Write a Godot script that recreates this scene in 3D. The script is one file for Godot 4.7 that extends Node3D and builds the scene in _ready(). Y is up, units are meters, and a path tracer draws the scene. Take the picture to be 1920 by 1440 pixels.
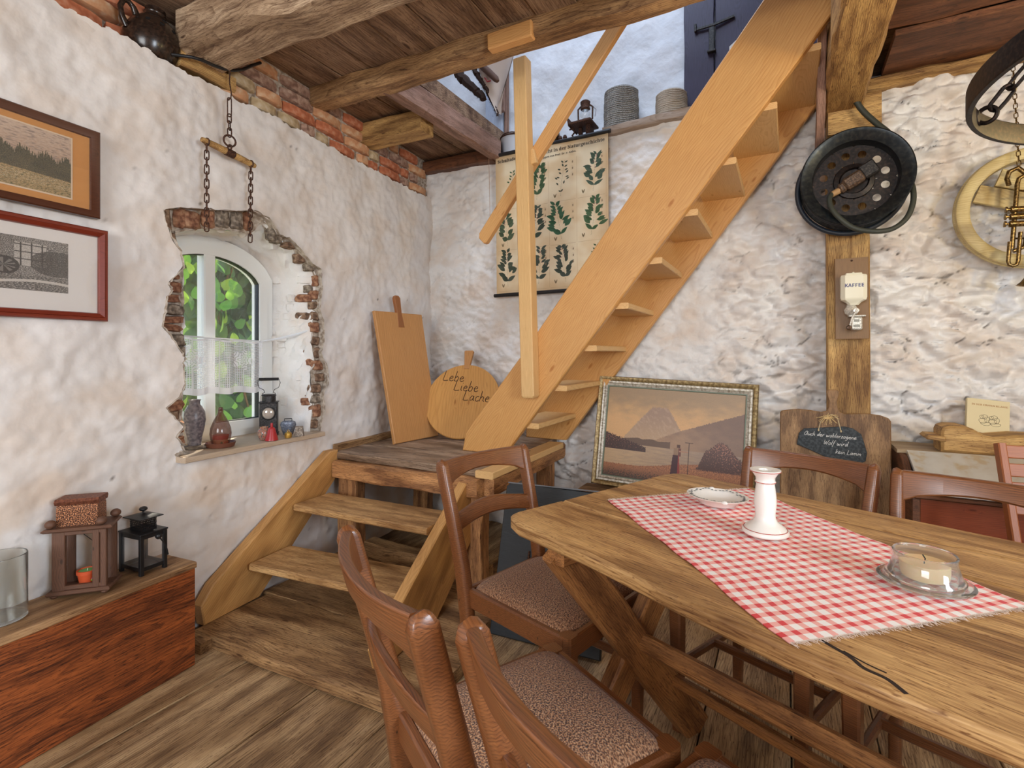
extends Node3D

var TH := deg_to_rad(5.5)
var B: Transform3D            # frame of the back wall: x along it, z out of it
var M := {}
var rng := RandomNumberGenerator.new()

class MB:
	var p := PackedVector3Array()
	var t := PackedVector2Array()
	var x := Transform3D.IDENTITY
	func tri(a: Vector3, b: Vector3, c: Vector3, ua := Vector2.ZERO, ub := Vector2.ZERO, uc := Vector2.ZERO) -> void:
		p.append(x * a); p.append(x * b); p.append(x * c)
		t.append(ua); t.append(ub); t.append(uc)
	func quad(a: Vector3, b: Vector3, c: Vector3, d: Vector3, ua := Vector2(0, 1), ub := Vector2(1, 1), uc := Vector2(1, 0), ud := Vector2(0, 0)) -> void:
		tri(a, b, c, ua, ub, uc)
		tri(a, c, d, ua, uc, ud)
	func loops(rings: Array, closed_ring := true, closed_path := false, cap := true) -> void:
		# rings: arrays of points, counter-clockwise seen against the direction of travel
		var n: int = rings.size()
		var m: int = rings[0].size()
		for i in (n if closed_path else n - 1):
			var r0: PackedVector3Array = rings[i]
			var r1: PackedVector3Array = rings[(i + 1) % n]
			for j in (m if closed_ring else m - 1):
				var k := (j + 1) % m
				var u0 := float(j) / m
				var u1 := float(j + 1) / m
				var v0 := float(i) / n
				var v1 := float(i + 1) / n
				quad(r0[j], r0[k], r1[k], r1[j], Vector2(u0, v0), Vector2(u1, v0), Vector2(u1, v1), Vector2(u0, v1))
		if cap and not closed_path and closed_ring:
			fan(rings[0], true)
			fan(rings[n - 1], false)
	func fan(r: PackedVector3Array, flip: bool) -> void:
		var c := Vector3.ZERO
		for q in r:
			c += q
		c /= r.size()
		for j in r.size():
			var k := (j + 1) % r.size()
			if flip:
				tri(c, r[k], r[j])
			else:
				tri(c, r[j], r[k])
	func box(c: Vector3, s: Vector3, bev := 0.003) -> void:
		var h := s / 2.0
		bev = min(bev, min(h.x, min(h.y, h.z)) * 0.6)
		var i := h - Vector3.ONE * bev
		var ring := func(y: float, a: Vector2, b: Vector2) -> PackedVector3Array:
			return PackedVector3Array([c + Vector3(a.x, y, b.y), c + Vector3(b.x, y, a.y), c + Vector3(b.x, y, -a.y), c + Vector3(a.x, y, -b.y), c + Vector3(-a.x, y, -b.y), c + Vector3(-b.x, y, -a.y), c + Vector3(-b.x, y, a.y), c + Vector3(-a.x, y, b.y)])
		var full_a := Vector2(i.x, i.z)
		var full_b := Vector2(h.x, h.z)
		var in_b := Vector2(i.x + bev * 0.001, i.z + bev * 0.001)
		var rs := [ring.call(-h.y, full_a, in_b), ring.call(-i.y, full_a, full_b), ring.call(i.y, full_a, full_b), ring.call(h.y, full_a, in_b)]
		loops(rs)
	func prism(poly: PackedVector2Array, z0: float, z1: float, bev := 0.0) -> void:
		# polygon counter-clockwise in x,y; extruded from z0 to z1
		var q := poly
		if Geometry2D.is_polygon_clockwise(q):
			q = q.duplicate()
			q.reverse()
		# Geometry2D.is_polygon_clockwise follows y-down; make sure of the sign
		var area := 0.0
		for i in q.size():
			area += q[i].cross(q[(i + 1) % q.size()])
		if area < 0.0:
			q = q.duplicate()
			q.reverse()
		var inner := q
		if bev > 0.0:
			inner = PackedVector2Array()
			for i in q.size():
				var a := (q[i] - q[i - 1]).normalized()
				var b := (q[(i + 1) % q.size()] - q[i]).normalized()
				var na := Vector2(-a.y, a.x)
				var nb := Vector2(-b.y, b.x)
				var m := (na + nb)
				m = m / max(m.length_squared() / 2.0, 0.3)
				inner.append(q[i] + m * bev)
		var id := Geometry2D.triangulate_polygon(inner)
		var lvl := [[z0, inner]]
		if bev > 0.0:
			lvl.append([z0 + bev, q])
			lvl.append([z1 - bev, q])
		lvl.append([z1, inner])
		var rs := []
		for l in lvl:
			var r := PackedVector3Array()
			for v in l[1]:
				r.append(Vector3(v.x, v.y, l[0]))
			rs.append(r)
		loops(rs, true, false, false)
		for i in range(0, id.size(), 3):
			var a := inner[id[i]]
			var b := inner[id[i + 1]]
			var c := inner[id[i + 2]]
			if (b - a).cross(c - a) < 0.0:
				var s := b
				b = c
				c = s
			tri(Vector3(a.x, a.y, z1), Vector3(b.x, b.y, z1), Vector3(c.x, c.y, z1), a, b, c)
			tri(Vector3(a.x, a.y, z0), Vector3(c.x, c.y, z0), Vector3(b.x, b.y, z0), a, c, b)
	func lathe(prof: Array, seg := 24, cap := true) -> void:
		var rs := []
		for v in prof:
			var r := PackedVector3Array()
			for j in seg:
				var a := TAU * j / seg
				r.append(Vector3(v.x * cos(a), v.y, -v.x * sin(a)))
			rs.append(r)
		loops(rs, true, false, cap)
	func tube(pts: Array, rad, seg := 8, closed := false, cap := true) -> void:
		var n := pts.size()
		var rs := []
		var up := Vector3.ZERO
		for i in n:
			var a: Vector3 = pts[(i - 1 + n) % n] if closed or i > 0 else pts[0]
			var b: Vector3 = pts[(i + 1) % n] if closed or i < n - 1 else pts[n - 1]
			var d := (b - a).normalized()
			if up == Vector3.ZERO:
				up = Vector3.UP if absf(d.y) < 0.9 else Vector3.RIGHT
			up = (up - d * up.dot(d)).normalized()
			var side := d.cross(up)
			var r: float = rad[i] if rad is Array else rad
			var ring := PackedVector3Array()
			for j in seg:
				var w := TAU * j / seg
				ring.append(pts[i] + (side * cos(w) + up * sin(w)) * r)
			rs.append(ring)
		# side x up points along -d, so the ring runs the other way round: flip
		for i in n:
			var f: PackedVector3Array = rs[i]
			f.reverse()
			rs[i] = f
		loops(rs, true, closed, cap)
	func sweep(pts: Array, prof: PackedVector2Array, up: Vector3, scl: Array = [], closed := false) -> void:
		# prof in (side, up) coordinates, counter-clockwise; up is kept for all stations
		var n := pts.size()
		var rs := []
		for i in n:
			var a: Vector3 = pts[(i - 1 + n) % n] if closed or i > 0 else pts[0]
			var b: Vector3 = pts[(i + 1) % n] if closed or i < n - 1 else pts[n - 1]
			var d := (b - a).normalized()
			var side := up.cross(d).normalized()
			var u := d.cross(side).normalized()
			var s: Vector2 = scl[i] if scl.size() else Vector2.ONE
			var ring := PackedVector3Array()
			for v in prof:
				ring.append(pts[i] + side * v.x * s.x + u * v.y * s.y)
			rs.append(ring)
		loops(rs, true, closed)
	func grid(nu: int, nv: int, f: Callable, flip := false) -> void:
		var g := []
		for j in nv + 1:
			var row := PackedVector3Array()
			for i in nu + 1:
				row.append(f.call(float(i) / nu, float(j) / nv))
			g.append(row)
		for j in nv:
			for i in nu:
				var u0 := float(i) / nu
				var u1 := float(i + 1) / nu
				var v0 := float(j) / nv
				var v1 := float(j + 1) / nv
				if flip:
					quad(g[j][i], g[j + 1][i], g[j + 1][i + 1], g[j][i + 1], Vector2(u0, v0), Vector2(u0, v1), Vector2(u1, v1), Vector2(u1, v0))
				else:
					quad(g[j][i], g[j][i + 1], g[j + 1][i + 1], g[j + 1][i], Vector2(u0, v0), Vector2(u1, v0), Vector2(u1, v1), Vector2(u0, v1))
	func ball(c: Vector3, r: Vector3, seg := 14, rings := 8) -> void:
		var rs := []
		for i in rings + 1:
			var a := PI * (float(i) / rings - 0.5)
			var ring := PackedVector3Array()
			for j in seg:
				var w := TAU * j / seg
				ring.append(c + Vector3(r.x * cos(a) * cos(w), r.y * sin(a), -r.z * cos(a) * sin(w)))
			rs.append(ring)
		loops(rs, true, false, false)
	func ring(c: Vector3, axis: Vector3, big: float, small: float, seg := 20, sides := 8) -> void:
		var a := axis.normalized()
		var s := a.cross(Vector3.UP if absf(a.y) < 0.9 else Vector3.RIGHT).normalized()
		var w := a.cross(s)
		var pts := []
		for i in seg:
			var k := TAU * i / seg
			pts.append(c + (s * cos(k) + w * sin(k)) * big)
		tube(pts, small, sides, true)
	func done(crease := 38.0) -> ArrayMesh:
		var n := p.size()
		var fn := PackedVector3Array()
		fn.resize(n / 3)
		var where := {}
		for i in range(0, n, 3):
			fn[i / 3] = (p[i + 1] - p[i]).cross(p[i + 2] - p[i])
		var keys := []
		keys.resize(n)
		for i in n:
			var k := Vector3i((p[i] * 20000.0).round())
			keys[i] = k
			if where.has(k):
				where[k].append(i / 3)
			else:
				where[k] = [i / 3]
		var nm := PackedVector3Array()
		nm.resize(n)
		var lim := cos(deg_to_rad(crease))
		var un := PackedVector3Array()
		un.resize(n / 3)
		for i in n / 3:
			un[i] = fn[i].normalized()
		for i in n:
			var own := un[i / 3]
			var s := Vector3.ZERO
			for q in where[keys[i]]:
				if own.dot(un[q]) >= lim:
					s += fn[q]
			nm[i] = s.normalized() if s.length_squared() > 0.0 else Vector3.UP
		# Godot's front faces run clockwise
		var idx := PackedInt32Array()
		idx.resize(n)
		for i in range(0, n, 3):
			idx[i] = i
			idx[i + 1] = i + 2
			idx[i + 2] = i + 1
		var arr := []
		arr.resize(Mesh.ARRAY_MAX)
		arr[Mesh.ARRAY_VERTEX] = p
		arr[Mesh.ARRAY_NORMAL] = nm
		arr[Mesh.ARRAY_TEX_UV] = t
		arr[Mesh.ARRAY_INDEX] = idx
		var am := ArrayMesh.new()
		if n:
			am.add_surface_from_arrays(Mesh.PRIMITIVE_TRIANGLES, arr)
		return am

# ---------------------------------------------------------------- nodes
func part(called: String, m, mat: Material, parent: Node3D, at := Transform3D.IDENTITY, crease := 38.0) -> MeshInstance3D:
	var o := MeshInstance3D.new()
	o.name = called
	o.mesh = m.done(crease) if m is MB else m
	if o.mesh.get_surface_count():
		o.set_surface_override_material(0, mat)
	o.transform = at
	parent.add_child(o, true)
	return o

func thing(called: String, label: String, category: String, at := Transform3D.IDENTITY, group := "") -> Node3D:
	var o := Node3D.new()
	o.name = called
	o.transform = at
	add_child(o, true)
	return tag(o, label, category, group)

func tag(o: Node3D, label: String, category: String, group := "") -> Node3D:
	o.set_meta("label", label)
	o.set_meta("category", category)
	if group:
		o.set_meta("group", group)
	return o

func structure(o: Node3D, label := "") -> Node3D:
	o.set_meta("kind", "structure")
	if label:
		o.set_meta("label", label)
	return o

func empty(called: String, at := Transform3D.IDENTITY) -> Node3D:
	var o := Node3D.new()
	o.name = called
	o.transform = at
	add_child(o, true)
	return o

func rect(w: float, h: float, b: float) -> PackedVector2Array:
	var x := w / 2.0
	var y := h / 2.0
	return PackedVector2Array([Vector2(x, -y + b), Vector2(x, y - b), Vector2(x - b, y), Vector2(-x + b, y), Vector2(-x, y - b), Vector2(-x, -y + b), Vector2(-x + b, -y), Vector2(x - b, -y)])

func frame(p0: Vector3, p1: Vector3, up := Vector3.UP) -> Transform3D:
	# x from p0 to p1, y as near to up as it goes
	var d := (p1 - p0).normalized()
	var z := d.cross(up)
	z = z.normalized() if z.length() > 0.001 else d.cross(Vector3.BACK).normalized()
	return Transform3D(Basis(d, z.cross(d), z), p0)

func timber(called: String, parent: Node3D, p0: Vector3, p1: Vector3, w: float, h: float, mat: Material, up := Vector3.UP, bev := 0.004, rough := 0.0, ends := Vector2.ONE) -> MeshInstance3D:
	# a bar of wood whose grain runs along its own x; w across, h along up
	var l := p0.distance_to(p1)
	var off := Vector3(rng.randf_range(-3, 3), rng.randf_range(-3, 3), rng.randf_range(-3, 3))
	var m := MB.new()
	var n := 1 if rough == 0.0 else int(max(2.0, l / 0.08))
	var pr := rect(w, h, bev)
	var rs := []
	for i in n + 1:
		var k := float(i) / n
		var s := lerpf(ends.x, ends.y, k)
		var r := PackedVector3Array()
		for j in pr.size():
			var v: Vector2 = pr[j] * s
			if rough > 0.0:
				v += Vector2(noise.get_noise_3d(off.x * 40 + i * 9.0, (j / 2) * 31.0, off.y * 50), noise.get_noise_3d(off.z * 40 + i * 9.0, (j / 2) * 37.0, 77.0)) * rough * 2.0
			# ring in (z, y), counter-clockwise seen from +x means y -> z
			r.append(Vector3(k * l, v.y, v.x) + off)
		r.reverse()
		rs.append(r)
	# orientation: x forward, (y,z) order
	m.loops(rs)
	if m.p.size():
		pass
	return part(called, m, mat, parent, frame(p0, p1, up) * Transform3D(Basis.IDENTITY, -off), 30.0)

func smooth(pts: Array, per := 5) -> Array:
	# Catmull-Rom through the points
	var out := []
	var n := pts.size()
	for i in n - 1:
		var a: Vector3 = pts[max(0, i - 1)]
		var b: Vector3 = pts[i]
		var c: Vector3 = pts[i + 1]
		var d: Vector3 = pts[min(n - 1, i + 2)]
		for k in per:
			out.append(b.cubic_interpolate(c, a, d, float(k) / per))
	out.append(pts[n - 1])
	return out

var noise := FastNoiseLite.new()
var cell := FastNoiseLite.new()

# ---------------------------------------------------------------- textures and materials
func figure(sd: int, knots: Array, rings: float, centre: float, slope: float, age := 0.0) -> PackedFloat32Array:
	# the figure of a sawn plank: growth rings cut at a slant, knots that bend them, fibres; one quarter, mirrored later
	var out := PackedFloat32Array()
	out.resize(512 * 256)
	var f := FastNoiseLite.new()
	f.seed = sd
	f.frequency = 1.0
	f.fractal_octaves = 3
	var g := FastNoiseLite.new()
	g.seed = sd + 9
	g.frequency = 1.0
	g.fractal_octaves = 2
	for j in 256:
		var b := j / 256.0
		for i in 512:
			var a := i / 512.0
			var d := b - centre + 0.10 * f.get_noise_2d(a * 2.0, 3.0) + 0.03 * f.get_noise_2d(a * 5.0, b * 3.0)
			var h := 0.05 + slope * a + 0.08 * f.get_noise_2d(a * 2.5, 40.0 + b)
			var r := sqrt(d * d + h * h)
			var core := 0.0
			for k in knots:
				var q := Vector2((a - k.x) * 1.5, b - k.y)
				var e: float = exp(-q.length_squared() / (k.z * k.z))
				r += 0.16 * e
				core = max(core, smoothstep(0.55, 0.95, e))
			var s := fposmod(r * rings, 1.0)
			s = s * s * s if s < 0.94 else (1.0 - s) / 0.06
			var fib := g.get_noise_2d(a * 9.0, b * 130.0)
			var v := 0.18 + 0.55 * s * (0.7 + 0.5 * f.get_noise_2d(a * 4.0, b * 8.0 + 9.0)) + 0.28 * fib + 0.7 * core
			if age > 0.0:
				# scuffs along the grain, grey wear, splits and small dark specks
				var scuff := g.get_noise_2d(a * 16.0 + 70.0, b * 60.0)
				var patch := f.get_noise_2d(a * 3.0 + 20.0, b * 4.0)
				v += age * (0.55 * smoothstep(0.28, 0.6, scuff) - 0.35 * smoothstep(0.1, 0.5, patch) * (0.6 + 0.8 * g.get_noise_2d(a * 30.0, b * 40.0)) + 0.30 * smoothstep(0.05, 0.4, -patch) + 0.22 * g.get_noise_2d(a * 24.0, b * 230.0))
				v += age * 0.8 * smoothstep(0.56, 0.7, g.get_noise_2d(a * 60.0 + 5.0, b * 44.0))
			out[j * 512 + i] = clampf(v, 0.0, 1.0)
	return out

func tinted(fig: PackedFloat32Array, light: Color, dark: Color, deep := 1.0) -> ImageTexture:
	var lut := []
	for i in 256:
		var c := light.lerp(dark, minf(1.0, i / 255.0 * deep))
		lut.append([int(c.r * 255), int(c.g * 255), int(c.b * 255)])
	var by := PackedByteArray()
	by.resize(512 * 256 * 3)
	for i in fig.size():
		var c: Array = lut[int(fig[i] * 255)]
		by[i * 3] = c[0]
		by[i * 3 + 1] = c[1]
		by[i * 3 + 2] = c[2]
	var q := Image.create_from_data(512, 256, false, Image.FORMAT_RGB8, by)
	var im := Image.create_empty(1024, 512, false, Image.FORMAT_RGB8)
	im.blit_rect(q, Rect2i(0, 0, 512, 256), Vector2i(0, 0))
	q.flip_x()
	im.blit_rect(q, Rect2i(0, 0, 512, 256), Vector2i(512, 0))
	q.flip_y()
	im.blit_rect(q, Rect2i(0, 0, 512, 256), Vector2i(512, 256))
	q.flip_x()
	im.blit_rect(q, Rect2i(0, 0, 512, 256), Vector2i(0, 256))
	return ImageTexture.create_from_image(im)

func ntex(sd: int, freq: float, cols: Array, stops: Array, oct := 4, size := 512, type := FastNoiseLite.TYPE_SIMPLEX_SMOOTH) -> NoiseTexture2D:
	var n := FastNoiseLite.new()
	n.seed = sd
	n.frequency = freq
	n.noise_type = type
	n.fractal_octaves = oct
	var t := NoiseTexture2D.new()
	t.width = size
	t.height = size
	t.seamless = true
	t.noise = n
	var g := Gradient.new()
	g.offsets = PackedFloat32Array(stops)
	g.colors = PackedColorArray(cols)
	t.color_ramp = g
	return t

func c8(r: int, g: int, b: int) -> Color:
	return Color(r / 255.0, g / 255.0, b / 255.0)

var stain_tex: Texture2D
func wood(fig: PackedFloat32Array, light: Color, dark: Color, rough := 0.6, stain := true, gx := 0.5, gy := 2.2, bump := 0.06, coat := 0.0) -> StandardMaterial3D:
	var m := StandardMaterial3D.new()
	m.albedo_texture = tinted(fig, light, dark)
	m.uv1_triplanar = true
	m.uv1_triplanar_sharpness = 6.0
	m.uv1_scale = Vector3(gx, gy, gy)
	m.roughness = rough
	if bump > 0.0:
		m.heightmap_enabled = true
		m.heightmap_texture = m.albedo_texture
		m.heightmap_scale = bump
	if stain:
		m.detail_enabled = true
		m.detail_blend_mode = BaseMaterial3D.BLEND_MODE_MUL
		m.detail_albedo = stain_tex
		m.detail_uv_layer = BaseMaterial3D.DETAIL_UV_2
		m.uv2_triplanar = true
		m.uv2_scale = Vector3(0.45, 2.2, 2.2)
	if coat > 0.0:
		m.clearcoat_enabled = true
		m.clearcoat = coat
		m.clearcoat_roughness = 0.25
	return m

func flat(c: Color, rough := 0.6, metal := 0.0) -> StandardMaterial3D:
	var m := StandardMaterial3D.new()
	m.albedo_color = c
	m.roughness = rough
	m.metallic = metal
	return m

func grainy(cols: Array, stops: Array, sd: int, scale: float, rough := 0.7, bump := 0.0, freq := 0.02, metal := 0.0, oct := 4) -> StandardMaterial3D:
	var m := StandardMaterial3D.new()
	m.albedo_texture = ntex(sd, freq, cols, stops, oct)
	m.uv1_triplanar = true
	m.uv1_scale = Vector3.ONE * scale
	m.roughness = rough
	m.metallic = metal
	if bump > 0.0:
		m.heightmap_enabled = true
		m.heightmap_texture = m.albedo_texture
		m.heightmap_scale = bump
	return m

func glass(c := Color(1, 1, 1, 0.03)) -> StandardMaterial3D:
	var m := StandardMaterial3D.new()
	m.albedo_color = c
	m.transparency = BaseMaterial3D.TRANSPARENCY_ALPHA
	m.roughness = 0.02
	return m

func materials() -> void:
	stain_tex = ntex(5, 0.006, [c8(196, 186, 176), c8(232, 226, 220), Color.WHITE], [0.2, 0.45, 0.72], 6, 512)
	var fa := figure(3, [Vector3(0.45, 0.62, 0.05), Vector3(0.8, 0.2, 0.04)], 26.0, 0.30, 0.24)
	var fb := figure(11, [Vector3(0.3, 0.3, 0.045)], 34.0, 0.62, 0.30)
	var fc := figure(23, [Vector3(0.7, 0.7, 0.06), Vector3(0.2, 0.15, 0.04)], 18.0, 0.5, 0.16)
	var fd := figure(41, [Vector3(0.62, 0.45, 0.035)], 30.0, -0.55, 0.30)
	var fo := figure(57, [Vector3(0.3, 0.55, 0.03), Vector3(0.82, 0.3, 0.03)], 30.0, -0.5, 0.28, 1.0)
	var fp := figure(71, [Vector3(0.55, 0.6, 0.05)], 22.0, 0.35, 0.30, 0.9)
	M.pine = wood(fa, c8(230, 176, 112), c8(184, 122, 64), 0.5, false, 0.5, 2.0, 0.03)
	M.pine_pale = wood(fb, c8(234, 194, 134), c8(198, 146, 86), 0.55, false, 0.5, 2.2, 0.03)
	M.tread = wood(fo, c8(226, 184, 126), c8(136, 96, 56), 0.55, true, 0.35, 1.8, 0.05)
	M.step_old = wood(fo, c8(206, 168, 118), c8(98, 68, 42), 0.65, true, 0.3, 1.6, 0.08)
	M.chest = wood(fp, c8(176, 96, 48), c8(48, 20, 10), 0.5, false, 0.4, 2.2, 0.05)
	M.chest_top = wood(fo, c8(206, 168, 124), c8(110, 78, 50), 0.65, true, 0.3, 2.5, 0.06)
	M.table = wood(fo, c8(222, 180, 120), c8(122, 80, 42), 0.5, true, 0.3, 1.8, 0.05)
	M.ceil = wood(fp, c8(178, 148, 120), c8(80, 56, 42), 0.75, true, 0.3, 1.6, 0.08)
	M.beam = wood(fp, c8(208, 168, 118), c8(88, 58, 36), 0.75, true, 0.4, 2.4, 0.12)
	M.chair = wood(fd, c8(146, 90, 50), c8(54, 28, 14), 0.34, false, 0.6, 3.0, 0.02, 0.3)
	M["floor"] = wood(fo, c8(214, 184, 140), c8(100, 74, 50), 0.6, true, 0.25, 1.8, 0.08)
	M.board = wood(fd, c8(204, 150, 92), c8(164, 110, 60), 0.55, false, 0.3, 1.2, 0.02)
	M.rough = wood(fo, c8(222, 182, 116), c8(112, 76, 42), 0.7, true, 0.4, 2.4, 0.16)
	M.beam_old = wood(fp, c8(216, 190, 158), c8(96, 70, 50), 0.8, true, 0.5, 2.4, 0.12)
	M.joist = wood(fp, c8(182, 146, 130), c8(114, 86, 72), 0.7, true, 0.6, 3.0, 0.08)
	M.pine_slope = wood(fa, c8(222, 172, 108), c8(168, 118, 60), 0.5, true, 0.5, 2.0, 0.03)
	M.pine_big = wood(fa, c8(222, 170, 104), c8(180, 116, 54), 0.45, false, 0.45, 1.9, 0.03)
	M.pine_rail = wood(fc, c8(228, 176, 112), c8(184, 126, 68), 0.5, false, 0.5, 2.6, 0.02)
	M.landing = wood(fo, c8(190, 164, 138), c8(84, 64, 48), 0.6, true, 0.3, 1.8, 0.08)
	M.rough_orange = wood(fo, c8(216, 160, 104), c8(100, 62, 36), 0.7, true, 0.4, 2.4, 0.14)
	M.stone_a = grainy([c8(84, 64, 50), c8(128, 100, 80), c8(168, 142, 118)], [0.2, 0.5, 0.85], 61, 5.0, 0.95, 0.25, 0.012, 0.0, 3)
	M.stone_b = grainy([c8(78, 70, 62), c8(122, 108, 94), c8(172, 160, 144)], [0.2, 0.5, 0.85], 62, 5.0, 0.95, 0.25, 0.012, 0.0, 3)
	M.stone_c = grainy([c8(96, 62, 46), c8(142, 96, 72), c8(176, 138, 108)], [0.2, 0.5, 0.85], 63, 5.0, 0.95, 0.25, 0.012, 0.0, 3)
	M.brick_a = grainy([c8(172, 98, 66), c8(194, 116, 80), c8(206, 150, 120)], [0.2, 0.5, 0.9], 64, 4.0, 0.9, 0.15, 0.010, 0.0, 3)
	M.brick_b = grainy([c8(190, 134, 96), c8(206, 150, 108), c8(214, 182, 150)], [0.2, 0.5, 0.9], 65, 4.0, 0.9, 0.15, 0.010, 0.0, 3)
	M.brick_c = grainy([c8(168, 144, 108), c8(192, 168, 132), c8(206, 190, 164)], [0.2, 0.5, 0.9], 66, 4.0, 0.9, 0.15, 0.010, 0.0, 3)
	M.brick_d = grainy([c8(126, 94, 80), c8(160, 124, 106), c8(196, 170, 150)], [0.2, 0.5, 0.9], 67, 4.0, 0.9, 0.15, 0.010, 0.0, 3)
	M.table_leg = wood(fo, c8(188, 132, 78), c8(88, 52, 28), 0.45, false, 0.4, 2.4, 0.05)
	M.frame_dark = wood(fb, c8(92, 52, 34), c8(52, 26, 16), 0.4, false, 0.8, 4.0, 0.02)
	M.frame_red = wood(fb, c8(136, 54, 34), c8(84, 26, 16), 0.35, false, 0.8, 4.0, 0.02)
	M.redwood = wood(fc, c8(116, 80, 60), c8(62, 42, 32), 0.6, false, 1.2, 5.0, 0.03)
	M.sill = wood(fb, c8(206, 188, 166), c8(160, 132, 104), 0.5, false, 0.6, 3.0, 0.03)
	M.copper = grainy([c8(90, 52, 40), c8(126, 76, 56), c8(150, 96, 70)], [0.25, 0.5, 0.8], 55, 10.0, 0.5, 0.02, 0.02, 0.5)
	M.copper_mesh = grainy([c8(60, 36, 28), c8(122, 72, 50), c8(216, 150, 106)], [0.36, 0.5, 0.66], 56, 7.0, 0.45, 0.25, 0.07, 0.4, 1)
	M.glaze = grainy([c8(30, 22, 18), c8(46, 34, 28), c8(70, 50, 38)], [0.3, 0.55, 0.85], 57, 5.0, 0.22, 0.0)
	M.grey_glaze = grainy([c8(92, 86, 92), c8(128, 120, 124), c8(150, 140, 140)], [0.3, 0.55, 0.85], 58, 5.0, 0.35, 0.0)
	M.upvc = flat(c8(240, 242, 240), 0.3)
	M.dark_tin = grainy([c8(34, 34, 36), c8(54, 52, 52), c8(84, 78, 74)], [0.3, 0.6, 0.9], 59, 8.0, 0.45, 0.0, 0.02, 0.3)
	M.blue_tin = grainy([c8(92, 100, 118), c8(128, 136, 152), c8(160, 166, 176)], [0.3, 0.6, 0.9], 60, 8.0, 0.4, 0.0, 0.02, 0.3)
	M.grey_tin = grainy([c8(98, 84, 72), c8(136, 124, 112), c8(160, 146, 130)], [0.3, 0.6, 0.9], 68, 8.0, 0.5, 0.0, 0.02, 0.4)
	M.board_dark = wood(fb, c8(168, 108, 60), c8(116, 66, 34), 0.55, false, 0.5, 2.6, 0.02)
	M.board_gold = wood(fc, c8(214, 160, 90), c8(170, 114, 54), 0.45, false, 0.4, 1.6, 0.02)
	M.violet = wood(fb, c8(66, 58, 84), c8(30, 26, 44), 0.5, false, 0.6, 3.2, 0.08)
	M.blue_lit_board = wood(fb, c8(196, 206, 222), c8(120, 134, 160), 0.5, false, 0.6, 4.0, 0.08)  # cool daylight of the loft put into the wood colour
	M.blackboard = wood(fb, c8(28, 32, 36), c8(62, 70, 74), 0.5, false, 0.5, 3.0, 0.06)
	M.twine_grey = grainy([c8(50, 50, 52), c8(150, 148, 144), c8(222, 220, 214)], [0.36, 0.5, 0.64], 71, 9.0, 0.95, 0.1, 0.05, 0.0, 1)
	M.twine_beige = grainy([c8(150, 134, 116), c8(190, 176, 158), c8(214, 202, 186)], [0.25, 0.5, 0.8], 72, 12.0, 0.95, 0.1, 0.05)
	M.red_iron = grainy([c8(66, 26, 24), c8(104, 38, 34), c8(120, 60, 48)], [0.3, 0.6, 0.9], 73, 10.0, 0.5, 0.0, 0.02, 0.2)
	M.brown_brass = grainy([c8(52, 34, 24), c8(84, 60, 40), c8(128, 94, 58)], [0.3, 0.6, 0.9], 74, 6.0, 0.35, 0.0, 0.02, 0.6)
	M.frame_gold = grainy([c8(120, 98, 62), c8(168, 144, 98), c8(196, 176, 128)], [0.25, 0.5, 0.8], 81, 5.0, 0.42, 0.0, 0.02, 0.35)
	M.frame_silver = grainy([c8(150, 136, 116), c8(196, 188, 172), c8(216, 212, 202)], [0.25, 0.5, 0.8], 82, 5.0, 0.38, 0.0, 0.02, 0.3)
	M.frame_green = flat(c8(112, 124, 104), 0.4)
	M.board_brown = wood(fo, c8(184, 146, 102), c8(94, 66, 40), 0.6, true, 0.6, 3.0, 0.05)
	M.slate = grainy([c8(40, 46, 50), c8(56, 62, 66), c8(72, 78, 80)], [0.3, 0.55, 0.8], 83, 6.0, 0.7, 0.05)
	M.mill_board = wood(fd, c8(142, 106, 62), c8(100, 70, 38), 0.45, false, 0.7, 4.0, 0.02)
	M.cream_china = flat(c8(240, 236, 214), 0.15)
	M.white_metal = grainy([c8(150, 146, 136), c8(214, 210, 198), c8(236, 232, 222)], [0.2, 0.45, 0.7], 84, 14.0, 0.35, 0.0, 0.02, 0.3)
	M.rim_steel = grainy([c8(30, 36, 42), c8(44, 50, 54), c8(70, 70, 66)], [0.3, 0.6, 0.9], 85, 4.0, 0.35, 0.0, 0.02, 0.55)
	M.rim_inner = grainy([c8(26, 22, 22), c8(42, 34, 32), c8(66, 50, 42)], [0.3, 0.6, 0.9], 86, 5.0, 0.45, 0.0, 0.02, 0.4)
	M.cable_blue = flat(c8(34, 42, 54), 0.5)
	M.cable = flat(c8(58, 62, 54), 0.55)
	M.bakelite = grainy([c8(58, 42, 34), c8(92, 72, 56), c8(120, 96, 72)], [0.3, 0.6, 0.9], 87, 9.0, 0.5)
	M.greyplank_light = wood(fb, c8(196, 176, 144), c8(140, 116, 88), 0.65, true, 0.6, 3.0, 0.05)
	M.lid_paint = grainy([c8(196, 176, 140), c8(206, 204, 196), c8(216, 216, 210)], [0.16, 0.34, 0.8], 88, 1.6, 0.5, 0.0, 0.012)
	M.desk_red = wood(fd, c8(156, 76, 42), c8(98, 36, 18), 0.35, false, 0.5, 2.6, 0.02, 0.3)
	M.hoop_wood = wood(fc, c8(228, 212, 156), c8(178, 152, 98), 0.5, true, 0.8, 3.0, 0.03)
	M.brass = grainy([c8(84, 66, 40), c8(132, 108, 66), c8(176, 150, 104)], [0.25, 0.55, 0.85], 89, 9.0, 0.28, 0.0, 0.02, 0.85)
	M.folding = wood(fd, c8(184, 112, 66), c8(122, 66, 36), 0.4, false, 0.7, 4.0, 0.02)
	M.redplank = wood(fp, c8(136, 88, 58), c8(72, 44, 28), 0.6, true, 0.5, 2.0, 0.05)
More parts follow.
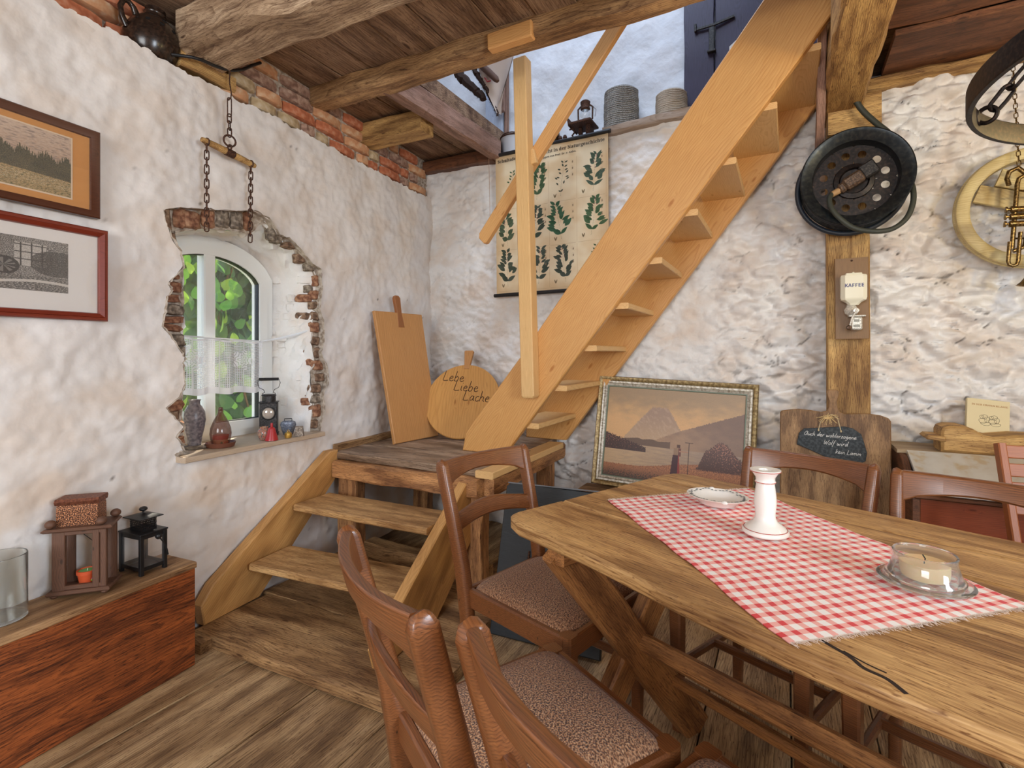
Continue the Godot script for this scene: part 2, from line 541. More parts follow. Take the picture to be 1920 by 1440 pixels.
	M.greyplank = wood(fb, c8(178, 160, 144), c8(120, 100, 84), 0.75, true, 0.6, 3.0, 0.08)
	M.plaster = plaster(c8(232, 227, 223), c8(225, 214, 204), 17, 0.35)
	M.whitewash = plaster(c8(234, 232, 230), c8(226, 215, 205), 29)
	M.attic = plaster(c8(236, 238, 242), c8(226, 228, 232), 31, 0.6)
	M.mortar = grainy([c8(140, 124, 108), c8(178, 164, 148), c8(204, 194, 182)], [0.2, 0.5, 0.8], 41, 4.0, 0.95, 0.3, 0.015, 0.0, 4)
	M.iron = grainy([c8(28, 24, 24), c8(44, 38, 36), c8(70, 48, 38)], [0.3, 0.6, 0.85], 51, 8.0, 0.5, 0.03, 0.02, 0.7)
	M.rust = grainy([c8(52, 36, 30), c8(84, 56, 42), c8(118, 74, 50)], [0.3, 0.55, 0.8], 53, 12.0, 0.7, 0.05, 0.02, 0.4)
	M.black = flat(c8(26, 26, 28), 0.4)
	M.white = flat(c8(236, 236, 232), 0.35)

func plaster(a: Color, b: Color, sd: int, relief := 1.1) -> StandardMaterial3D:
	var m := StandardMaterial3D.new()
	m.albedo_texture = ntex(sd, 0.006, [b, a, a.lerp(Color.WHITE, 0.25)], [0.22, 0.55, 0.9], 5, 1024)
	m.uv1_triplanar = true
	m.uv1_world_triplanar = true
	m.uv1_scale = Vector3.ONE * 0.55
	m.roughness = 0.92
	m.heightmap_enabled = true
	m.heightmap_texture = ntex(sd + 1, 0.014, [Color.BLACK, Color.WHITE], [0.0, 1.0], 7, 1024)
	m.heightmap_scale = relief
	m.vertex_color_use_as_albedo = true
	return m

func _ready() -> void:
	rng.seed = 4242
	noise.seed = 77
	noise.frequency = 0.03
	noise.fractal_octaves = 3
	cell.seed = 12
	B = Transform3D(Basis(Vector3.UP, -TH), Vector3.ZERO)
	camera_and_light()
	materials()
	room_shell()
	timbers()
	lower_stair()
	upper_stair()
	furnish()

func camera_and_light() -> void:
	var cam := Camera3D.new()
	cam.name = "camera"
	cam.projection = Camera3D.PROJECTION_FRUSTUM
	cam.near = 0.05
	cam.far = 80.0
	cam.size = 0.05 * 1440.0 / 955.0
	cam.frustum_offset = Vector2(0.0, -0.05 * 58.0 / 955.0)
	cam.position = Vector3(2.12, 1.22, 3.40)
	cam.rotation_degrees = Vector3(0, 22.8, 0)
	cam.current = true
	add_child(cam)
	var env := Environment.new()
	env.background_mode = Environment.BG_SKY
	var sky := Sky.new()
	var sm := ProceduralSkyMaterial.new()
	sm.sky_top_color = c8(120, 170, 225)
	sm.sky_horizon_color = c8(226, 234, 240)
	sm.ground_bottom_color = c8(92, 100, 70)
	sm.ground_horizon_color = c8(200, 206, 190)
	sm.sky_energy_multiplier = 1.3
	sm.ground_energy_multiplier = 1.0
	sky.sky_material = sm
	env.sky = sky
	env.tonemap_mode = Environment.TONE_MAPPER_LINEAR
	env.tonemap_exposure = 1.18
	env.sdfgi_enabled = true
	env.ssao_enabled = true
	env.ssil_enabled = true
	var we := WorldEnvironment.new()
	we.name = "environment"
	we.environment = env
	add_child(we)
	var sun := DirectionalLight3D.new()
	sun.name = "sun"
	sun.light_color = Color(1.0, 0.96, 0.88)
	sun.light_energy = 3.6
	sun.light_angular_distance = 1.0
	sun.shadow_enabled = true
	sun.rotation_degrees = Vector3(-48, -150, 0)
	add_child(sun)
	area("unseen_daylight_rear", Vector3(1.5, 1.75, 5.86), Vector3(0, 0, 0), Vector2(1.7, 1.3), Color(0.98, 0.99, 1.0), 7.2)  # out of view behind the camera, placed as the room's main light
	area("unseen_daylight_side", B * Vector3(4.76, 1.55, 3.2), Vector3(0, 90.0 - 5.5, 0), Vector2(0.9, 1.0), Color(0.90, 0.95, 1.0), 6.0)  # out of view on the right, placed to light stair and table coolly
	area("unseen_daylight_attic", B * Vector3(1.5, 4.60, 0.9), Vector3(-90, 0, 0), Vector2(1.5, 1.3), Color(0.88, 0.93, 1.0), 3.2)  # out of view above the loft, placed to light the stair well

func area(called: String, at: Vector3, turn: Vector3, size: Vector2, c: Color, e: float) -> void:
	var l := AreaLight3D.new()
	l.name = called
	l.area_size = size
	l.light_color = c
	l.light_energy = e
	l.area_range = 14.0
	l.area_attenuation = 2.0
	l.shadow_enabled = true
	l.position = at
	l.rotation_degrees = turn
	add_child(l)

# ---------------------------------------------------------------- walls as displaced sheets
func sheet(nu: int, nv: int, pos: Callable, tint: Callable, keep: Callable) -> ArrayMesh:
	# pos(i, j) on a grid; u to the right and v up as seen from the front
	var v := PackedVector3Array()
	var c := PackedColorArray()
	v.resize((nu + 1) * (nv + 1))
	c.resize(v.size())
	for j in nv + 1:
		for i in nu + 1:
			var q: Vector3 = pos.call(i, j)
			v[j * (nu + 1) + i] = q
			c[j * (nu + 1) + i] = tint.call(i, j, q)
	var idx := PackedInt32Array()
	var nm := PackedVector3Array()
	nm.resize(v.size())
	for j in nv:
		for i in nu:
			if not keep.call(i, j):
				continue
			var a := j * (nu + 1) + i
			var b := a + 1
			var d := a + nu + 1
			var e := d + 1
			idx.append_array([a, e, b, a, d, e])
			var n := (v[b] - v[a]).cross(v[e] - v[a]) + (v[e] - v[a]).cross(v[d] - v[a])
			nm[a] += n
			nm[b] += n
			nm[d] += n
			nm[e] += n
	for i in nm.size():
		nm[i] = nm[i].normalized() if nm[i].length_squared() > 0.0 else Vector3.UP
	var arr := []
	arr.resize(Mesh.ARRAY_MAX)
	arr[Mesh.ARRAY_VERTEX] = v
	arr[Mesh.ARRAY_NORMAL] = nm
	arr[Mesh.ARRAY_COLOR] = c
	arr[Mesh.ARRAY_INDEX] = idx
	var am := ArrayMesh.new()
	am.add_surface_from_arrays(Mesh.PRIMITIVE_TRIANGLES, arr)
	return am

var hole := PackedVector2Array([Vector2(2.040, 1.804), Vector2(1.970, 1.832), Vector2(1.883, 1.848), Vector2(1.787, 1.868), Vector2(1.706, 1.884), Vector2(1.619, 1.911), Vector2(1.567, 1.909), Vector2(1.509, 1.891), Vector2(1.453, 1.828), Vector2(1.391, 1.828), Vector2(1.319, 1.785), Vector2(1.243, 1.726), Vector2(1.162, 1.694), Vector2(1.154, 1.574), Vector2(1.175, 1.467), Vector2(1.142, 1.408), Vector2(1.138, 1.287), Vector2(1.162, 1.226), Vector2(1.112, 1.134), Vector2(1.104, 1.042), Vector2(1.146, 0.977), Vector2(1.133, 0.891), Vector2(1.162, 0.803), Vector2(1.179, 0.751), Vector2(1.319, 0.755), Vector2(1.677, 0.755), Vector2(1.947, 0.760), Vector2(1.981, 0.794), Vector2(1.947, 0.806), Vector2(1.959, 0.842), Vector2(1.981, 0.868), Vector2(1.947, 0.908), Vector2(1.993, 0.958), Vector2(2.025, 0.995), Vector2(1.970, 1.034), Vector2(1.947, 1.089), Vector2(1.954, 1.157), Vector2(1.947, 1.202), Vector2(1.970, 1.236), Vector2(2.004, 1.291), Vector2(2.040, 1.329), Vector2(2.025, 1.388), Vector2(2.021, 1.444), Vector2(1.999, 1.479), Vector2(2.015, 1.510), Vector2(1.981, 1.548), Vector2(1.952, 1.586), Vector2(1.963, 1.651), Vector2(2.004, 1.699), Vector2(2.025, 1.749)])
var inner_hole := PackedVector2Array([Vector2(1.927, 0.775), Vector2(1.931, 0.950), Vector2(1.929, 1.041), Vector2(1.927, 1.248), Vector2(1.931, 1.385), Vector2(1.924, 1.431), Vector2(1.927, 1.523), Vector2(1.931, 1.591), Vector2(1.950, 1.656), Vector2(1.961, 1.729), Vector2(1.915, 1.750), Vector2(1.829, 1.779), Vector2(1.682, 1.800), Vector2(1.581, 1.803), Vector2(1.555, 1.86), Vector2(1.499, 1.88), Vector2(1.463, 1.86), Vector2(1.398, 1.809), Vector2(1.289, 1.785), Vector2(1.192, 1.707), Vector2(1.172, 1.649), Vector2(1.147, 1.592), Vector2(1.180, 1.407), Vector2(1.200, 1.286), Vector2(1.172, 1.166), Vector2(1.204, 1.106), Vector2(1.180, 0.924), Vector2(1.210, 0.809), Vector2(1.190, 0.757)])

func round_poly(poly: PackedVector2Array, c: Vector2, n: int) -> PackedVector2Array:
	# the outline met by n rays from c
	var out := PackedVector2Array()
	for k in n:
		var a := TAU * k / n
		var d := Vector2(cos(a), sin(a))
		var best := 9.0
		for i in poly.size():
			var hit = Geometry2D.segment_intersects_segment(c, c + d * 3.0, poly[i], poly[(i + 1) % poly.size()])
			if hit != null:
				best = min(best, c.distance_to(hit))
		out.append(c + d * best)
	return out

func window_outline(grow: float) -> PackedVector2Array:
	# frame outline in (z, y): straight sides and a segmental arch, moved outwards by grow
	var z0 := 1.250
	var z1 := 1.990
	var base := PackedVector2Array([Vector2(z0, 0.775), Vector2(z1, 0.775)])
	for i in 17:
		var z := lerpf(z1, z0, i / 16.0)
		var q := (z - 1.62) / ((z1 - z0) / 2.0)
		base.append(Vector2(z, 1.563 + 0.237 * sqrt(maxf(0.0, 1.0 - q * q * 0.92))))
	var out := PackedVector2Array()
	for i in base.size():
		var a := (base[i] - base[i - 1]).normalized()
		var b := (base[(i + 1) % base.size()] - base[i]).normalized()
		var n := Vector2(a.y, -a.x) + Vector2(b.y, -b.x)
		out.append(base[i] + n / maxf(n.length_squared() / 2.0, 0.3) * grow)
	return out

func room_shell() -> void:
	# ---- left wall: plaster sheet with the broken hole round the window and a broken top edge
	var wl := structure(empty("wall_left"))
	var du := 0.0125
	var nu := int(2.85 / du)
	var nv := int(2.46 / du)
	var hole_c := hole
	var top := func(z: float) -> float: return 2.418 + 0.018 * noise.get_noise_1d(z * 260.0) + 0.012 * noise.get_noise_1d(z * 900.0) + 0.015 * smoothstep(1.9, 2.4, z)
	var pos := func(i: int, j: int) -> Vector3:
		var z := 2.82 - i * du
		var y := j * du
		var p := Vector2(z, y)
		# pull vertices beside the broken edge onto it
		if absf(z - 1.57) < 0.5 and absf(y - 1.33) < 0.62:
			var best := 9.0
			var at := p
			for k in hole_c.size():
				var q := Geometry2D.get_closest_point_to_segment(p, hole_c[k], hole_c[(k + 1) % hole_c.size()])
				var d := q.distance_to(p)
				if d < best:
					best = d
					at = q
			if best < du * 0.75:
				p = at
		var t: float = top.call(z)
		if y > t:
			p.y = t
		var h := 0.020 * noise.get_noise_2d(p.x * 60.0, p.y * 60.0) + 0.007 * noise.get_noise_2d(p.x * 200.0 + 50.0, p.y * 260.0) + 0.0045 * noise.get_noise_2d(p.x * 620.0, p.y * 700.0)
		return Vector3(h * smoothstep(0.0, 0.06, t + 0.03 - p.y) , p.y, p.x)
	var tint := func(_i: int, _j: int, q: Vector3) -> Color:
		var nv2 := noise.get_noise_2d(q.z * 70.0 + 300.0, q.y * 110.0)
		var warm := smoothstep(0.05, 0.5, nv2) * (1.0 - smoothstep(0.8, 1.5, q.y))
		var pit := smoothstep(0.68, 0.76, noise.get_noise_2d(q.z * 2300.0 + 17.0, q.y * 2900.0))
		return Color.WHITE.lerp(Color(0.93, 0.80, 0.66), warm * 0.5).lerp(Color(0.12, 0.09, 0.07), pit * 0.8)
	var keep := func(i: int, j: int) -> bool:
		var z := 2.82 - (i + 0.5) * du
		var y := (j + 0.5) * du
		return y < top.call(z) + 0.5 * du and not Geometry2D.is_point_in_polygon(Vector2(z, y), hole_c)
	part("plaster", sheet(nu, nv, pos, tint, keep), M.plaster, wl)
	# the broken edge of the plaster, going back to the masonry
	var m := MB.new()
	var fine := PackedVector2Array()
	for k in hole.size():
		for q in 4:
			fine.append(hole[k].lerp(hole[(k + 1) % hole.size()], q / 4.0) + Vector2(noise.get_noise_1d(k * 90.0 + q * 23.0), noise.get_noise_1d(k * 77.0 + q * 29.0 + 500.0)) * (0.012 if q else 0.0))
	for k in fine.size():
		var a := fine[k]
		var b := fine[(k + 1) % fine.size()]
		m.quad(Vector3(0.012, a.y, a.x), Vector3(0.012, b.y, b.x), Vector3(-0.05, b.y, b.x), Vector3(-0.05, a.y, a.x))
	part("broken_edge", m, M.mortar, wl)
	# masonry behind it, then the reveal back to the window frame
	var cc := Vector2(1.57, 1.30)
	var n := 120
	var ro := round_poly(hole, cc, n)
	var ri := round_poly(inner_hole, cc, n)
	var rw := round_poly(window_outline(0.0), cc, n)
	m = MB.new()
	var rs := []
	for s in 3:
		var r := PackedVector3Array()
		for k in n:
			var q := ((ro[k] - cc) * 1.06 + cc).lerp(ri[k], s / 2.0)
			r.append(Vector3(-0.035 + 0.012 * noise.get_noise_2d(q.x * 700.0, q.y * 700.0), q.y, q.x))
		rs.append(r)
	m.loops(rs, true, false, false)
	part("masonry", m, M.mortar, wl)
	m = MB.new()
	rs = []
	for s in 15:
		var k := s / 14.0
		var r := PackedVector3Array()
		for i in n:
			var q := ri[i].lerp(rw[i], pow(k, 0.8))
			var out := (q - cc).normalized()
			var sill_free := smoothstep(0.80, 0.9, q.y)
			var h := (0.026 * noise.get_noise_3d(q.x * 420.0, q.y * 420.0, s * 12.0) + 0.020 * noise.get_noise_3d(q.x * 1100.0, q.y * 1700.0, s * 40.0)) * (1.0 - k * 0.6) * sill_free
			q += out * (h + 0.004)
			r.append(Vector3(lerpf(-0.032, -0.30, k), q.y, q.x))
		rs.append(r)
	m.loops(rs, true, false, false)
	part("window_reveal", m, M.whitewash, wl, Transform3D.IDENTITY, 50.0)
	# core of the wall round the opening
	m = MB.new()
	for b in [[Vector3(-0.2, 0.36, 3.0), Vector3(0.32, 0.74, 7.0)], [Vector3(-0.2, 2.16, 3.0), Vector3(0.32, 0.50, 7.0)], [Vector3(-0.2, 1.33, 0.30), Vector3(0.32, 1.24, 1.60)], [Vector3(-0.2, 1.33, 4.28), Vector3(0.32, 1.24, 4.44)], [Vector3(-0.06, 1.25, 4.66), Vector3(0.12, 2.5, 3.7)], [Vector3(-0.30, 2.56, 3.0), Vector3(0.2, 0.4, 7.0)]]:
		m.box(b[0], b[1], 0.0005)
	part("core", m, M.plaster, wl)
	# stones laid bare round the opening
	var stone_mats := [M.stone_a, M.stone_b, M.stone_c]
	var faces := []
	for q in [[2.010, 1.775, 0.055, 0.10], [1.985, 1.69, 0.05, 0.07], [1.975, 1.545, 0.06, 0.03], [1.975, 1.50, 0.075, 0.045], [1.985, 1.45, 0.085, 0.035], [1.975, 1.405, 0.095, 0.045], [1.985, 1.36, 0.11, 0.03], [1.985, 1.325, 0.10, 0.03], [1.955, 1.275, 0.06, 0.05], [1.945, 1.22, 0.04, 0.06], [1.97, 1.0, 0.08, 0.045], [1.975, 0.955, 0.06, 0.04], [1.955, 0.905, 0.05, 0.05], [1.955, 0.85, 0.06, 0.035], [1.94, 1.10, 0.03, 0.09]]:
		faces.append(q)
	for q in [[1.895, 1.80, 0.085, 0.075], [1.815, 1.828, 0.06, 0.085], [1.745, 1.845, 0.065, 0.085], [1.672, 1.852, 0.065, 0.085], [1.612, 1.862, 0.045, 0.09], [1.945, 1.80, 0.05, 0.09]]:
		faces.append(q)
	for q in [[1.462, 1.845, 0.04, 0.09], [1.425, 1.812, 0.05, 0.04], [1.352, 1.795, 0.07, 0.03], [1.27, 1.74, 0.05, 0.05], [1.20, 1.70, 0.05, 0.04], [1.158, 1.63, 0.03, 0.06], [1.165, 1.55, 0.04, 0.05], [1.165, 1.49, 0.045, 0.045], [1.16, 1.43, 0.045, 0.05], [1.165, 1.365, 0.055, 0.06], [1.16, 1.29, 0.06, 0.05], [1.145, 1.225, 0.06, 0.06], [1.14, 1.15, 0.075, 0.06], [1.135, 1.08, 0.07, 0.045], [1.165, 1.02, 0.06, 0.05], [1.16, 0.96, 0.055, 0.05], [1.155, 0.89, 0.06, 0.07], [1.175, 0.82, 0.05, 0.05]]:
		faces.append(q)
	for q in faces:
		part("stone", lump(Vector3(0.06, q[3], q[2]), 0.25), stone_mats[rng.randi() % 3], wl, Transform3D(Basis.from_euler(Vector3(rng.randf_range(-0.08, 0.08), rng.randf_range(-0.1, 0.1), rng.randf_range(-0.1, 0.1))), Vector3(-0.045 + rng.randf_range(-0.008, 0.004), q[1], q[0])))
	# whitewashed stones of the reveal on the side that shows
	var y := 0.80
	while y < 1.66:
		var h := rng.randf_range(0.03, 0.062)
		var x := -0.05
		while x > -0.26:
			var w := rng.randf_range(0.05, 0.12)
			var k := clampf((-x - w / 2.0 - 0.032) / 0.27, 0.0, 1.0)
			var yy := y + h / 2.0
			var zi := 1.18 + 0.02 * noise.get_noise_1d(yy * 500.0)
			var z := lerpf(zi, 1.25, pow(k, 0.8)) - 0.012
			var bare := x > -0.10 and rng.randf() < 0.6
			part("stone", lump(Vector3(w * 0.94, h * 0.86, 0.05), 0.30), stone_mats[rng.randi() % 3] if bare else M.whitewash, wl, Transform3D(Basis.from_euler(Vector3(rng.randf_range(-0.1, 0.1), 0.25 + rng.randf_range(-0.12, 0.12), rng.randf_range(-0.08, 0.08))), Vector3(x - w / 2.0, yy, z + rng.randf_range(-0.006, 0.008))))
			x -= w
		y += h
	brick_band(wl)

	# ---- back wall: rough stone under whitewash
	var wb := structure(empty("wall_back", B))
	var db := 0.0105
	var nb := int(3.85 / db)
	var mb := int(2.66 / db)
	cell.noise_type = FastNoiseLite.TYPE_CELLULAR
	cell.cellular_return_type = FastNoiseLite.RETURN_DISTANCE2_SUB
	cell.frequency = 1.0
	cell.fractal_type = FastNoiseLite.FRACTAL_NONE
	var posb := func(i: int, j: int) -> Vector3:
		var s := i * db - 0.03
		var yy: float = min(j * db, 2.632 + 0.012 * noise.get_noise_1d(s * 300.0))
		return Vector3(s, yy, stone_relief(s, yy))
	var tintb := func(_i: int, _j: int, q: Vector3) -> Color:
		var wq := noise.get_noise_2d(q.x * 120.0, q.y * 120.0) * 0.12
		var e := cell.get_noise_2d((q.x + wq) * 4.2, (q.y + wq * 0.6) * 10.5) + 1.0
		var bare := 0.85 * smoothstep(0.18, 0.36, noise.get_noise_2d(q.x * 130.0 + 900.0, q.y * 160.0)) * stoniness(q.x, q.y)
		var crack := (1.0 - smoothstep(0.015, 0.06, e)) * bare
		var pk := noise.get_noise_2d(q.x * 90.0 - 400.0, q.y * 120.0)
		var c := Color.WHITE.lerp(Color(0.92, 0.82, 0.74), smoothstep(0.1, 0.4, pk) * 0.4)
		return c.lerp(Color(0.10, 0.075, 0.06), crack)
	part("whitewashed_stone", sheet(nb, mb, posb, tintb, func(_i, _j): return true), M.whitewash, wb)
	m = MB.new()
	m.box(Vector3(2.3, 1.2, -0.36), Vector3(5.6, 2.82, 0.5), 0.0005)
	m.box(Vector3(4.6, 1.3, -0.06), Vector3(1.6, 2.62, 0.12), 0.0005)
	part("core", m, M.whitewash, wb)
	m = MB.new()
	m.box(Vector3(2.45, 2.615, -0.17), Vector3(5.3, 0.03, 0.32), 0.002)
	part("wall_top", m, M.whitewash, wb)
	timber("ledge_board", wb, Vector3(1.40, 2.640, -0.09), Vector3(2.62, 2.664, -0.09), 0.26, 0.045, M.greyplank, Vector3.UP, 0.008, 0.008)

	# ---- right and rear walls, out of view, with openings placed for the daylight lamps
	var wr := structure(empty("wall_right", B))
	m = MB.new()
	for b in [[Vector3(5.0, 0.45, 3.0), Vector3(0.4, 0.9, 7.6)], [Vector3(5.0, 2.55, 3.0), Vector3(0.4, 0.7, 7.6)], [Vector3(5.0, 1.55, 1.1), Vector3(0.4, 1.32, 2.7)], [Vector3(5.0, 1.55, 5.4), Vector3(0.4, 1.32, 2.9)]]:
		m.box(b[0], b[1], 0.0005)
	part("masonry", m, M.plaster, wr)
	var wx := structure(empty("wall_rear"))
	m = MB.new()
	for b in [[Vector3(2.2, 0.5, 6.1), Vector3(6.4, 1.0, 0.4)], [Vector3(2.2, 2.70, 6.1), Vector3(6.4, 0.6, 0.4)], [Vector3(-0.2, 1.7, 6.1), Vector3(1.7, 1.42, 0.4)], [Vector3(3.9, 1.7, 6.1), Vector3(3.1, 1.42, 0.4)]]:
		m.box(b[0], b[1], 0.0005)
	part("masonry", m, M.plaster, wx)

	# ---- floor of wide boards
	var fl := structure(empty("floor", B))
	m = MB.new()
	m.box(Vector3(2.3, -0.10, 2.9), Vector3(6.6, 0.1, 7.4), 0.001)
	part("ground", m, M.mortar, fl)
	var js := [-0.35, -0.05, 0.24, 0.555, 0.93, 1.27, 1.60, 1.90, 2.19, 2.45, 2.69, 3.0, 3.32, 3.66, 4.0, 4.4, 4.8, 5.1]
	for i in js.size() - 1:
		var w: float = js[i + 1] - js[i]
		var c: float = js[i] + w / 2.0
		var yo := rng.randf_range(-0.003, 0.0)
		timber("plank", fl, Vector3(c, -0.02 + yo, 6.2), Vector3(c, -0.02 + yo, -0.02), w - 0.005, 0.04, M["floor"], Vector3.UP, 0.003)

	# ---- ceiling: boards on the beams, with the stair well left open
	var ce := structure(empty("ceiling", B))
	var cj := [-0.30, 0.03, 0.34, 0.535, 0.78, 1.01, 1.27, 1.47, 1.66, 1.86, 2.08, 2.30, 2.50, 2.72, 2.95, 3.2, 3.5, 3.8, 4.1, 4.4, 4.8, 5.1]
	for i in cj.size() - 1:
		var w: float = cj[i + 1] - cj[i]
		var c: float = cj[i] + w / 2.0
		var yo := rng.randf_range(0.0, 0.008)
		var n0 := 1.14
		if c < 0.6:
			n0 = -0.01
		elif c > 2.9:
			n0 = 0.42
		timber("plank", ce, Vector3(c, 2.712 + yo, 6.2), Vector3(c, 2.712 + yo, n0), w - 0.004, 0.028, M.ceil, Vector3.UP, 0.003)
	timber("plank", ce, Vector3(2.86, 2.632, 0.21), Vector3(5.0, 2.632, 0.21), 0.39, 0.03, M.redplank, Vector3.UP, 0.004)
	timber("plank", ce, Vector3(2.80, 2.655, 0.62), Vector3(5.0, 2.655, 0.62), 0.40, 0.03, M.redplank, Vector3.UP, 0.006, 0.006)
	m = MB.new()
	m.box(Vector3(2.4, 2.80, 3.70), Vector3(5.8, 0.1, 5.1), 0.001)
	m.box(Vector3(0.1, 2.80, 0.45), Vector3(1.0, 0.1, 1.45), 0.001)
	m.box(Vector3(3.95, 2.80, 0.45), Vector3(2.7, 0.1, 1.45), 0.001)
	part("loft_floor", m, M.ceil, ce)

	# ---- loft walls and roof, with an unseen opening for the loft daylight
	var wu := structure(empty("wall_loft", B))
	var posu := func(i: int, j: int) -> Vector3:
		var s := i * 0.04 - 0.4
		var yy := 2.6 + j * 0.04
		return Vector3(s, yy, -0.25 + 0.02 * noise.get_noise_2d(s * 90.0, yy * 90.0) + 0.012 * noise.get_noise_2d(s * 300.0, yy * 300.0))
	part("plaster", sheet(130, 52, posu, func(_i, _j, _q): return Color.WHITE, func(_i, _j): return true), M.attic, wu)
	m = MB.new()
	m.box(Vector3(2.3, 3.7, -0.42), Vector3(6.0, 2.3, 0.2), 0.001)
	m.box(Vector3(-0.25, 3.76, 2.0), Vector3(0.2, 2.0, 5.0), 0.001)
	m.box(Vector3(5.1, 3.8, 2.0), Vector3(0.2, 2.2, 5.0), 0.001)
	m.box(Vector3(2.3, 3.8, 4.3), Vector3(6.0, 2.2, 0.2), 0.001)
	part("masonry", m, M.attic, wu)
	var rf := structure(empty("ceiling_loft", B))
	m = MB.new()
	m.box(Vector3(0.2, 4.80, 2.0), Vector3(1.0, 0.2, 5.0), 0.001)
	m.box(Vector3(3.8, 4.80, 2.0), Vector3(3.0, 0.2, 5.0), 0.001)
	m.box(Vector3(1.5, 4.80, -0.2), Vector3(1.6, 0.2, 0.7), 0.001)
	m.box(Vector3(1.5, 4.80, 3.1), Vector3(1.6, 0.2, 2.9), 0.001)
	part("roof_boards", m, M.attic, rf)

func stoniness(s: float, y: float) -> float:
	var a := smoothstep(1.9, 2.9, s)
	a = max(a, 0.8 * smoothstep(1.0, 0.7, y) * smoothstep(0.9, 1.3, s))
	return clampf(a + 0.25 + 0.3 * noise.get_noise_2d(s * 50.0 + 31.0, y * 50.0), 0.12, 1.0)

func stone_relief(s: float, y: float) -> float:
	var st := stoniness(s, y)
	var wx := noise.get_noise_2d(s * 120.0, y * 120.0) * 0.12
	var e := cell.get_noise_2d((s + wx) * 4.2, (y + wx * 0.6) * 10.5) + 1.0
	var stone := smoothstep(0.0, 0.22, e)
	# broken slaty layers: each stone face steps back under the next
	var n := noise.get_noise_2d(s * 150.0 + 200.0, y * 330.0 + s * 60.0)
	var q := n * 6.0
	var terrace := (floorf(q) + smoothstep(0.35, 1.0, q - floorf(q))) / 6.0
	var n2 := noise.get_noise_2d(s * 420.0 - 90.0, y * 900.0 + s * 150.0)
	var q2 := n2 * 4.0
	var flakes := (floorf(q2) + smoothstep(0.5, 1.0, q2 - floorf(q2))) / 4.0
	return (stone - 1.0) * 0.026 * st + terrace * 0.060 * st + flakes * 0.016 * st + 0.03 * noise.get_noise_2d(s * 50.0, y * 50.0) + 0.007 * noise.get_noise_2d(s * 520.0, y * 800.0) - 0.005

func lump(size: Vector3, rough: float) -> MB:
	# an uneven block of stone
	var m := MB.new()
	var sd := rng.randf() * 1000.0
	var seg := 12
	var rs := []
	for i in 5:
		var k: float = [-1.0, -0.82, 0.0, 0.82, 1.0][i]
		var w: float = [0.72, 0.98, 1.0, 0.98, 0.72][i]
		var r := PackedVector3Array()
		for j in seg:
			var a := TAU * j / seg
			var c := Vector2(cos(a), sin(a))
			var f := 1.0 / maxf(absf(c.x), absf(c.y))
			c *= min(f, 1.28)
			var h := 1.0 + rough * noise.get_noise_3d(sd + c.x * 40.0, c.y * 40.0, k * 40.0)
			r.append(Vector3(c.x * w * h * size.x / 2.0, k * size.y / 2.0 * (1.0 + rough * 0.6 * noise.get_noise_3d(sd + c.x * 40.0, c.y * 40.0, 200.0)), -c.y * w * h * size.z / 2.0))
		rs.append(r)
	m.loops(rs)
	return m

func brick_band(wl: Node3D) -> void:
	# bricks above the plaster, up to the ceiling boards
	var mats := [M.brick_a, M.brick_b, M.brick_c, M.brick_d]
	var m := MB.new()
	m.box(Vector3(-0.10, 2.58, 0.82), Vector3(0.14, 0.38, 1.75), 0.001)
	m.box(Vector3(-0.24, 2.58, 2.30), Vector3(0.10, 0.38, 1.30), 0.001)
	part("mortar", m, M.mortar, wl)
	for c in 4:
		var y := 2.452 + c * 0.068
		var z := 0.02 - 0.12 * (c % 2)
		while z < 1.70:
			var l := 0.235 if rng.randf() < 0.62 else 0.112
			if z > 1.18 and c < 2:
				l = 0.16
			var cz := z + l / 2.0
			if z > -0.02:
				part("brick", lump(Vector3(0.09, 0.058, l - 0.012), 0.10), mats[rng.randi() % 4], wl, Transform3D(Basis.from_euler(Vector3(rng.randf_range(-0.02, 0.02), rng.randf_range(-0.03, 0.03), 0)), Vector3(-0.052 + rng.randf_range(-0.006, 0.008), y, cz)))
			z += l
		z = 1.98
		while z < 2.85:
			part("brick", lump(Vector3(0.09, 0.058, 0.225), 0.10), mats[(c + int(z * 7)) % 2], wl, Transform3D(Basis.IDENTITY, Vector3(-0.185 + rng.randf_range(-0.005, 0.005), y, z + 0.06 * (c % 2))))
			z += 0.237
	# top of the plaster: the shelf the jug stands on, and the rough mortar edge
	m = MB.new()
	m.box(Vector3(-0.10, 2.395, 2.4), Vector3(0.19, 0.04, 0.9), 0.004)
	part("shelf", m, M.plaster, wl)
	timber("wall_plate", wl, Vector3(-0.045, 2.475, 1.96), Vector3(-0.045, 2.475, 1.705), 0.10, 0.075, M.rough, Vector3.UP, 0.01, 0.006)

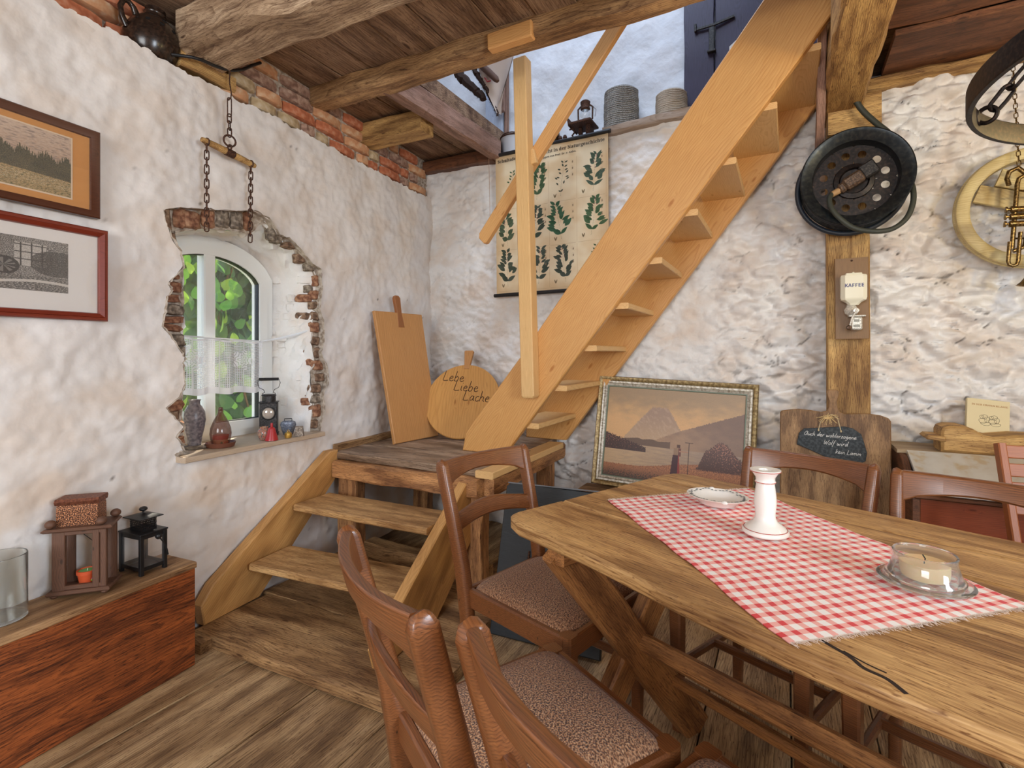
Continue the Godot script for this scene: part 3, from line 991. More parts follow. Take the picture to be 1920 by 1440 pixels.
func timbers() -> void:
	var t := tag(empty("ceiling_beam"), "thick weathered ceiling beam with whitish worn underside above the picture frames", "beam")
	timber("beam", t, Vector3(-0.02, 2.595, 1.86), Vector3(4.8, 2.595, 2.10), 0.205, 0.20, M.beam_old, Vector3.UP, 0.022, 0.012)
	t = tag(empty("ceiling_beam"), "slimmer brown ceiling beam crossing over the stair well and railing post", "beam")
	timber("beam", t, Vector3(-0.02, 2.657, 1.165), Vector3(4.7, 2.69, 1.43), 0.12, 0.105, M.beam, Vector3.UP, 0.014, 0.007)
	part("cleat", cleat_shape(), M.pine, t, Transform3D(frame(Vector3(1.12, 2.635, 1.288), Vector3(1.34, 2.642, 1.30)).basis, Vector3(1.12, 2.635, 1.288)))
	t = tag(empty("beam_stub"), "short sawn beam end sticking out of the brick wall under the boards", "beam")
	timber("block", t, Vector3(-0.05, 2.618, 0.725), Vector3(0.445, 2.618, 0.745), 0.135, 0.13, M.rough, Vector3.UP, 0.008, 0.004)
	t = tag(empty("trimmer_joist", B), "pinkish worn joist edging the stair opening below the hanging sheepskin", "beam")
	timber("joist", t, Vector3(0.575, 2.665, 1.12), Vector3(0.615, 2.665, 0.03), 0.07, 0.13, M.joist, Vector3.UP, 0.006, 0.004)
	t = tag(empty("wall_plate_beam", B), "brown beam lying in the corner on top of the back wall", "beam")
	timber("plate", t, Vector3(-0.02, 2.645, 0.0), Vector3(0.60, 2.632, 0.0), 0.13, 0.085, M.redplank, Vector3.UP, 0.006, 0.004)
	# right hand: post, bolster, beam above
	t = tag(empty("timber_post", B), "upright square wooden post in front of the back wall carrying the coffee grinder", "post")
	timber("post", t, Vector3(2.716, -0.01, 0.09), Vector3(2.706, 2.30, 0.09), 0.09, 0.182, M.rough, Vector3.RIGHT, 0.006)
	timber("bolster", t, Vector3(2.62, 2.395, 0.10), Vector3(2.84, 2.395, 0.10), 0.18, 0.17, M.rough, Vector3.UP, 0.012, 0.006)
	t = tag(empty("ceiling_beam", B), "pale grainy beam running overhead on top of the square post", "beam")
	timber("beam", t, Vector3(2.685, 2.54, -0.02), Vector3(2.685, 2.53, 1.13), 0.175, 0.23, M.rough, Vector3.UP, 0.016, 0.008)
	t = tag(empty("side_board", B), "narrow dark board standing between the stair top and the grainy beam", "board")
	timber("board", t, Vector3(2.585, 2.24, 0.145), Vector3(2.572, 2.86, 0.70), 0.035, 0.16, M.joist, Vector3.UP, 0.004, 0.003)
	t = tag(empty("wall_plate_beam", B), "pale narrow beam on top of the back wall right of the post", "beam")
	timber("plate", t, Vector3(2.80, 2.592, 0.01), Vector3(4.9, 2.592, 0.01), 0.09, 0.05, M.rough, Vector3.UP, 0.012, 0.01)

func cleat_shape() -> MB:
	var m := MB.new()
	m.box(Vector3(0.11, 0.0, 0.0), Vector3(0.22, 0.075, 0.05), 0.006)
	return m

# ---------------------------------------------------------------- stairs
func lower_stair() -> void:
	var t := tag(empty("lower_stair"), "short open pine stair of two treads leading up to the corner landing", "stair")
	# wall stringer in the plane x = 0.02 .. 0.065, outline in (z, y)
	var lo := PackedVector2Array([Vector2(1.90, 0.052), Vector2(1.915, 0.14), Vector2(1.86, 0.21), Vector2(1.15, 0.665), Vector2(1.085, 0.665), Vector2(1.085, 0.52), Vector2(1.62, 0.052)])
	var sh := PackedVector2Array()
	for v in lo:
		sh.append(Vector2(-v.x, v.y))
	part("stringer", stringer(sh, 0.055), M.pine_slope, t, Transform3D(Basis(Vector3.UP, PI / 2), Vector3(0.035, 0, 0)) * slope_back(sh))
	var hi := PackedVector2Array([Vector2(1.86, 0.052), Vector2(1.885, 0.13), Vector2(1.83, 0.185), Vector2(1.342, 0.495), Vector2(1.075, 0.665), Vector2(1.05, 0.655), Vector2(1.04, 0.37), Vector2(1.132, 0.300), Vector2(1.346, 0.140), Vector2(1.48, 0.052)])
	sh = PackedVector2Array()
	for v in hi:
		sh.append(Vector2(-v.x, v.y))
	part("stringer", stringer(sh, 0.05), M.pine_slope, t, Transform3D(Basis(Vector3.UP, PI / 2), Vector3(0.930, 0, 0)) * slope_back(sh))
	timber("tread", t, Vector3(0.085, 0.228, 1.575), Vector3(0.90, 0.228, 1.56), 0.25, 0.034, M.tread, Vector3.UP, 0.006)
	timber("tread", t, Vector3(0.085, 0.428, 1.305), Vector3(0.905, 0.428, 1.345), 0.25, 0.034, M.tread, Vector3.UP, 0.006)
	t = tag(empty("floor_step"), "worn low wooden platform lying on the floor at the stair foot", "step")
	timber("board", t, Vector3(0.06, 0.026, 1.755), Vector3(1.20, 0.026, 1.81), 0.37, 0.05, M.step_old, Vector3.UP, 0.006, 0.004)
	timber("board", t, Vector3(0.04, 0.022, 1.36), Vector3(1.16, 0.022, 1.41), 0.42, 0.05, M.step_old, Vector3.UP, 0.006, 0.004)
	timber("board", t, Vector3(-0.0, 0.02, 0.98), Vector3(1.10, 0.02, 1.02), 0.32, 0.05, M.step_old, Vector3.UP, 0.006, 0.004)
	timber("board", t, Vector3(0.025, 0.02, 1.96), Vector3(0.165, 0.02, 1.965), 0.06, 0.05, M.step_old, Vector3.UP, 0.006, 0.004)
	# landing on posts
	t = tag(empty("stair_landing"), "grey-topped wooden landing in the corner that holds both leaning cutting boards", "landing")
	for i in 4:
		timber("plank", t, Vector3(0.02, 0.632, 0.13 + 0.275 * i + 0.0), Vector3(1.06, 0.632, 0.17 + 0.29 * i), 0.272, 0.036, M.landing, Vector3.UP, 0.005, 0.003)
	timber("front_beam", t, Vector3(0.07, 0.562, 1.10), Vector3(1.02, 0.562, 1.165), 0.08, 0.10, M.rough_orange, Vector3.UP, 0.012, 0.008)
	timber("side_beam", t, Vector3(1.045, 0.565, 1.14), Vector3(1.09, 0.565, 0.10), 0.07, 0.095, M.rough_orange, Vector3.UP, 0.012, 0.006)
	timber("edge_board", t, Vector3(1.045, 0.632, 1.19), Vector3(1.115, 0.632, 0.28), 0.10, 0.036, M.pine_pale, Vector3.UP, 0.004)
	timber("back_rail", t, Vector3(0.018, 0.668, 1.06), Vector3(0.018, 0.668, 0.06), 0.035, 0.04, M.step_old, Vector3.UP, 0.004)
	for q in [[0.13, 1.05, 0.13], [0.95, 1.11, 0.13], [0.60, 0.55, 0.11], [0.10, 0.25, 0.11], [1.05, 0.30, 0.10]]:
		timber("post", t, Vector3(q[0], 0.04, q[1]), Vector3(q[0], 0.515, q[1]), 0.09, q[2], M.rough_orange, Vector3.RIGHT, 0.008, 0.005)
	timber("floor_rail", t, Vector3(0.2, 0.085, 0.98), Vector3(1.0, 0.085, 1.05), 0.10, 0.09, M.step_old, Vector3.UP, 0.01, 0.006)

func slope_back(sh: PackedVector2Array) -> Transform3D:
	return stringer_turn(sh)

var run_angle := atan2(0.6, 0.72)
func stringer_turn(_sh: PackedVector2Array) -> Transform3D:
	return Transform3D(Basis(Vector3.BACK, run_angle), Vector3.ZERO)

func stringer(outline: PackedVector2Array, thick: float, ang := 0.0) -> MB:
	# laid along its own length so that the grain follows the slope
	var a := run_angle if ang == 0.0 else ang
	var q := PackedVector2Array()
	for v in outline:
		q.append(v.rotated(-a))
	var m := MB.new()
	m.prism(q, -thick / 2.0, thick / 2.0, 0.005)
	return m

func upper_stair() -> void:
	var t := tag(empty("upper_stair", B), "steep open pine stair rising along the back wall from the landing to the loft", "stair")
	var a := atan2(0.2135, 0.1655)
	# front stringer, outline in (s, y) on n = 0.655 .. 0.70
	var o := PackedVector2Array([Vector2(0.770, 0.652), Vector2(0.792, 0.755), Vector2(0.835, 0.812), Vector2(1.15, 1.197), Vector2(2.50, 2.965), Vector2(2.86, 2.965), Vector2(2.50, 2.49), Vector2(1.10, 0.715), Vector2(1.047, 0.652)])
	part("stringer", stringer(o, 0.045, a), M.pine_big, t, Transform3D(Basis(Vector3.BACK, a), Vector3(0, 0, 0.6775)))
	o = PackedVector2Array([Vector2(0.883, 0.652), Vector2(0.883, 0.70), Vector2(0.93, 0.86), Vector2(2.44, 2.80), Vector2(2.75, 2.80), Vector2(2.62, 2.57), Vector2(1.172, 0.652)])
	part("stringer", stringer(o, 0.045, a), M.pine_big, t, Transform3D(Basis(Vector3.BACK, a), Vector3(0, 0, 0.075)))
	for k in 9:
		var s := 1.243 + 0.1655 * k
		var y := 0.818 + 0.2135 * k
		timber("tread", t, Vector3(s - 0.11, y, 0.098), Vector3(s - 0.11, y, 0.655), 0.22, 0.03, M.pine_pale, Vector3.UP, 0.004)
	# newel post with the slanting handrail
	t = tag(empty("stair_railing", B), "plain pine newel post with a slanting handrail fixed to the steep stair", "railing")
	part("newel", newel_shape(), M.pine_pale, t, Transform3D(Basis(Vector3(-0.028, 1, 0).normalized(), Vector3(-1, -0.028, 0).normalized(), Vector3.BACK), Vector3(1.232, 0.982, 0.7375)))
	var h := MB.new()
	var hp := PackedVector2Array([Vector2(0, -0.026), Vector2(0.012, -0.036), Vector2(1.78, -0.036), Vector2(1.78, 0.036), Vector2(0.03, 0.036), Vector2(0.006, 0.02)])
	h.prism(hp, -0.02, 0.02, 0.004)
	var p0 := Vector3(0.895, 1.862, 0.68)
	var p1 := Vector3(1.663, 2.828, 0.68)
	part("handrail", h, M.pine_rail, t, frame(p0, p1))
	h = MB.new()
	h.box(Vector3.ZERO, Vector3(0.06, 0.08, 0.03), 0.003)
	part("wedge", h, M.pine_pale, t, Transform3D(Basis(Vector3.BACK, 0.25), Vector3(1.225, 2.27, 0.715)))

func newel_shape() -> MB:
	var m := MB.new()
	var l := 1.815
	var rs := []
	for q in [[0.0, 0.8], [0.012, 1.0], [l, 1.0]]:
		var r := PackedVector3Array()
		for v in rect(0.075, 0.075, 0.005):
			r.append(Vector3(q[0], v.y * q[1], v.x * q[1]))
		r.reverse()
		rs.append(r)
	m.loops(rs)
	return m

# ---------------------------------------------------------------- table and chairs
var T: Transform3D            # frame of the table: x along its length, z across it towards the camera

func set_seat_materials() -> void:
	M.seat = grainy([c8(74, 46, 30), c8(168, 116, 80), c8(214, 172, 132)], [0.25, 0.5, 0.78], 91, 8.0, 0.95, 0.4, 0.045, 0.0, 2)
	M.seat.rim_enabled = true
	M.seat.rim = 0.4
	M.ceramic = flat(c8(240, 236, 228), 0.15)
	M.redline = flat(c8(176, 60, 48), 0.3)
	M.glass = glass()
	M.wax = flat(c8(244, 214, 164), 0.5)
	M.wax.subsurf_scatter_enabled = true
	M.wax.subsurf_scatter_strength = 0.3

func rail_shape(w: float, yb: Callable, yt: Callable, zc: Callable, thick: float, lean: float, n := 20) -> MB:
	var m := MB.new()
	var rs := []
	for i in n + 1:
		var x := lerpf(-w, w, float(i) / n)
		var a: float = yb.call(x)
		var b: float = yt.call(x)
		var z: float = zc.call(x)
		var r := PackedVector3Array()
		var t := thick / 2.0
		var e := 0.006
		for q in [[t, a + e], [t, b - e], [t - e * 0.7, b], [-t + e * 0.7, b], [-t, b - e], [-t, a + e], [-t + e, a], [t - e, a]]:
			r.append(Vector3(x, q[1], z + q[0] + (q[1] - 0.81) * lean))
		r.reverse()
		rs.append(r)
	m.loops(rs)
	return m

func make_chair() -> Node3D:
	var c := thing("dining_chair", "", "chair")
	for s in [-1.0, 1.0]:
		var pts := [Vector3(0.186 * s, 0.0, -0.19), Vector3(0.187 * s, 0.22, -0.20), Vector3(0.19 * s, 0.42, -0.222), Vector3(0.193 * s, 0.52, -0.238), Vector3(0.199 * s, 0.66, -0.275), Vector3(0.205 * s, 0.78, -0.308), Vector3(0.207 * s, 0.832, -0.322), Vector3(0.205 * s, 0.846, -0.326), Vector3(0.202 * s, 0.852, -0.328)]
		var scl := [Vector2(0.75, 0.75), Vector2(0.95, 0.95), Vector2(1.1, 1.1), Vector2(1.08, 1.05), Vector2(1, 0.95), Vector2(1, 0.9), Vector2(1, 0.85), Vector2(0.75, 0.75), Vector2(0.4, 0.5)]
		var m := MB.new()
		m.sweep(pts, rect(0.046, 0.038, 0.008), Vector3(s, 0, 0), scl)
		part("back_post", m, M.chair, c, Transform3D.IDENTITY, 50.0)
		m = MB.new()
		m.sweep([Vector3(0.188 * s, 0.0, 0.198), Vector3(0.19 * s, 0.30, 0.198), Vector3(0.191 * s, 0.40, 0.198), Vector3(0.191 * s, 0.449, 0.198)], rect(0.042, 0.042, 0.006), Vector3(1, 0, 0), [Vector2(0.72, 0.72), Vector2(0.95, 0.95), Vector2(1, 1), Vector2(1, 1)])
		part("leg", m, M.chair, c)
		m = MB.new()
		m.sweep([Vector3(0.186 * s, 0.20, -0.19), Vector3(0.188 * s, 0.21, 0.19)], rect(0.02, 0.030, 0.006), Vector3.UP)
		part("stretcher", m, M.chair, c)
	var st := MB.new()
	st.sweep([Vector3(-0.18, 0.205, -0.02), Vector3(0.18, 0.205, -0.02)], rect(0.022, 0.028, 0.006), Vector3.UP)
	part("stretcher", st, M.chair, c)
	var fr := MB.new()
	fr.sweep([Vector3(-0.19, 0.416, 0.207), Vector3(0.19, 0.416, 0.207)], rect(0.022, 0.062, 0.005), Vector3.UP)
	fr.sweep([Vector3(-0.18, 0.416, -0.215), Vector3(0.18, 0.416, -0.215)], rect(0.022, 0.062, 0.005), Vector3.UP)
	for s in [-1.0, 1.0]:
		fr.sweep([Vector3(0.182 * s, 0.416, -0.215), Vector3(0.202 * s, 0.416, 0.195)], rect(0.022, 0.062, 0.005), Vector3.UP)
	part("seat_frame", fr, M.chair, c)
	var cu := MB.new()
	cu.grid(22, 22, func(u: float, v: float) -> Vector3:
		var a := u * 2.0 - 1.0
		var b := v * 2.0 - 1.0
		a = signf(a) * (1.0 - pow(1.0 - absf(a), 1.6))
		b = signf(b) * (1.0 - pow(1.0 - absf(b), 1.6))
		var w := lerpf(0.203, 0.176, v)
		var h := sqrt(maxf(0.0, 1.0 - pow(absf(a), 7.0))) * sqrt(maxf(0.0, 1.0 - pow(absf(b), 7.0)))
		var corner := 1.0 - 0.05 * pow(absf(a * b), 6.0)
		return Vector3(a * w * corner, 0.436 + 0.034 * h + 0.014 * (1.0 - a * a) * (1.0 - b * b), -b * 0.204 * corner - 0.006))
	part("seat_cushion", cu, M.seat, c, Transform3D.IDENTITY, 70.0)
	part("top_rail", rail_shape(0.196, func(x): return 0.768 + 0.026 * cos(x * PI / 0.40) - 0.012 * smoothstep(0.15, 0.196, absf(x)), func(x): return 0.850 - 0.004 * cos(x * PI / 0.4), func(x): return -0.316 - 0.042 * (1.0 - pow(x / 0.2, 2.0)), 0.024, -0.27), M.chair, c, Transform3D.IDENTITY, 50.0)
	part("middle_rail", rail_shape(0.194, func(x): return 0.612 + 0.022 * cos(x * PI / 0.40), func(x): return 0.672 + 0.006 * cos(x * PI / 0.20) + 0.012 * cos(x * PI / 0.4), func(x): return -0.316 - 0.030 * (1.0 - pow(x / 0.2, 2.0)), 0.020, -0.27), M.chair, c, Transform3D.IDENTITY, 50.0)
	return c

func table_and_chairs() -> void:
	set_seat_materials()
	T = Transform3D(Basis(Vector3.UP, deg_to_rad(-28.0)), Vector3(1.525, 0, 2.043))
	var chair := make_chair()
	var spots := [
		[Vector3(-0.045, 0, -0.245), 98.0, "brown upholstered chair at the narrow table end, in front of the black board"],
		[Vector3(0.360, 0, 0.215), 172.5, "brown upholstered chair on the near side of the table, closest to the stair foot"],
		[Vector3(0.815, 0, 0.212), 176.0, "brown chair on the table's near side whose backrest the bottom picture edge cuts"],
		[Vector3(0.410, 0, -0.742), 0.0, "brown chair on the far side of the table, in front of the bread board"],
		[Vector3(0.902, 0, -0.735), 2.0, "brown chair on the far side of the table, in front of the desk"],
	]
	for i in spots.size():
		var c: Node3D = chair
		if i:
			c = chair.duplicate()
			c.name = "dining_chair"
			add_child(c, true)
		c.transform = T * Transform3D(Basis(Vector3.UP, deg_to_rad(spots[i][1])), spots[i][0])
		tag(c, spots[i][2], "chair", "dining chairs around the table")
	# the trestle table
	var t := tag(empty("trestle_table", T), "long worn wooden trestle table with crossed legs and rounded corners", "table")
	var zs := [0.02, -0.235, -0.50, -0.70, -0.868]
	var len := 1.86
	for i in 4:
		var a: float = zs[i]
		var b: float = zs[i + 1]
		var o := PackedVector2Array()
		if i == 0:
			o = PackedVector2Array([Vector2(0.0, b + 0.0015), Vector2(-0.002, -0.05), Vector2(0.006, -0.02), Vector2(0.03, -0.001), Vector2(0.08, 0.018), Vector2(0.337, 0.022), Vector2(0.6, 0.05), Vector2(0.806, 0.066), Vector2(0.95, 0.064), Vector2(1.2, 0.045), Vector2(len, 0.03), Vector2(len, b + 0.0015)])
		elif i == 3:
			o = PackedVector2Array([Vector2(0.0, a - 0.0015), Vector2(len, a - 0.0015), Vector2(len, b), Vector2(0.09, b), Vector2(0.04, b + 0.01), Vector2(0.012, b + 0.035), Vector2(0.0, b + 0.08)])
		else:
			o = PackedVector2Array([Vector2(0.0, a - 0.0015), Vector2(len, a - 0.0015), Vector2(len, b + 0.0015), Vector2(0.0, b + 0.0015)])
		var m := MB.new()
		var off := Vector3(rng.randf_range(-2, 2), rng.randf_range(-2, 2), rng.randf_range(-1, 1))
		m.x = Transform3D(Basis.IDENTITY, off)
		var q := PackedVector2Array()
		for v in o:
			q.append(Vector2(v.x, -v.y))
		m.prism(q, -0.018, 0.018, 0.007)
		part("plank", m, M.table, t, Transform3D(Basis(Vector3.RIGHT, -PI / 2), Vector3(0, 0.731, 0)) * Transform3D(Basis.IDENTITY, -off), 45.0)
	var cr := MB.new()
	cr.sweep(smooth([Vector3(0.800, 0.749, -0.020), Vector3(0.83, 0.749, -0.004), Vector3(0.88, 0.749, 0.013), Vector3(0.905, 0.749, 0.030), Vector3(0.935, 0.749, 0.034), Vector3(0.962, 0.749, 0.052)]), rect(0.007, 0.0012, 0.0003), Vector3.UP)
	cr.sweep(smooth([Vector3(0.87, 0.749, 0.004), Vector3(0.90, 0.749, 0.014), Vector3(0.93, 0.749, 0.018)]), rect(0.003, 0.0012, 0.0003), Vector3.UP)
	part("split", cr, flat(c8(40, 24, 14), 0.9), t)
	for x in [0.215, 1.42]:
		timber("leg", t, Vector3(x - 0.02, 0.712, -0.03), Vector3(x + 0.035, 0.0, -0.60), 0.045, 0.105, M.table_leg, Vector3.UP, 0.006, 0.003)
		timber("leg", t, Vector3(x - 0.005, 0.712, -0.66), Vector3(x - 0.02, 0.0, -0.04), 0.045, 0.095, M.table_leg, Vector3.UP, 0.006, 0.003)
		timber("batten", t, Vector3(x, 0.693, 0.0), Vector3(x, 0.693, -0.80), 0.06, 0.038, M.table_leg, Vector3.UP, 0.004)
	timber("rail", t, Vector3(0.21, 0.365, -0.335), Vector3(1.44, 0.355, -0.335), 0.05, 0.055, M.table_leg, Vector3.UP, 0.018)
	timber("rail", t, Vector3(0.24, 0.205, -0.475), Vector3(1.44, 0.19, -0.46), 0.035, 0.032, M.table_leg, Vector3.UP, 0.008)
	runner()
	# oval dish with a dark patterned rim
	var d := tag(empty("dish", T * Transform3D(Basis.IDENTITY, Vector3(0.352, 0.7575, -0.552))), "shallow white dish with a dark speckled rim lying on the checked cloth", "dish")
	var m := MB.new()
	m.lathe([Vector2(0.0, 0.002), Vector2(0.045, 0.0), Vector2(0.055, 0.004), Vector2(0.066, 0.016), Vector2(0.090, 0.026), Vector2(0.092, 0.029), Vector2(0.089, 0.030), Vector2(0.068, 0.022), Vector2(0.052, 0.012), Vector2(0.030, 0.008), Vector2(0.0, 0.007)], 40, false)
	part("bowl", m, M.ceramic, d, Transform3D(Basis.from_scale(Vector3(1, 1, 0.85)), Vector3.ZERO), 50.0)
	m = MB.new()
	for i in 46:
		var a := TAU * (i + rng.randf_range(-0.2, 0.2)) / 46.0
		var r := rng.randf_range(0.074, 0.084)
		m.ball(Vector3(r * cos(a), 0.0215 + (r - 0.068) * 0.38 + 0.002, r * 0.85 * sin(a)), Vector3(0.0042, 0.0007, 0.0035), 6, 4)
	part("rim_pattern", m, flat(c8(74, 82, 88), 0.4), d).set_meta("kind", "stuff")
	for a in [2.2, -0.9]:
		m = MB.new()
		m.ball(Vector3(0.088 * cos(a), 0.027, -0.075 * sin(a)), Vector3(0.010, 0.006, 0.008), 8, 6)
		part("grip", m, M.ceramic, d)
	# candlestick
	d = tag(empty("candlestick", T * Transform3D(Basis.IDENTITY, Vector3(0.560, 0.7575, -0.412))), "white ceramic candlestick with thin red lines standing on the checked cloth", "candlestick")
	m = MB.new()
	m.lathe([Vector2(0.0, 0.0), Vector2(0.052, 0.0), Vector2(0.0555, 0.004), Vector2(0.055, 0.010), Vector2(0.050, 0.014), Vector2(0.047, 0.018), Vector2(0.038, 0.025), Vector2(0.029, 0.031), Vector2(0.0245, 0.040), Vector2(0.0235, 0.050), Vector2(0.025, 0.064), Vector2(0.0265, 0.080), Vector2(0.0255, 0.10), Vector2(0.0225, 0.122), Vector2(0.0215, 0.128), Vector2(0.0245, 0.131), Vector2(0.0245, 0.134), Vector2(0.0225, 0.137), Vector2(0.0235, 0.145), Vector2(0.031, 0.156), Vector2(0.0365, 0.161), Vector2(0.0365, 0.164), Vector2(0.032, 0.165), Vector2(0.016, 0.163), Vector2(0.014, 0.150), Vector2(0.0, 0.148)], 32, false)
	part("body", m, M.ceramic, d, Transform3D.IDENTITY, 50.0)
	m = MB.new()
	for q in [[0.0512, 0.0135], [0.0246, 0.1325], [0.0362, 0.1605]]:
		m.ring(Vector3(0, q[1], 0), Vector3.UP, q[0], 0.0009, 36, 6)
	part("red_line", m, M.redline, d)
	# candle in a glass
	d = tag(empty("glass_candle_holder", T * Transform3D(Basis.IDENTITY, Vector3(0.893, 0.758, -0.372))), "low flared glass candle holder with a wide rim on the checked cloth", "candle holder")
	m = MB.new()
	m.lathe([Vector2(0.0, 0.0), Vector2(0.070, 0.0), Vector2(0.079, 0.004), Vector2(0.080, 0.007), Vector2(0.072, 0.008), Vector2(0.066, 0.008), Vector2(0.0655, 0.016), Vector2(0.060, 0.021), Vector2(0.055, 0.036), Vector2(0.0515, 0.052), Vector2(0.0535, 0.060), Vector2(0.052, 0.062), Vector2(0.049, 0.060), Vector2(0.0485, 0.052), Vector2(0.052, 0.036), Vector2(0.056, 0.020), Vector2(0.056, 0.010), Vector2(0.0, 0.008)], 40, false)
	var gl := StandardMaterial3D.new()
	gl.albedo_color = Color(0.97, 0.98, 0.97, 0.06)
	gl.roughness = 0.03
	gl.refraction_enabled = true
	gl.refraction_scale = 0.05
	gl.transparency = BaseMaterial3D.TRANSPARENCY_ALPHA
	M.thick_glass = gl
	part("glass", m, gl, d, Transform3D.IDENTITY, 50.0)
	d = tag(empty("candle", T * Transform3D(Basis.IDENTITY, Vector3(0.893, 0.767, -0.372))), "cream coloured candle with a black wick inside the low glass holder", "candle")
	m = MB.new()
	m.lathe([Vector2(0.0, 0.0), Vector2(0.040, 0.0), Vector2(0.041, 0.002), Vector2(0.041, 0.033), Vector2(0.038, 0.035), Vector2(0.0, 0.033)], 32, false)
	part("wax", m, M.wax, d)
	m = MB.new()
	m.tube([Vector3(0, 0.032, 0), Vector3(0.001, 0.040, 0), Vector3(-0.003, 0.047, 0.001)], 0.0012, 6)
	part("wick", m, M.black, d)

func runner() -> void:
	# gingham weave, one repeat of two by two checks, with a thread pattern
	var im := Image.create_empty(128, 128, false, Image.FORMAT_RGB8)
	for y in 128:
		for x in 128:
			var a := x < 56
			var b := y < 56
			var th := ((x / 2 + y / 2) % 2) == 0
			var red := c8(222, 30, 34)
			var wh := c8(250, 246, 242)
			var c := wh
			if a and b:
				c = red.lerp(c8(224, 70, 66), 0.4 if th else 0.0)
			elif a or b:
				c = (c8(242, 146, 136) if th else c8(250, 202, 192))
			im.set_pixel(x, y, c)
	var fm := StandardMaterial3D.new()
	fm.albedo_texture = ImageTexture.create_from_image(im)
	fm.uv1_scale = Vector3(27.0, 18.5, 1.0)
	fm.roughness = 0.95
	fm.rim_enabled = true
	fm.rim = 0.3
	var t := tag(empty("table_runner", T), "red and white checked cloth with frayed ends lying askew on the table", "tablecloth")
	var c00 := Vector3(0.100, 0, -0.341)
	var c01 := Vector3(0.316, 0, -0.831)
	var c10 := Vector3(0.808, 0, 0.053)
	var c11 := Vector3(1.040, 0, -0.425)
	var spot := func(u: float, v: float) -> Vector3:
		var q := c00.lerp(c10, u).lerp(c01.lerp(c11, u), v)
		q += Vector3(-0.012, 0, -0.012) * sin(u * PI) * (1.0 - v) + Vector3(0, 0, 0.01) * noise.get_noise_2d(u * 90.0, 7.0)
		q.y = 0.7512 + 0.0016 * noise.get_noise_2d(u * 160.0, v * 110.0) + 0.0016 * exp(-pow((u - 0.16) * 40.0, 2.0)) + 0.0015 * exp(-pow((u - 0.62) * 40.0, 2.0))
		return q
	var m := MB.new()
	m.grid(60, 36, spot)
	m.grid(60, 36, func(u, v): return spot.call(u, v) - Vector3(0, 0.0015, 0), true)
	part("cloth", m, fm, t, Transform3D.IDENTITY, 80.0)
	m = MB.new()
	for e in [0.0, 1.0]:
		for i in 260:
			var v := (i + rng.randf()) / 260.0
			var p: Vector3 = spot.call(e, v)
			var d: Vector3 = (p - spot.call(0.5, v)).normalized()
			d = d.rotated(Vector3.UP, rng.randf_range(-0.7, 0.7))
			var l := rng.randf_range(0.007, 0.017)
			var s := d.cross(Vector3.UP) * 0.0011
			var p1 := p + d * l + Vector3(0, rng.randf_range(-0.0005, 0.002), 0)
			m.quad(p - s - d * 0.002, p1 - s * 0.4, p1 + s * 0.4, p + s - d * 0.002)
			m.tri(p - s, p + s, p1 + Vector3(0, 0.0008, 0))
	part("fringe", m, flat(c8(246, 232, 222), 0.95), t).set_meta("kind", "stuff")

# ---------------------------------------------------------------- left side of the room
func quad_print(w: float, h: float) -> MB:
	# a flat print in x,y facing +z
	var m := MB.new()
	m.quad(Vector3(-w / 2, -h / 2, 0), Vector3(w / 2, -h / 2, 0), Vector3(w / 2, h / 2, 0), Vector3(-w / 2, h / 2, 0))
	return m

func moulding(w: float, h: float, prof: Array) -> MB:
	# picture frame: prof gives (inward distance, height) pairs from the outer back to the inner back
	var m := MB.new()
	var rs := []
	for c in [Vector2(-1, -1), Vector2(1, -1), Vector2(1, 1), Vector2(-1, 1)]:
		var r := PackedVector3Array()
		for q in prof:
			r.append(Vector3(c.x * (w / 2 - q.x), c.y * (h / 2 - q.x), q.y))
		rs.append(r)
	for i in 4:
		var a: PackedVector3Array = rs[i]
		var b: PackedVector3Array = rs[(i + 1) % 4]
		for j in a.size() - 1:
			m.quad(a[j], b[j], b[j + 1], a[j + 1])
	return m

func landscape_print() -> ImageTexture:
	var w := 320
	var h := 200
	var im := Image.create_empty(w, h, false, Image.FORMAT_RGB8)
	for y in h:
		for x in w:
			var u := float(x) / w
			var v := float(y) / h
			var n := noise.get_noise_2d(x * 3.0, y * 6.0)
			var c := c8(202, 178, 158).lerp(c8(176, 146, 122), clampf(v * 1.6 + n * 0.6, 0, 1))
			c = c.lerp(c8(150, 132, 120), smoothstep(0.1, 0.5, noise.get_noise_2d(x * 1.2, y * 5.0 + 300.0)))
			var edge := 0.42 + 0.10 * noise.get_noise_1d(x * 9.0) - 0.10 * absf(sin(u * 21.0)) + 0.05 * u
			if v > edge and v < 0.66 + 0.08 * u:
				var k := noise.get_noise_2d(x * 16.0, y * 16.0)
				c = c8(66, 66, 48).lerp(c8(118, 106, 78), smoothstep(-0.15, 0.35, k))
				if k < -0.22:
					c = c8(40, 42, 34)
			elif v >= 0.66 + 0.08 * u:
				var k := noise.get_noise_2d(x * 5.0, y * 22.0 + 40.0)
				c = c8(150, 124, 84).lerp(c8(186, 160, 114), smoothstep(-0.3, 0.3, k))
				c = c.lerp(c8(98, 94, 62), smoothstep(0.1, 0.4, noise.get_noise_2d(x * 3.0, y * 9.0 + 70.0)))
				if v > 0.74 and v < 0.90 and noise.get_noise_2d(x * 22.0, y * 30.0 + 999.0) > 0.34:
					c = c8(220, 204, 178)
			im.set_pixel(x, y, c)
	return ImageTexture.create_from_image(im)

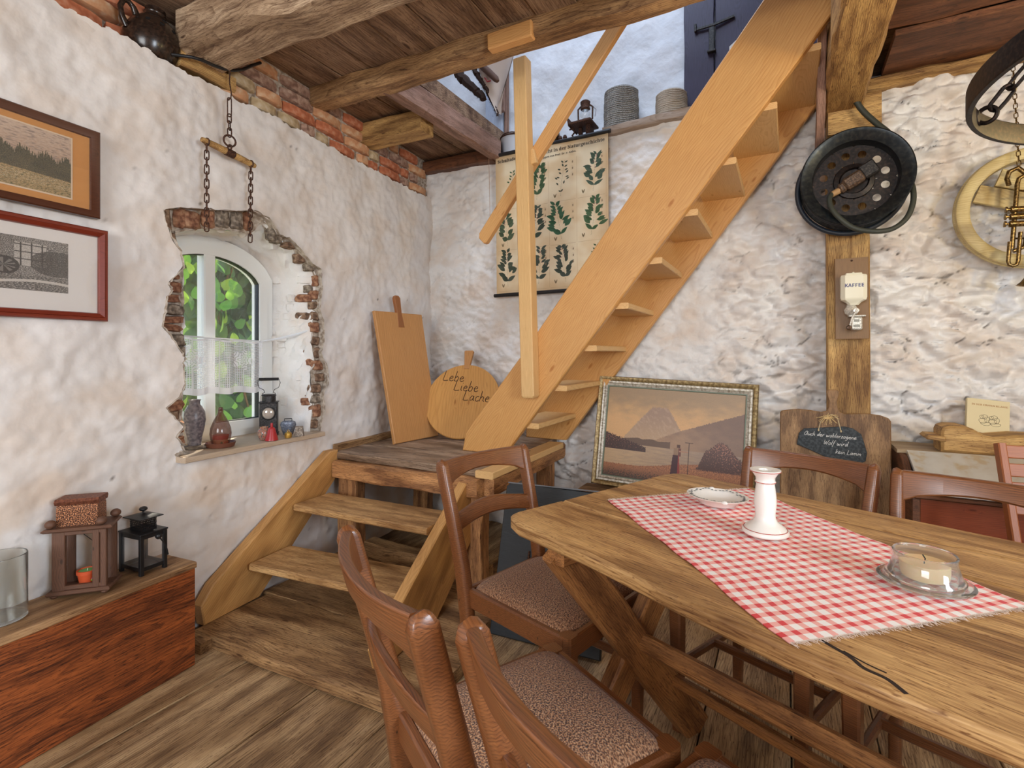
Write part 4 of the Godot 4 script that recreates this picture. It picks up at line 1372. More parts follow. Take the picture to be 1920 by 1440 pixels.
func engraving_print() -> ImageTexture:
	var w := 300
	var h := 190
	var im := Image.create_empty(w, h, false, Image.FORMAT_RGB8)
	for y in h:
		for x in w:
			var u := float(x) / w
			var v := float(y) / h
			var k := 0.5 + 0.9 * noise.get_noise_2d(x * 12.0, y * 14.0) + 0.5 * noise.get_noise_2d(x * 34.0, y * 34.0)
			if v < 0.45 and u < 0.62:
				k = 0.45 + 1.1 * noise.get_noise_2d(x * 16.0, y * 16.0 + 50.0) + (0.25 if u < 0.3 else 0.0)
			if u > 0.62 and u < 0.84 and v > 0.1 and v < 0.55:
				k = 0.72 + 0.3 * noise.get_noise_2d(x * 30.0, y * 8.0)
				if (x % 22) < 3 or (y % 26) < 3:
					k = 0.2
			if u > 0.74 and v > 0.18:
				k = min(k, 0.35 + 0.5 * noise.get_noise_2d(x * 10.0, y * 10.0)) if Vector2(u - 0.92, (v - 0.45) * 0.8).length() < 0.2 else k
			var d := Vector2((u - 0.55) * 1.6, v - 0.56).length()
			if d < 0.17:
				k = 0.18 if d > 0.13 or int(atan2(v - 0.56, u - 0.55) * 3.2) % 2 == 0 else 0.5
			if v > 0.72:
				k = 0.42 + 0.8 * noise.get_noise_2d(x * 5.0 + y * 3.0, y * 20.0)
				if absf(v - 0.86 - 0.05 * sin(u * 6.0)) < 0.025:
					k = 0.8
			k = clampf(k, 0.06, 0.86)
			k -= 0.1 if (x + y) % 3 == 0 else 0.0
			k = clampf(0.45 + (k - 0.45) * 1.7, 0, 1)
			im.set_pixel(x, y, c8(38, 34, 32).lerp(c8(206, 198, 188), k))
	return ImageTexture.create_from_image(im)

func print_mat(t: Texture2D, rough := 0.6) -> StandardMaterial3D:
	var m := StandardMaterial3D.new()
	m.albedo_texture = t
	m.roughness = rough
	return m

func left_pictures() -> void:
	var to_wall := func(z: float, y: float) -> Transform3D: return Transform3D(Basis(Vector3.UP, PI / 2), Vector3(0.022, y, z))
	# upper: brown frame, ochre mount
	var w := 0.56
	var t := tag(empty("framed_picture", to_wall.call(2.278 + w / 2, 1.861)), "framed landscape print in an ochre mount, upper of two on the left wall", "picture")
	part("frame", moulding(w, 0.312, [Vector2(0, -0.012), Vector2(0, 0.010), Vector2(0.004, 0.014), Vector2(0.016, 0.010), Vector2(0.026, 0.006), Vector2(0.028, -0.002)]), M.frame_dark, t)
	var m := MB.new()
	m.box(Vector3(0, 0, -0.006), Vector3(w - 0.03, 0.312 - 0.03, 0.006), 0.0005)
	var mount := part("mount", m, flat(c8(206, 142, 70), 0.8), t)
	m = MB.new()
	m.box(Vector3(0.0, 0.0, -0.0022), Vector3(w - 0.158, 0.215, 0.0014), 0.0003)
	part("paper_margin", m, flat(c8(222, 200, 172), 0.9), mount)
	part("print", quad_print(w - 0.168, 0.205), print_mat(landscape_print()), mount, Transform3D(Basis.IDENTITY, Vector3(0, 0, -0.0012)))
	m = MB.new()
	m.box(Vector3(0, 0, 0.003), Vector3(w - 0.05, 0.312 - 0.05, 0.0012), 0.0002)
	part("pane", m, glass(Color(1, 1, 1, 0.02)), t)
	# lower: red brown frame, white mount
	w = 0.62
	t = tag(empty("framed_picture", to_wall.call(2.252 + w / 2, 1.5015)), "red-brown framed dark engraving in a white mount, lower of two on the left wall", "picture")
	part("frame", moulding(w, 0.331, [Vector2(0, -0.012), Vector2(0, 0.008), Vector2(0.004, 0.013), Vector2(0.012, 0.011), Vector2(0.014, 0.015), Vector2(0.026, 0.008), Vector2(0.029, -0.002)]), M.frame_red, t)
	m = MB.new()
	m.box(Vector3(0, 0, -0.006), Vector3(w - 0.03, 0.331 - 0.03, 0.006), 0.0005)
	mount = part("mount", m, flat(c8(226, 220, 214), 0.85), t)
	part("print", quad_print(0.385, 0.172), print_mat(engraving_print()), mount, Transform3D(Basis.IDENTITY, Vector3(0.0, 0.010, -0.0025)))
	m = MB.new()
	m.box(Vector3(0, 0, 0.003), Vector3(w - 0.05, 0.331 - 0.05, 0.0012), 0.0002)
	part("pane", m, glass(Color(1, 1, 1, 0.02)), t)

func chest_and_lanterns() -> void:
	var t := tag(empty("wooden_chest"), "long low reddish-brown wooden chest standing against the plaster wall", "chest")
	timber("front_board", t, Vector3(0.195, 0.191, 2.95), Vector3(0.195, 0.191, 2.045), 0.022, 0.38, M.chest, Vector3.UP, 0.003)
	timber("lid", t, Vector3(0.105, 0.392, 2.95), Vector3(0.105, 0.392, 2.041), 0.212, 0.024, M.chest_top, Vector3.UP, 0.004)
	timber("end_board", t, Vector3(0.02, 0.19, 2.057), Vector3(0.182, 0.19, 2.057), 0.022, 0.378, M.chest, Vector3.UP, 0.002)
	# wooden lantern
	var top := 0.405
	var l := tag(empty("wooden_lantern", Transform3D(Basis(Vector3.UP, 0.72), Vector3(0.092, top, 2.355))), "dark reddish wooden lantern with an arched copper mesh roof, standing on the chest", "lantern")
	var m := MB.new()
	m.prism(PackedVector2Array([Vector2(-0.088, -0.055), Vector2(0.088, -0.055), Vector2(0.088, 0.055), Vector2(-0.088, 0.055)]), 0.0, 0.014, 0.004)
	part("base", m, M.redwood, l, Transform3D(Basis(Vector3.RIGHT, -PI / 2), Vector3(0, 0.011, 0)))
	for q in [Vector2(-0.07, 0.04), Vector2(0.07, 0.04), Vector2(-0.07, -0.04), Vector2(0.07, -0.04)]:
		m = MB.new()
		m.ball(Vector3(q.x, 0.007, q.y), Vector3(0.011, 0.007, 0.011), 12, 6)
		part("foot", m, M.redwood, l)
	for q in [[-0.058, 0.036, 0.036], [0.045, 0.036, 0.020], [0.066, 0.036, 0.018], [-0.058, -0.036, 0.03], [0.062, -0.036, 0.03]]:
		timber("post", l, Vector3(q[0], 0.022, q[1]), Vector3(q[0], 0.222, q[1]), 0.016, q[2], M.redwood, Vector3.RIGHT, 0.002)
	for z in [0.036, -0.036]:
		timber("rail", l, Vector3(-0.07, 0.214, z), Vector3(0.07, 0.214, z), 0.014, 0.016, M.redwood, Vector3.UP, 0.002)
		timber("rail", l, Vector3(-0.07, 0.031, z), Vector3(0.07, 0.031, z), 0.014, 0.014, M.redwood, Vector3.UP, 0.002)
	for s in [-1.0, 1.0]:
		m = MB.new()
		m.box(Vector3(0.062 * s, 0.12, 0), Vector3(0.0015, 0.18, 0.05), 0.0002)
		part("pane", m, M.glass, l)
	m = MB.new()
	m.prism(PackedVector2Array([Vector2(-0.098, -0.062), Vector2(0.098, -0.062), Vector2(0.086, 0.058), Vector2(-0.086, 0.058)]), 0.0, 0.012, 0.005)
	part("roof", m, M.redwood, l, Transform3D(Basis(Vector3.RIGHT, -PI / 2), Vector3(0, 0.222, 0)))
	m = MB.new()
	var arch := PackedVector2Array([Vector2(-0.036, 0), Vector2(0.036, 0)])
	for i in 11:
		var a := PI * i / 10.0
		arch.append(Vector2(0.034 * cos(a), 0.055 + 0.03 * sin(a)))
	m.prism(arch, -0.058, 0.058, 0.001)
	part("mesh_vent", m, M.copper_mesh, l, Transform3D(Basis(Vector3.UP, PI / 2), Vector3(-0.012, 0.233, -0.004)))
	m = MB.new()
	m.prism(PackedVector2Array([Vector2(-0.04, 0.0), Vector2(-0.034, -0.012), Vector2(0.034, -0.012), Vector2(0.04, 0.0), Vector2(0.034, 0.008), Vector2(-0.034, 0.008)]), -0.062, 0.062, 0.001)
	part("roof_cap", m, M.copper, l, Transform3D(Basis(Vector3.UP, PI / 2), Vector3(-0.012, 0.316, -0.004)))
	for q in [Vector2(-0.078, 0.045), Vector2(0.062, 0.045), Vector2(-0.07, -0.04), Vector2(0.072, -0.042)]:
		m = MB.new()
		m.ball(Vector3(q.x, 0.248, q.y), Vector3(0.016, 0.014, 0.016), 14, 8)
		part("knob", m, M.redwood, l)
	m = MB.new()
	m.tube([Vector3(-0.03, 0.20, -0.028), Vector3(0.045, 0.125, -0.028)], 0.0012, 5)
	m.tube([Vector3(-0.03, 0.03, -0.028), Vector3(0.05, 0.125, -0.028)], 0.0012, 5)
	part("wire", m, M.black, l)
	l = tag(empty("pot_candle", Transform3D(Basis.IDENTITY, Vector3(0.096, top + 0.026, 2.352))), "small orange pot with a green candle inside the wooden lantern", "candle")
	m = MB.new()
	m.lathe([Vector2(0, 0), Vector2(0.021, 0), Vector2(0.027, 0.034), Vector2(0.0295, 0.035), Vector2(0.0295, 0.046), Vector2(0.0265, 0.047), Vector2(0.0255, 0.041), Vector2(0, 0.041)], 28, false)
	part("pot", m, flat(c8(206, 84, 40), 0.6), l)
	m = MB.new()
	m.lathe([Vector2(0, 0.0405), Vector2(0.0255, 0.0405), Vector2(0.025, 0.043), Vector2(0, 0.0425)], 20, false)
	part("wax", m, flat(c8(120, 186, 110), 0.6), l)
	m = MB.new()
	m.tube([Vector3(0, 0.042, 0), Vector3(0.003, 0.05, 0.0)], 0.001, 5)
	part("wick", m, flat(c8(240, 236, 220)), l)
	for q in [[0.35, c8(196, 70, 150), 0.010, 0.017], [0.15, c8(150, 170, 60), 0.006, 0.014]]:
		m = MB.new()
		var a: float = q[0]
		m.ball(Vector3(0.0245 * cos(a), q[3], -0.0245 * sin(a)), Vector3(q[2] * 0.4, q[2] * 0.8, q[2]), 8, 6)
		part("flower", m, flat(q[1], 0.6), l)
	# black lantern
	l = tag(empty("metal_lantern", Transform3D(Basis(Vector3.UP, 0.0), Vector3(0.094, top, 2.168))), "small black metal lantern with a pierced chimney, at the end of the chest", "lantern")
	for q in [Vector2(-1, -1), Vector2(1, -1), Vector2(1, 1), Vector2(-1, 1)]:
		m = MB.new()
		m.box(Vector3(q.x * 0.057, 0.0725, q.y * 0.042), Vector3(0.013, 0.145, 0.013), 0.001)
		part("leg", m, M.black, l)
	for y in [0.022, 0.138]:
		m = MB.new()
		for s in [-1.0, 1.0]:
			m.box(Vector3(0, y, 0.044 * s), Vector3(0.120, 0.014, 0.004), 0.0005)
			m.box(Vector3(0.059 * s, y, 0), Vector3(0.004, 0.014, 0.090), 0.0005)
		if y < 0.1:
			m.box(Vector3(0, 0.016, 0), Vector3(0.118, 0.003, 0.088), 0.0005)
		part("frame", m, M.black, l)
	for s in [-1.0, 1.0]:
		m = MB.new()
		m.box(Vector3(0, 0.08, 0.0435 * s), Vector3(0.106, 0.11, 0.001), 0.0002)
		part("pane", m, M.glass, l)
		m = MB.new()
		m.box(Vector3(0.0585 * s, 0.08, 0), Vector3(0.001, 0.11, 0.078), 0.0002)
		part("pane", m, M.glass, l)
	m = MB.new()
	m.box(Vector3(0, 0.149, 0), Vector3(0.132, 0.006, 0.102), 0.002)
	part("top_plate", m, M.black, l)
	m = MB.new()
	for s in [-1.0, 1.0]:
		m.quad(Vector3(-0.036, 0.152, 0.026 * s), Vector3(0.036, 0.152, 0.026 * s), Vector3(0.036, 0.20, 0.026 * s), Vector3(-0.036, 0.20, 0.026 * s), Vector2(0, 0), Vector2(1.4, 0), Vector2(1.4, 1), Vector2(0, 1))
		m.quad(Vector3(0.036 * s, 0.152, 0.026), Vector3(0.036 * s, 0.152, -0.026), Vector3(0.036 * s, 0.20, -0.026), Vector3(0.036 * s, 0.20, 0.026), Vector2(0, 0), Vector2(1, 0), Vector2(1, 1), Vector2(0, 1))
	part("pierced_chimney", m, pierced(), l)
	m = MB.new()
	m.loops([PackedVector3Array([Vector3(-0.052, 0.199, 0.042), Vector3(0.052, 0.199, 0.042), Vector3(0.052, 0.199, -0.042), Vector3(-0.052, 0.199, -0.042)]), PackedVector3Array([Vector3(-0.052, 0.202, 0.042), Vector3(0.052, 0.202, 0.042), Vector3(0.052, 0.202, -0.042), Vector3(-0.052, 0.202, -0.042)]), PackedVector3Array([Vector3(-0.012, 0.213, 0.01), Vector3(0.012, 0.213, 0.01), Vector3(0.012, 0.213, -0.01), Vector3(-0.012, 0.213, -0.01)])])
	part("roof", m, M.black, l)
	m = MB.new()
	m.tube([Vector3(0, 0.21, 0), Vector3(0, 0.222, 0)], 0.003, 8)
	m.ball(Vector3(0, 0.228, 0), Vector3(0.014, 0.009, 0.014), 14, 8)
	part("knob", m, M.black, l)
	m = MB.new()
	m.ball(Vector3(0.06, 0.128, -0.018), Vector3(0.012, 0.012, 0.012), 12, 8)
	m.tube([Vector3(0.065, 0.12, -0.02), Vector3(0.07, 0.10, -0.032), Vector3(0.071, 0.07, -0.042), Vector3(0.07, 0.05, -0.046)], 0.003, 6)
	part("handle", m, M.black, l)
	# glass cylinder
	var g := tag(empty("glass_cylinder", Transform3D(Basis.IDENTITY, Vector3(0.078, top, 2.575))), "clear glass cylinder vase on the chest at the picture's left edge", "vase")
	m = MB.new()
	m.lathe([Vector2(0, 0.0), Vector2(0.060, 0.0), Vector2(0.065, 0.004), Vector2(0.065, 0.195), Vector2(0.0635, 0.198), Vector2(0.0615, 0.195), Vector2(0.061, 0.012), Vector2(0, 0.008)], 40, false)
	part("glass", m, M.thick_glass, g, Transform3D.IDENTITY, 50.0)

func pierced() -> StandardMaterial3D:
	var im := Image.create_empty(96, 64, false, Image.FORMAT_RGBA8)
	for y in 64:
		for x in 96:
			var r := int(y / 10)
			var fx := fposmod(x + (5.0 if r % 2 else 0.0), 10.0) - 5.0
			var fy := fposmod(float(y), 10.0) - 5.0
			im.set_pixel(x, y, Color(0.09, 0.09, 0.1, 0.0 if absf(fx) + absf(fy) * 0.9 < 3.2 and y < 58 and y > 6 else 1.0))
	var m := print_mat(ImageTexture.create_from_image(im), 0.4)
	m.transparency = BaseMaterial3D.TRANSPARENCY_ALPHA_SCISSOR
	m.alpha_scissor_threshold = 0.5
	m.cull_mode = BaseMaterial3D.CULL_DISABLED
	return m

func link_mesh(l: float, w: float, r: float) -> ArrayMesh:
	# one oval chain link in x,y, long along y
	var m := MB.new()
	var pts := []
	for i in 16:
		var a := TAU * i / 16.0
		var y := sin(a) * w / 2.0 + signf(sin(a)) * (l - w) / 2.0
		pts.append(Vector3(cos(a) * w / 2.0, y, 0))
	m.tube(pts, r, 6, true)
	return m.done(60.0)

func chain(parent: Node3D, p0: Vector3, p1: Vector3, n: int, mesh: ArrayMesh, l: float, mat: Material, sag := 0.0) -> void:
	var d := (p1 - p0).normalized()
	for i in n:
		var k := (i + 0.5) / n
		var p := p0.lerp(p1, k) + Vector3(0, -sag * 4.0 * k * (1.0 - k), 0)
		var dd := (d + Vector3(0, -sag * 4.0 * (1.0 - 2.0 * k) / p0.distance_to(p1), 0)).normalized()
		var side := dd.cross(Vector3.BACK if absf(dd.z) < 0.8 else Vector3.UP).normalized()
		var b := Basis(side, dd, side.cross(dd)) * Basis(Vector3.UP, (PI / 2 if i % 2 else 0.0) + 0.5)
		part("link", mesh, mat, parent, Transform3D(b, p))

func swingletree() -> void:
	var t := tag(empty("swingletree"), "small wooden harness bar hanging on rusty chains above the window", "harness bar")
	var m := MB.new()
	m.tube([Vector3(0.06, 2.131, 1.912), Vector3(0.06, 2.130, 1.90), Vector3(0.06, 2.126, 1.84), Vector3(0.06, 2.12, 1.78), Vector3(0.06, 2.114, 1.71), Vector3(0.06, 2.108, 1.655), Vector3(0.06, 2.107, 1.645)], [0.010, 0.0125, 0.0145, 0.016, 0.0145, 0.0125, 0.010], 12)
	part("bar", m, M.rough, t, Transform3D.IDENTITY, 60.0)
	m = MB.new()
	m.tube([Vector3(0.06, 2.1225, 1.80), Vector3(0.06, 2.1185, 1.758)], 0.0175, 12)
	part("iron_sleeve", m, M.rust, t)
	for q in [[2.129, 1.888], [2.110, 1.668]]:
		m = MB.new()
		m.ring(Vector3(0.06, q[0], q[1]), Vector3(0, -0.09, 1), 0.0145, 0.0035, 16, 6)
		part("end_ring", m, M.rust, t)
	m = MB.new()
	m.ring(Vector3(0.06, 2.175, 1.779), Vector3(1, 0, 0.35), 0.025, 0.0042, 20, 8)
	part("ring", m, M.rust, t)
	m = MB.new()
	m.ring(Vector3(0.06, 2.145, 1.779), Vector3(0, 0, 1), 0.012, 0.004, 14, 6)
	part("eye", m, M.rust, t)
	var lk := link_mesh(0.042, 0.017, 0.0028)
	var ln := link_mesh(0.085, 0.016, 0.0028)
	chain(t, Vector3(0.06, 2.197, 1.779), Vector3(0.06, 2.29, 1.781), 3, lk, 0.04, M.rust)
	part("link", ln, M.rust, t, Transform3D(Basis(Vector3.UP, 0.9), Vector3(0.06, 2.326, 1.78)))
	m = MB.new()
	m.tube([Vector3(0.062, 2.355, 1.785), Vector3(0.05, 2.362, 1.778), Vector3(0.058, 2.37, 1.772), Vector3(0.066, 2.39, 1.775), Vector3(0.064, 2.43, 1.782), Vector3(0.055, 2.46, 1.776), Vector3(0.055, 2.50, 1.772)], 0.003, 6)
	part("hook", m, M.rust, t)
	chain(t, Vector3(0.06, 2.118, 1.889), Vector3(0.06, 1.748, 1.889), 12, lk, 0.04, M.rust)
	chain(t, Vector3(0.06, 2.098, 1.668), Vector3(0.06, 1.745, 1.672), 12, lk, 0.04, M.rust)

func jug_and_cable() -> void:
	var t := tag(empty("stoneware_jug", Transform3D(Basis.from_euler(Vector3(-0.10, 0, 0.0)), Vector3(-0.085, 2.416, 2.035))), "dark brown glazed jug with small round holes, on the wall ledge beside the beam", "jug")
	var m := MB.new()
	m.lathe([Vector2(0, 0), Vector2(0.062, 0), Vector2(0.080, 0.018), Vector2(0.098, 0.055), Vector2(0.103, 0.09), Vector2(0.098, 0.125), Vector2(0.080, 0.162), Vector2(0.055, 0.188), Vector2(0.040, 0.200), Vector2(0.036, 0.212), Vector2(0.041, 0.218), Vector2(0.036, 0.226), Vector2(0.038, 0.238), Vector2(0.030, 0.240), Vector2(0.026, 0.225), Vector2(0, 0.22)], 36, false)
	part("body", m, M.glaze, t, Transform3D.IDENTITY, 60.0)
	m = MB.new()
	m.tube([Vector3(0.0, 0.165, 0.066), Vector3(0.0, 0.192, 0.082), Vector3(0.0, 0.203, 0.102), Vector3(0.0, 0.195, 0.120), Vector3(0.0, 0.165, 0.128), Vector3(0.0, 0.13, 0.118), Vector3(0.0, 0.10, 0.096)], [0.014, 0.011, 0.010, 0.010, 0.010, 0.011, 0.014], 10)
	part("handle", m, M.glaze, t, Transform3D.IDENTITY, 60.0)
	for q in [[0.9, 0.145], [0.35, 0.145], [-0.2, 0.145], [-0.75, 0.145], [0.6, 0.165], [-0.5, 0.09], [1.3, 0.15], [-0.05, 0.17]]:
		var a: float = q[0]
		var y: float = q[1]
		var r := 0.0985 if y < 0.12 else lerpf(0.0915, 0.074, (y - 0.14) / 0.03)
		m = MB.new()
		m.lathe([Vector2(0, -0.004), Vector2(0.009, -0.004), Vector2(0.0085, 0.0015), Vector2(0, 0.001)], 14, false)
		var n := Vector3(cos(a), (0.05 if y < 0.12 else 0.65), -sin(a)).normalized()
		var sd := n.cross(Vector3.UP).normalized()
		part("hole", m, flat(c8(6, 5, 5), 0.95), t, Transform3D(Basis(sd, n, sd.cross(n)), Vector3(r * cos(a), y, -r * sin(a)) - n * 0.0005))  # solid black disc, painted for the darkness inside a hole
	m = MB.new()
	m.tube([Vector3(0.0, 2.458, 2.0), Vector3(0.045, 2.466, 1.947), Vector3(0.05, 2.476, 1.90), Vector3(0.05, 2.480, 1.851), Vector3(0.05, 2.490, 1.80), Vector3(0.05, 2.506, 1.755), Vector3(0.045, 2.540, 1.70), Vector3(0.04, 2.588, 1.646), Vector3(0.02, 2.64, 1.58)], 0.007, 8)
	tag(part("cable", m, M.black, self, Transform3D.IDENTITY, 60.0), "thick black cable looping under the thick beam from the jug", "cable")

func window_and_sill() -> void:
	var t := structure(empty("window_1"), "white arched two-light window with a centre mullion")
	var ring := func(g0: float, g1: float, x0: float, x1: float) -> MB:
		var m := MB.new()
		var a := window_outline(g0)
		var b := window_outline(g1)
		var rs := []
		for i in a.size():
			rs.append(PackedVector3Array([Vector3(x1, a[i].y, a[i].x), Vector3(x0, a[i].y, a[i].x), Vector3(x0, b[i].y, b[i].x), Vector3(x1, b[i].y, b[i].x)]))
		m.loops(rs, true, true, false)
		return m
	part("frame", ring.call(0.004, -0.045, -0.34, -0.272), M.upvc, t, Transform3D.IDENTITY, 30.0)
	part("sash", ring.call(-0.040, -0.088, -0.325, -0.262), M.upvc, t, Transform3D.IDENTITY, 30.0)
	part("seal", ring.call(-0.086, -0.092, -0.30, -0.272), M.black, t, Transform3D.IDENTITY, 30.0)
	var m := MB.new()
	m.box(Vector3(-0.296, 1.28, 1.63), Vector3(0.06, 0.89, 0.062), 0.006)
	part("mullion", m, M.upvc, t)
	var o := window_outline(-0.085)
	for s in [0, 1]:
		var poly := PackedVector2Array()
		for v in o:
			if (s == 0 and v.x <= 1.6201) or (s == 1 and v.x >= 1.6199):
				poly.append(Vector2(-v.x, v.y))
		var lo := Vector2(-1.62, o[0].y)
		if s == 0:
			poly.append(lo)
			# order: bottom right corner, crown ... down to springing, foot of the mullion
			var ordered := PackedVector2Array([Vector2(-o[0].x, o[0].y)])
			for i in range(o.size() - 1, 1, -1):
				if o[i].x <= 1.6201:
					ordered.append(Vector2(-o[i].x, o[i].y))
			ordered.append(lo)
			poly = ordered
		else:
			var ordered := PackedVector2Array([Vector2(-o[1].x, o[1].y)])
			for i in range(2, o.size()):
				if o[i].x >= 1.6199:
					ordered.append(Vector2(-o[i].x, o[i].y))
			ordered.append(lo)
			poly = ordered
		m = MB.new()
		m.prism(poly, -0.002, 0.002)
		part("pane", m, glass(Color(0.95, 1.0, 0.97, 0.05)), t, Transform3D(Basis(Vector3.UP, PI / 2), Vector3(-0.288, 0, 0)))
	# sill board
	var s2 := structure(empty("trim_1"), "window sill board with a worn brown edge")
	timber("sill", s2, Vector3(-0.115, 0.772, 1.975), Vector3(-0.115, 0.768, 1.175), 0.33, 0.024, M.sill, Vector3.UP, 0.003)
	# net curtain on a wire
	var c := tag(empty("net_curtain"), "half-height white lace net curtain on a wire across the window", "curtain")
	m = MB.new()
	var fall := func(u: float, v: float) -> Vector3:
		return Vector3(-0.205 + 0.010 * sin(u * 23.0) * (0.4 + 0.6 * v) + 0.006 * sin(u * 51.0), 1.298 - 0.016 * u - 0.272 * v - 0.004 * sin(u * 23.0), 1.935 - 0.565 * u)
	m.grid(60, 14, fall)
	part("lace", m, lace(), c, Transform3D.IDENTITY, 70.0)
	m = MB.new()
	m.tube([Vector3(-0.205, 1.305, 1.95), Vector3(-0.205, 1.283, 1.38), Vector3(-0.15, 1.300, 1.31), Vector3(-0.10, 1.322, 1.245), Vector3(-0.045, 1.352, 1.185)], [0.004, 0.004, 0.007, 0.008, 0.004], 6)
	part("curtain_wire", m, flat(c8(226, 230, 234), 0.7), c)
	# things on the sill
	var y := 0.7845
	var v := tag(empty("stoneware_vase", Transform3D(Basis.IDENTITY, Vector3(-0.125, y, 1.812))), "tall grey stoneware vase at the broken edge on the window sill", "vase")
	m = MB.new()
	m.lathe([Vector2(0, 0.014), Vector2(0.026, 0.014), Vector2(0.028, 0.02), Vector2(0.030, 0.05), Vector2(0.039, 0.09), Vector2(0.045, 0.13), Vector2(0.042, 0.165), Vector2(0.030, 0.19), Vector2(0.022, 0.20), Vector2(0.022, 0.215), Vector2(0.027, 0.222), Vector2(0.02, 0.22), Vector2(0, 0.20)], 30, false)
	part("body", m, M.grey_glaze, v, Transform3D.IDENTITY, 60.0)
	part("stone_slab", lump(Vector3(0.085, 0.014, 0.085), 0.2), M.stone_b, v, Transform3D(Basis.IDENTITY, Vector3(0.005, 0.007, 0.0)))
	v = tag(empty("clay_saucer", Transform3D(Basis.IDENTITY, Vector3(-0.052, y, 1.738))), "brown clay saucer under the brown glass bottle on the sill", "saucer")
	m = MB.new()
	m.lathe([Vector2(0, 0), Vector2(0.055, 0), Vector2(0.058, 0.004), Vector2(0.064, 0.021), Vector2(0.061, 0.022), Vector2(0.054, 0.008), Vector2(0, 0.006)], 32, false)
	part("body", m, flat(c8(112, 66, 48), 0.5), v, Transform3D.IDENTITY, 50.0)
	v = tag(empty("glass_bottle", Transform3D(Basis.IDENTITY, Vector3(-0.052, y + 0.007, 1.738))), "brown onion-shaped glass bottle standing in a saucer on the sill", "bottle")
	m = MB.new()
	m.lathe([Vector2(0.036, 0.004), Vector2(0.043, 0.03), Vector2(0.046, 0.055), Vector2(0.043, 0.08), Vector2(0.033, 0.108), Vector2(0.021, 0.132), Vector2(0.0125, 0.148), Vector2(0.0095, 0.158), Vector2(0.012, 0.163), Vector2(0.009, 0.167), Vector2(0.009, 0.176), Vector2(0.006, 0.176), Vector2(0.006, 0.16)], 32, false)
	var bg := glass(Color(0.42, 0.25, 0.2, 0.62))
	part("glass", m, bg, v, Transform3D.IDENTITY, 60.0)
	v = tag(empty("flower_pot_candle", Transform3D(Basis.IDENTITY, Vector3(-0.052, y + 0.007, 1.738))), "tiny patterned pot with a red rim inside the brown glass bottle", "candle")
	m = MB.new()
	m.lathe([Vector2(0, 0), Vector2(0.026, 0), Vector2(0.031, 0.028), Vector2(0, 0.028)], 24, false)
	part("pot", m, flat(c8(232, 150, 96), 0.6), v)
	m = MB.new()
	m.lathe([Vector2(0, 0.028), Vector2(0.032, 0.028), Vector2(0.0355, 0.047), Vector2(0, 0.048)], 24, false)
	part("rim", m, flat(c8(214, 24, 36), 0.5), v)
	for a in [-0.5, 0.05, 0.6, 1.1]:
		m = MB.new()
		m.ball(Vector3(0.0285 * cos(a), 0.014, -0.0285 * sin(a)), Vector3(0.002, 0.006, 0.006), 8, 6)
		part("dot", m, flat(c8(40, 110, 60) if int(a * 10) % 2 else c8(226, 90, 40), 0.6), v)
	railway_lantern(y)
	small_bells(y)

func lace() -> StandardMaterial3D:
	var im := Image.create_empty(512, 256, false, Image.FORMAT_RGBA8)
	for y in 256:
		for x in 512:
			var a := 0.22
			if x % 8 < 3 or y % 8 < 3:
				a = 0.8
			if y > 226 or y < 10:
				a = 0.9
			if (x % 128) < 26 and (x % 128) > 18:
				a = 0.85
			for cx in [150.0, 400.0]:
				var q := Vector2(x - cx, (y - 96.0))
				var r := q.length()
				var pet := 26.0 + 26.0 * absf(cos(2.5 * atan2(q.y, q.x)))
				if r < pet:
					a = 0.45 if fposmod(r + 6.0 * cos(5.0 * atan2(q.y, q.x)), 15.0) < 4.0 else 0.95
			var c := Color(0.95, 0.95, 0.97, a)
			im.set_pixel(x, y, c)
	var m := print_mat(ImageTexture.create_from_image(im), 0.9)
	m.transparency = BaseMaterial3D.TRANSPARENCY_ALPHA
	m.cull_mode = BaseMaterial3D.CULL_DISABLED
	m.backlight_enabled = true
	m.backlight = Color(0.5, 0.5, 0.5)
	return m

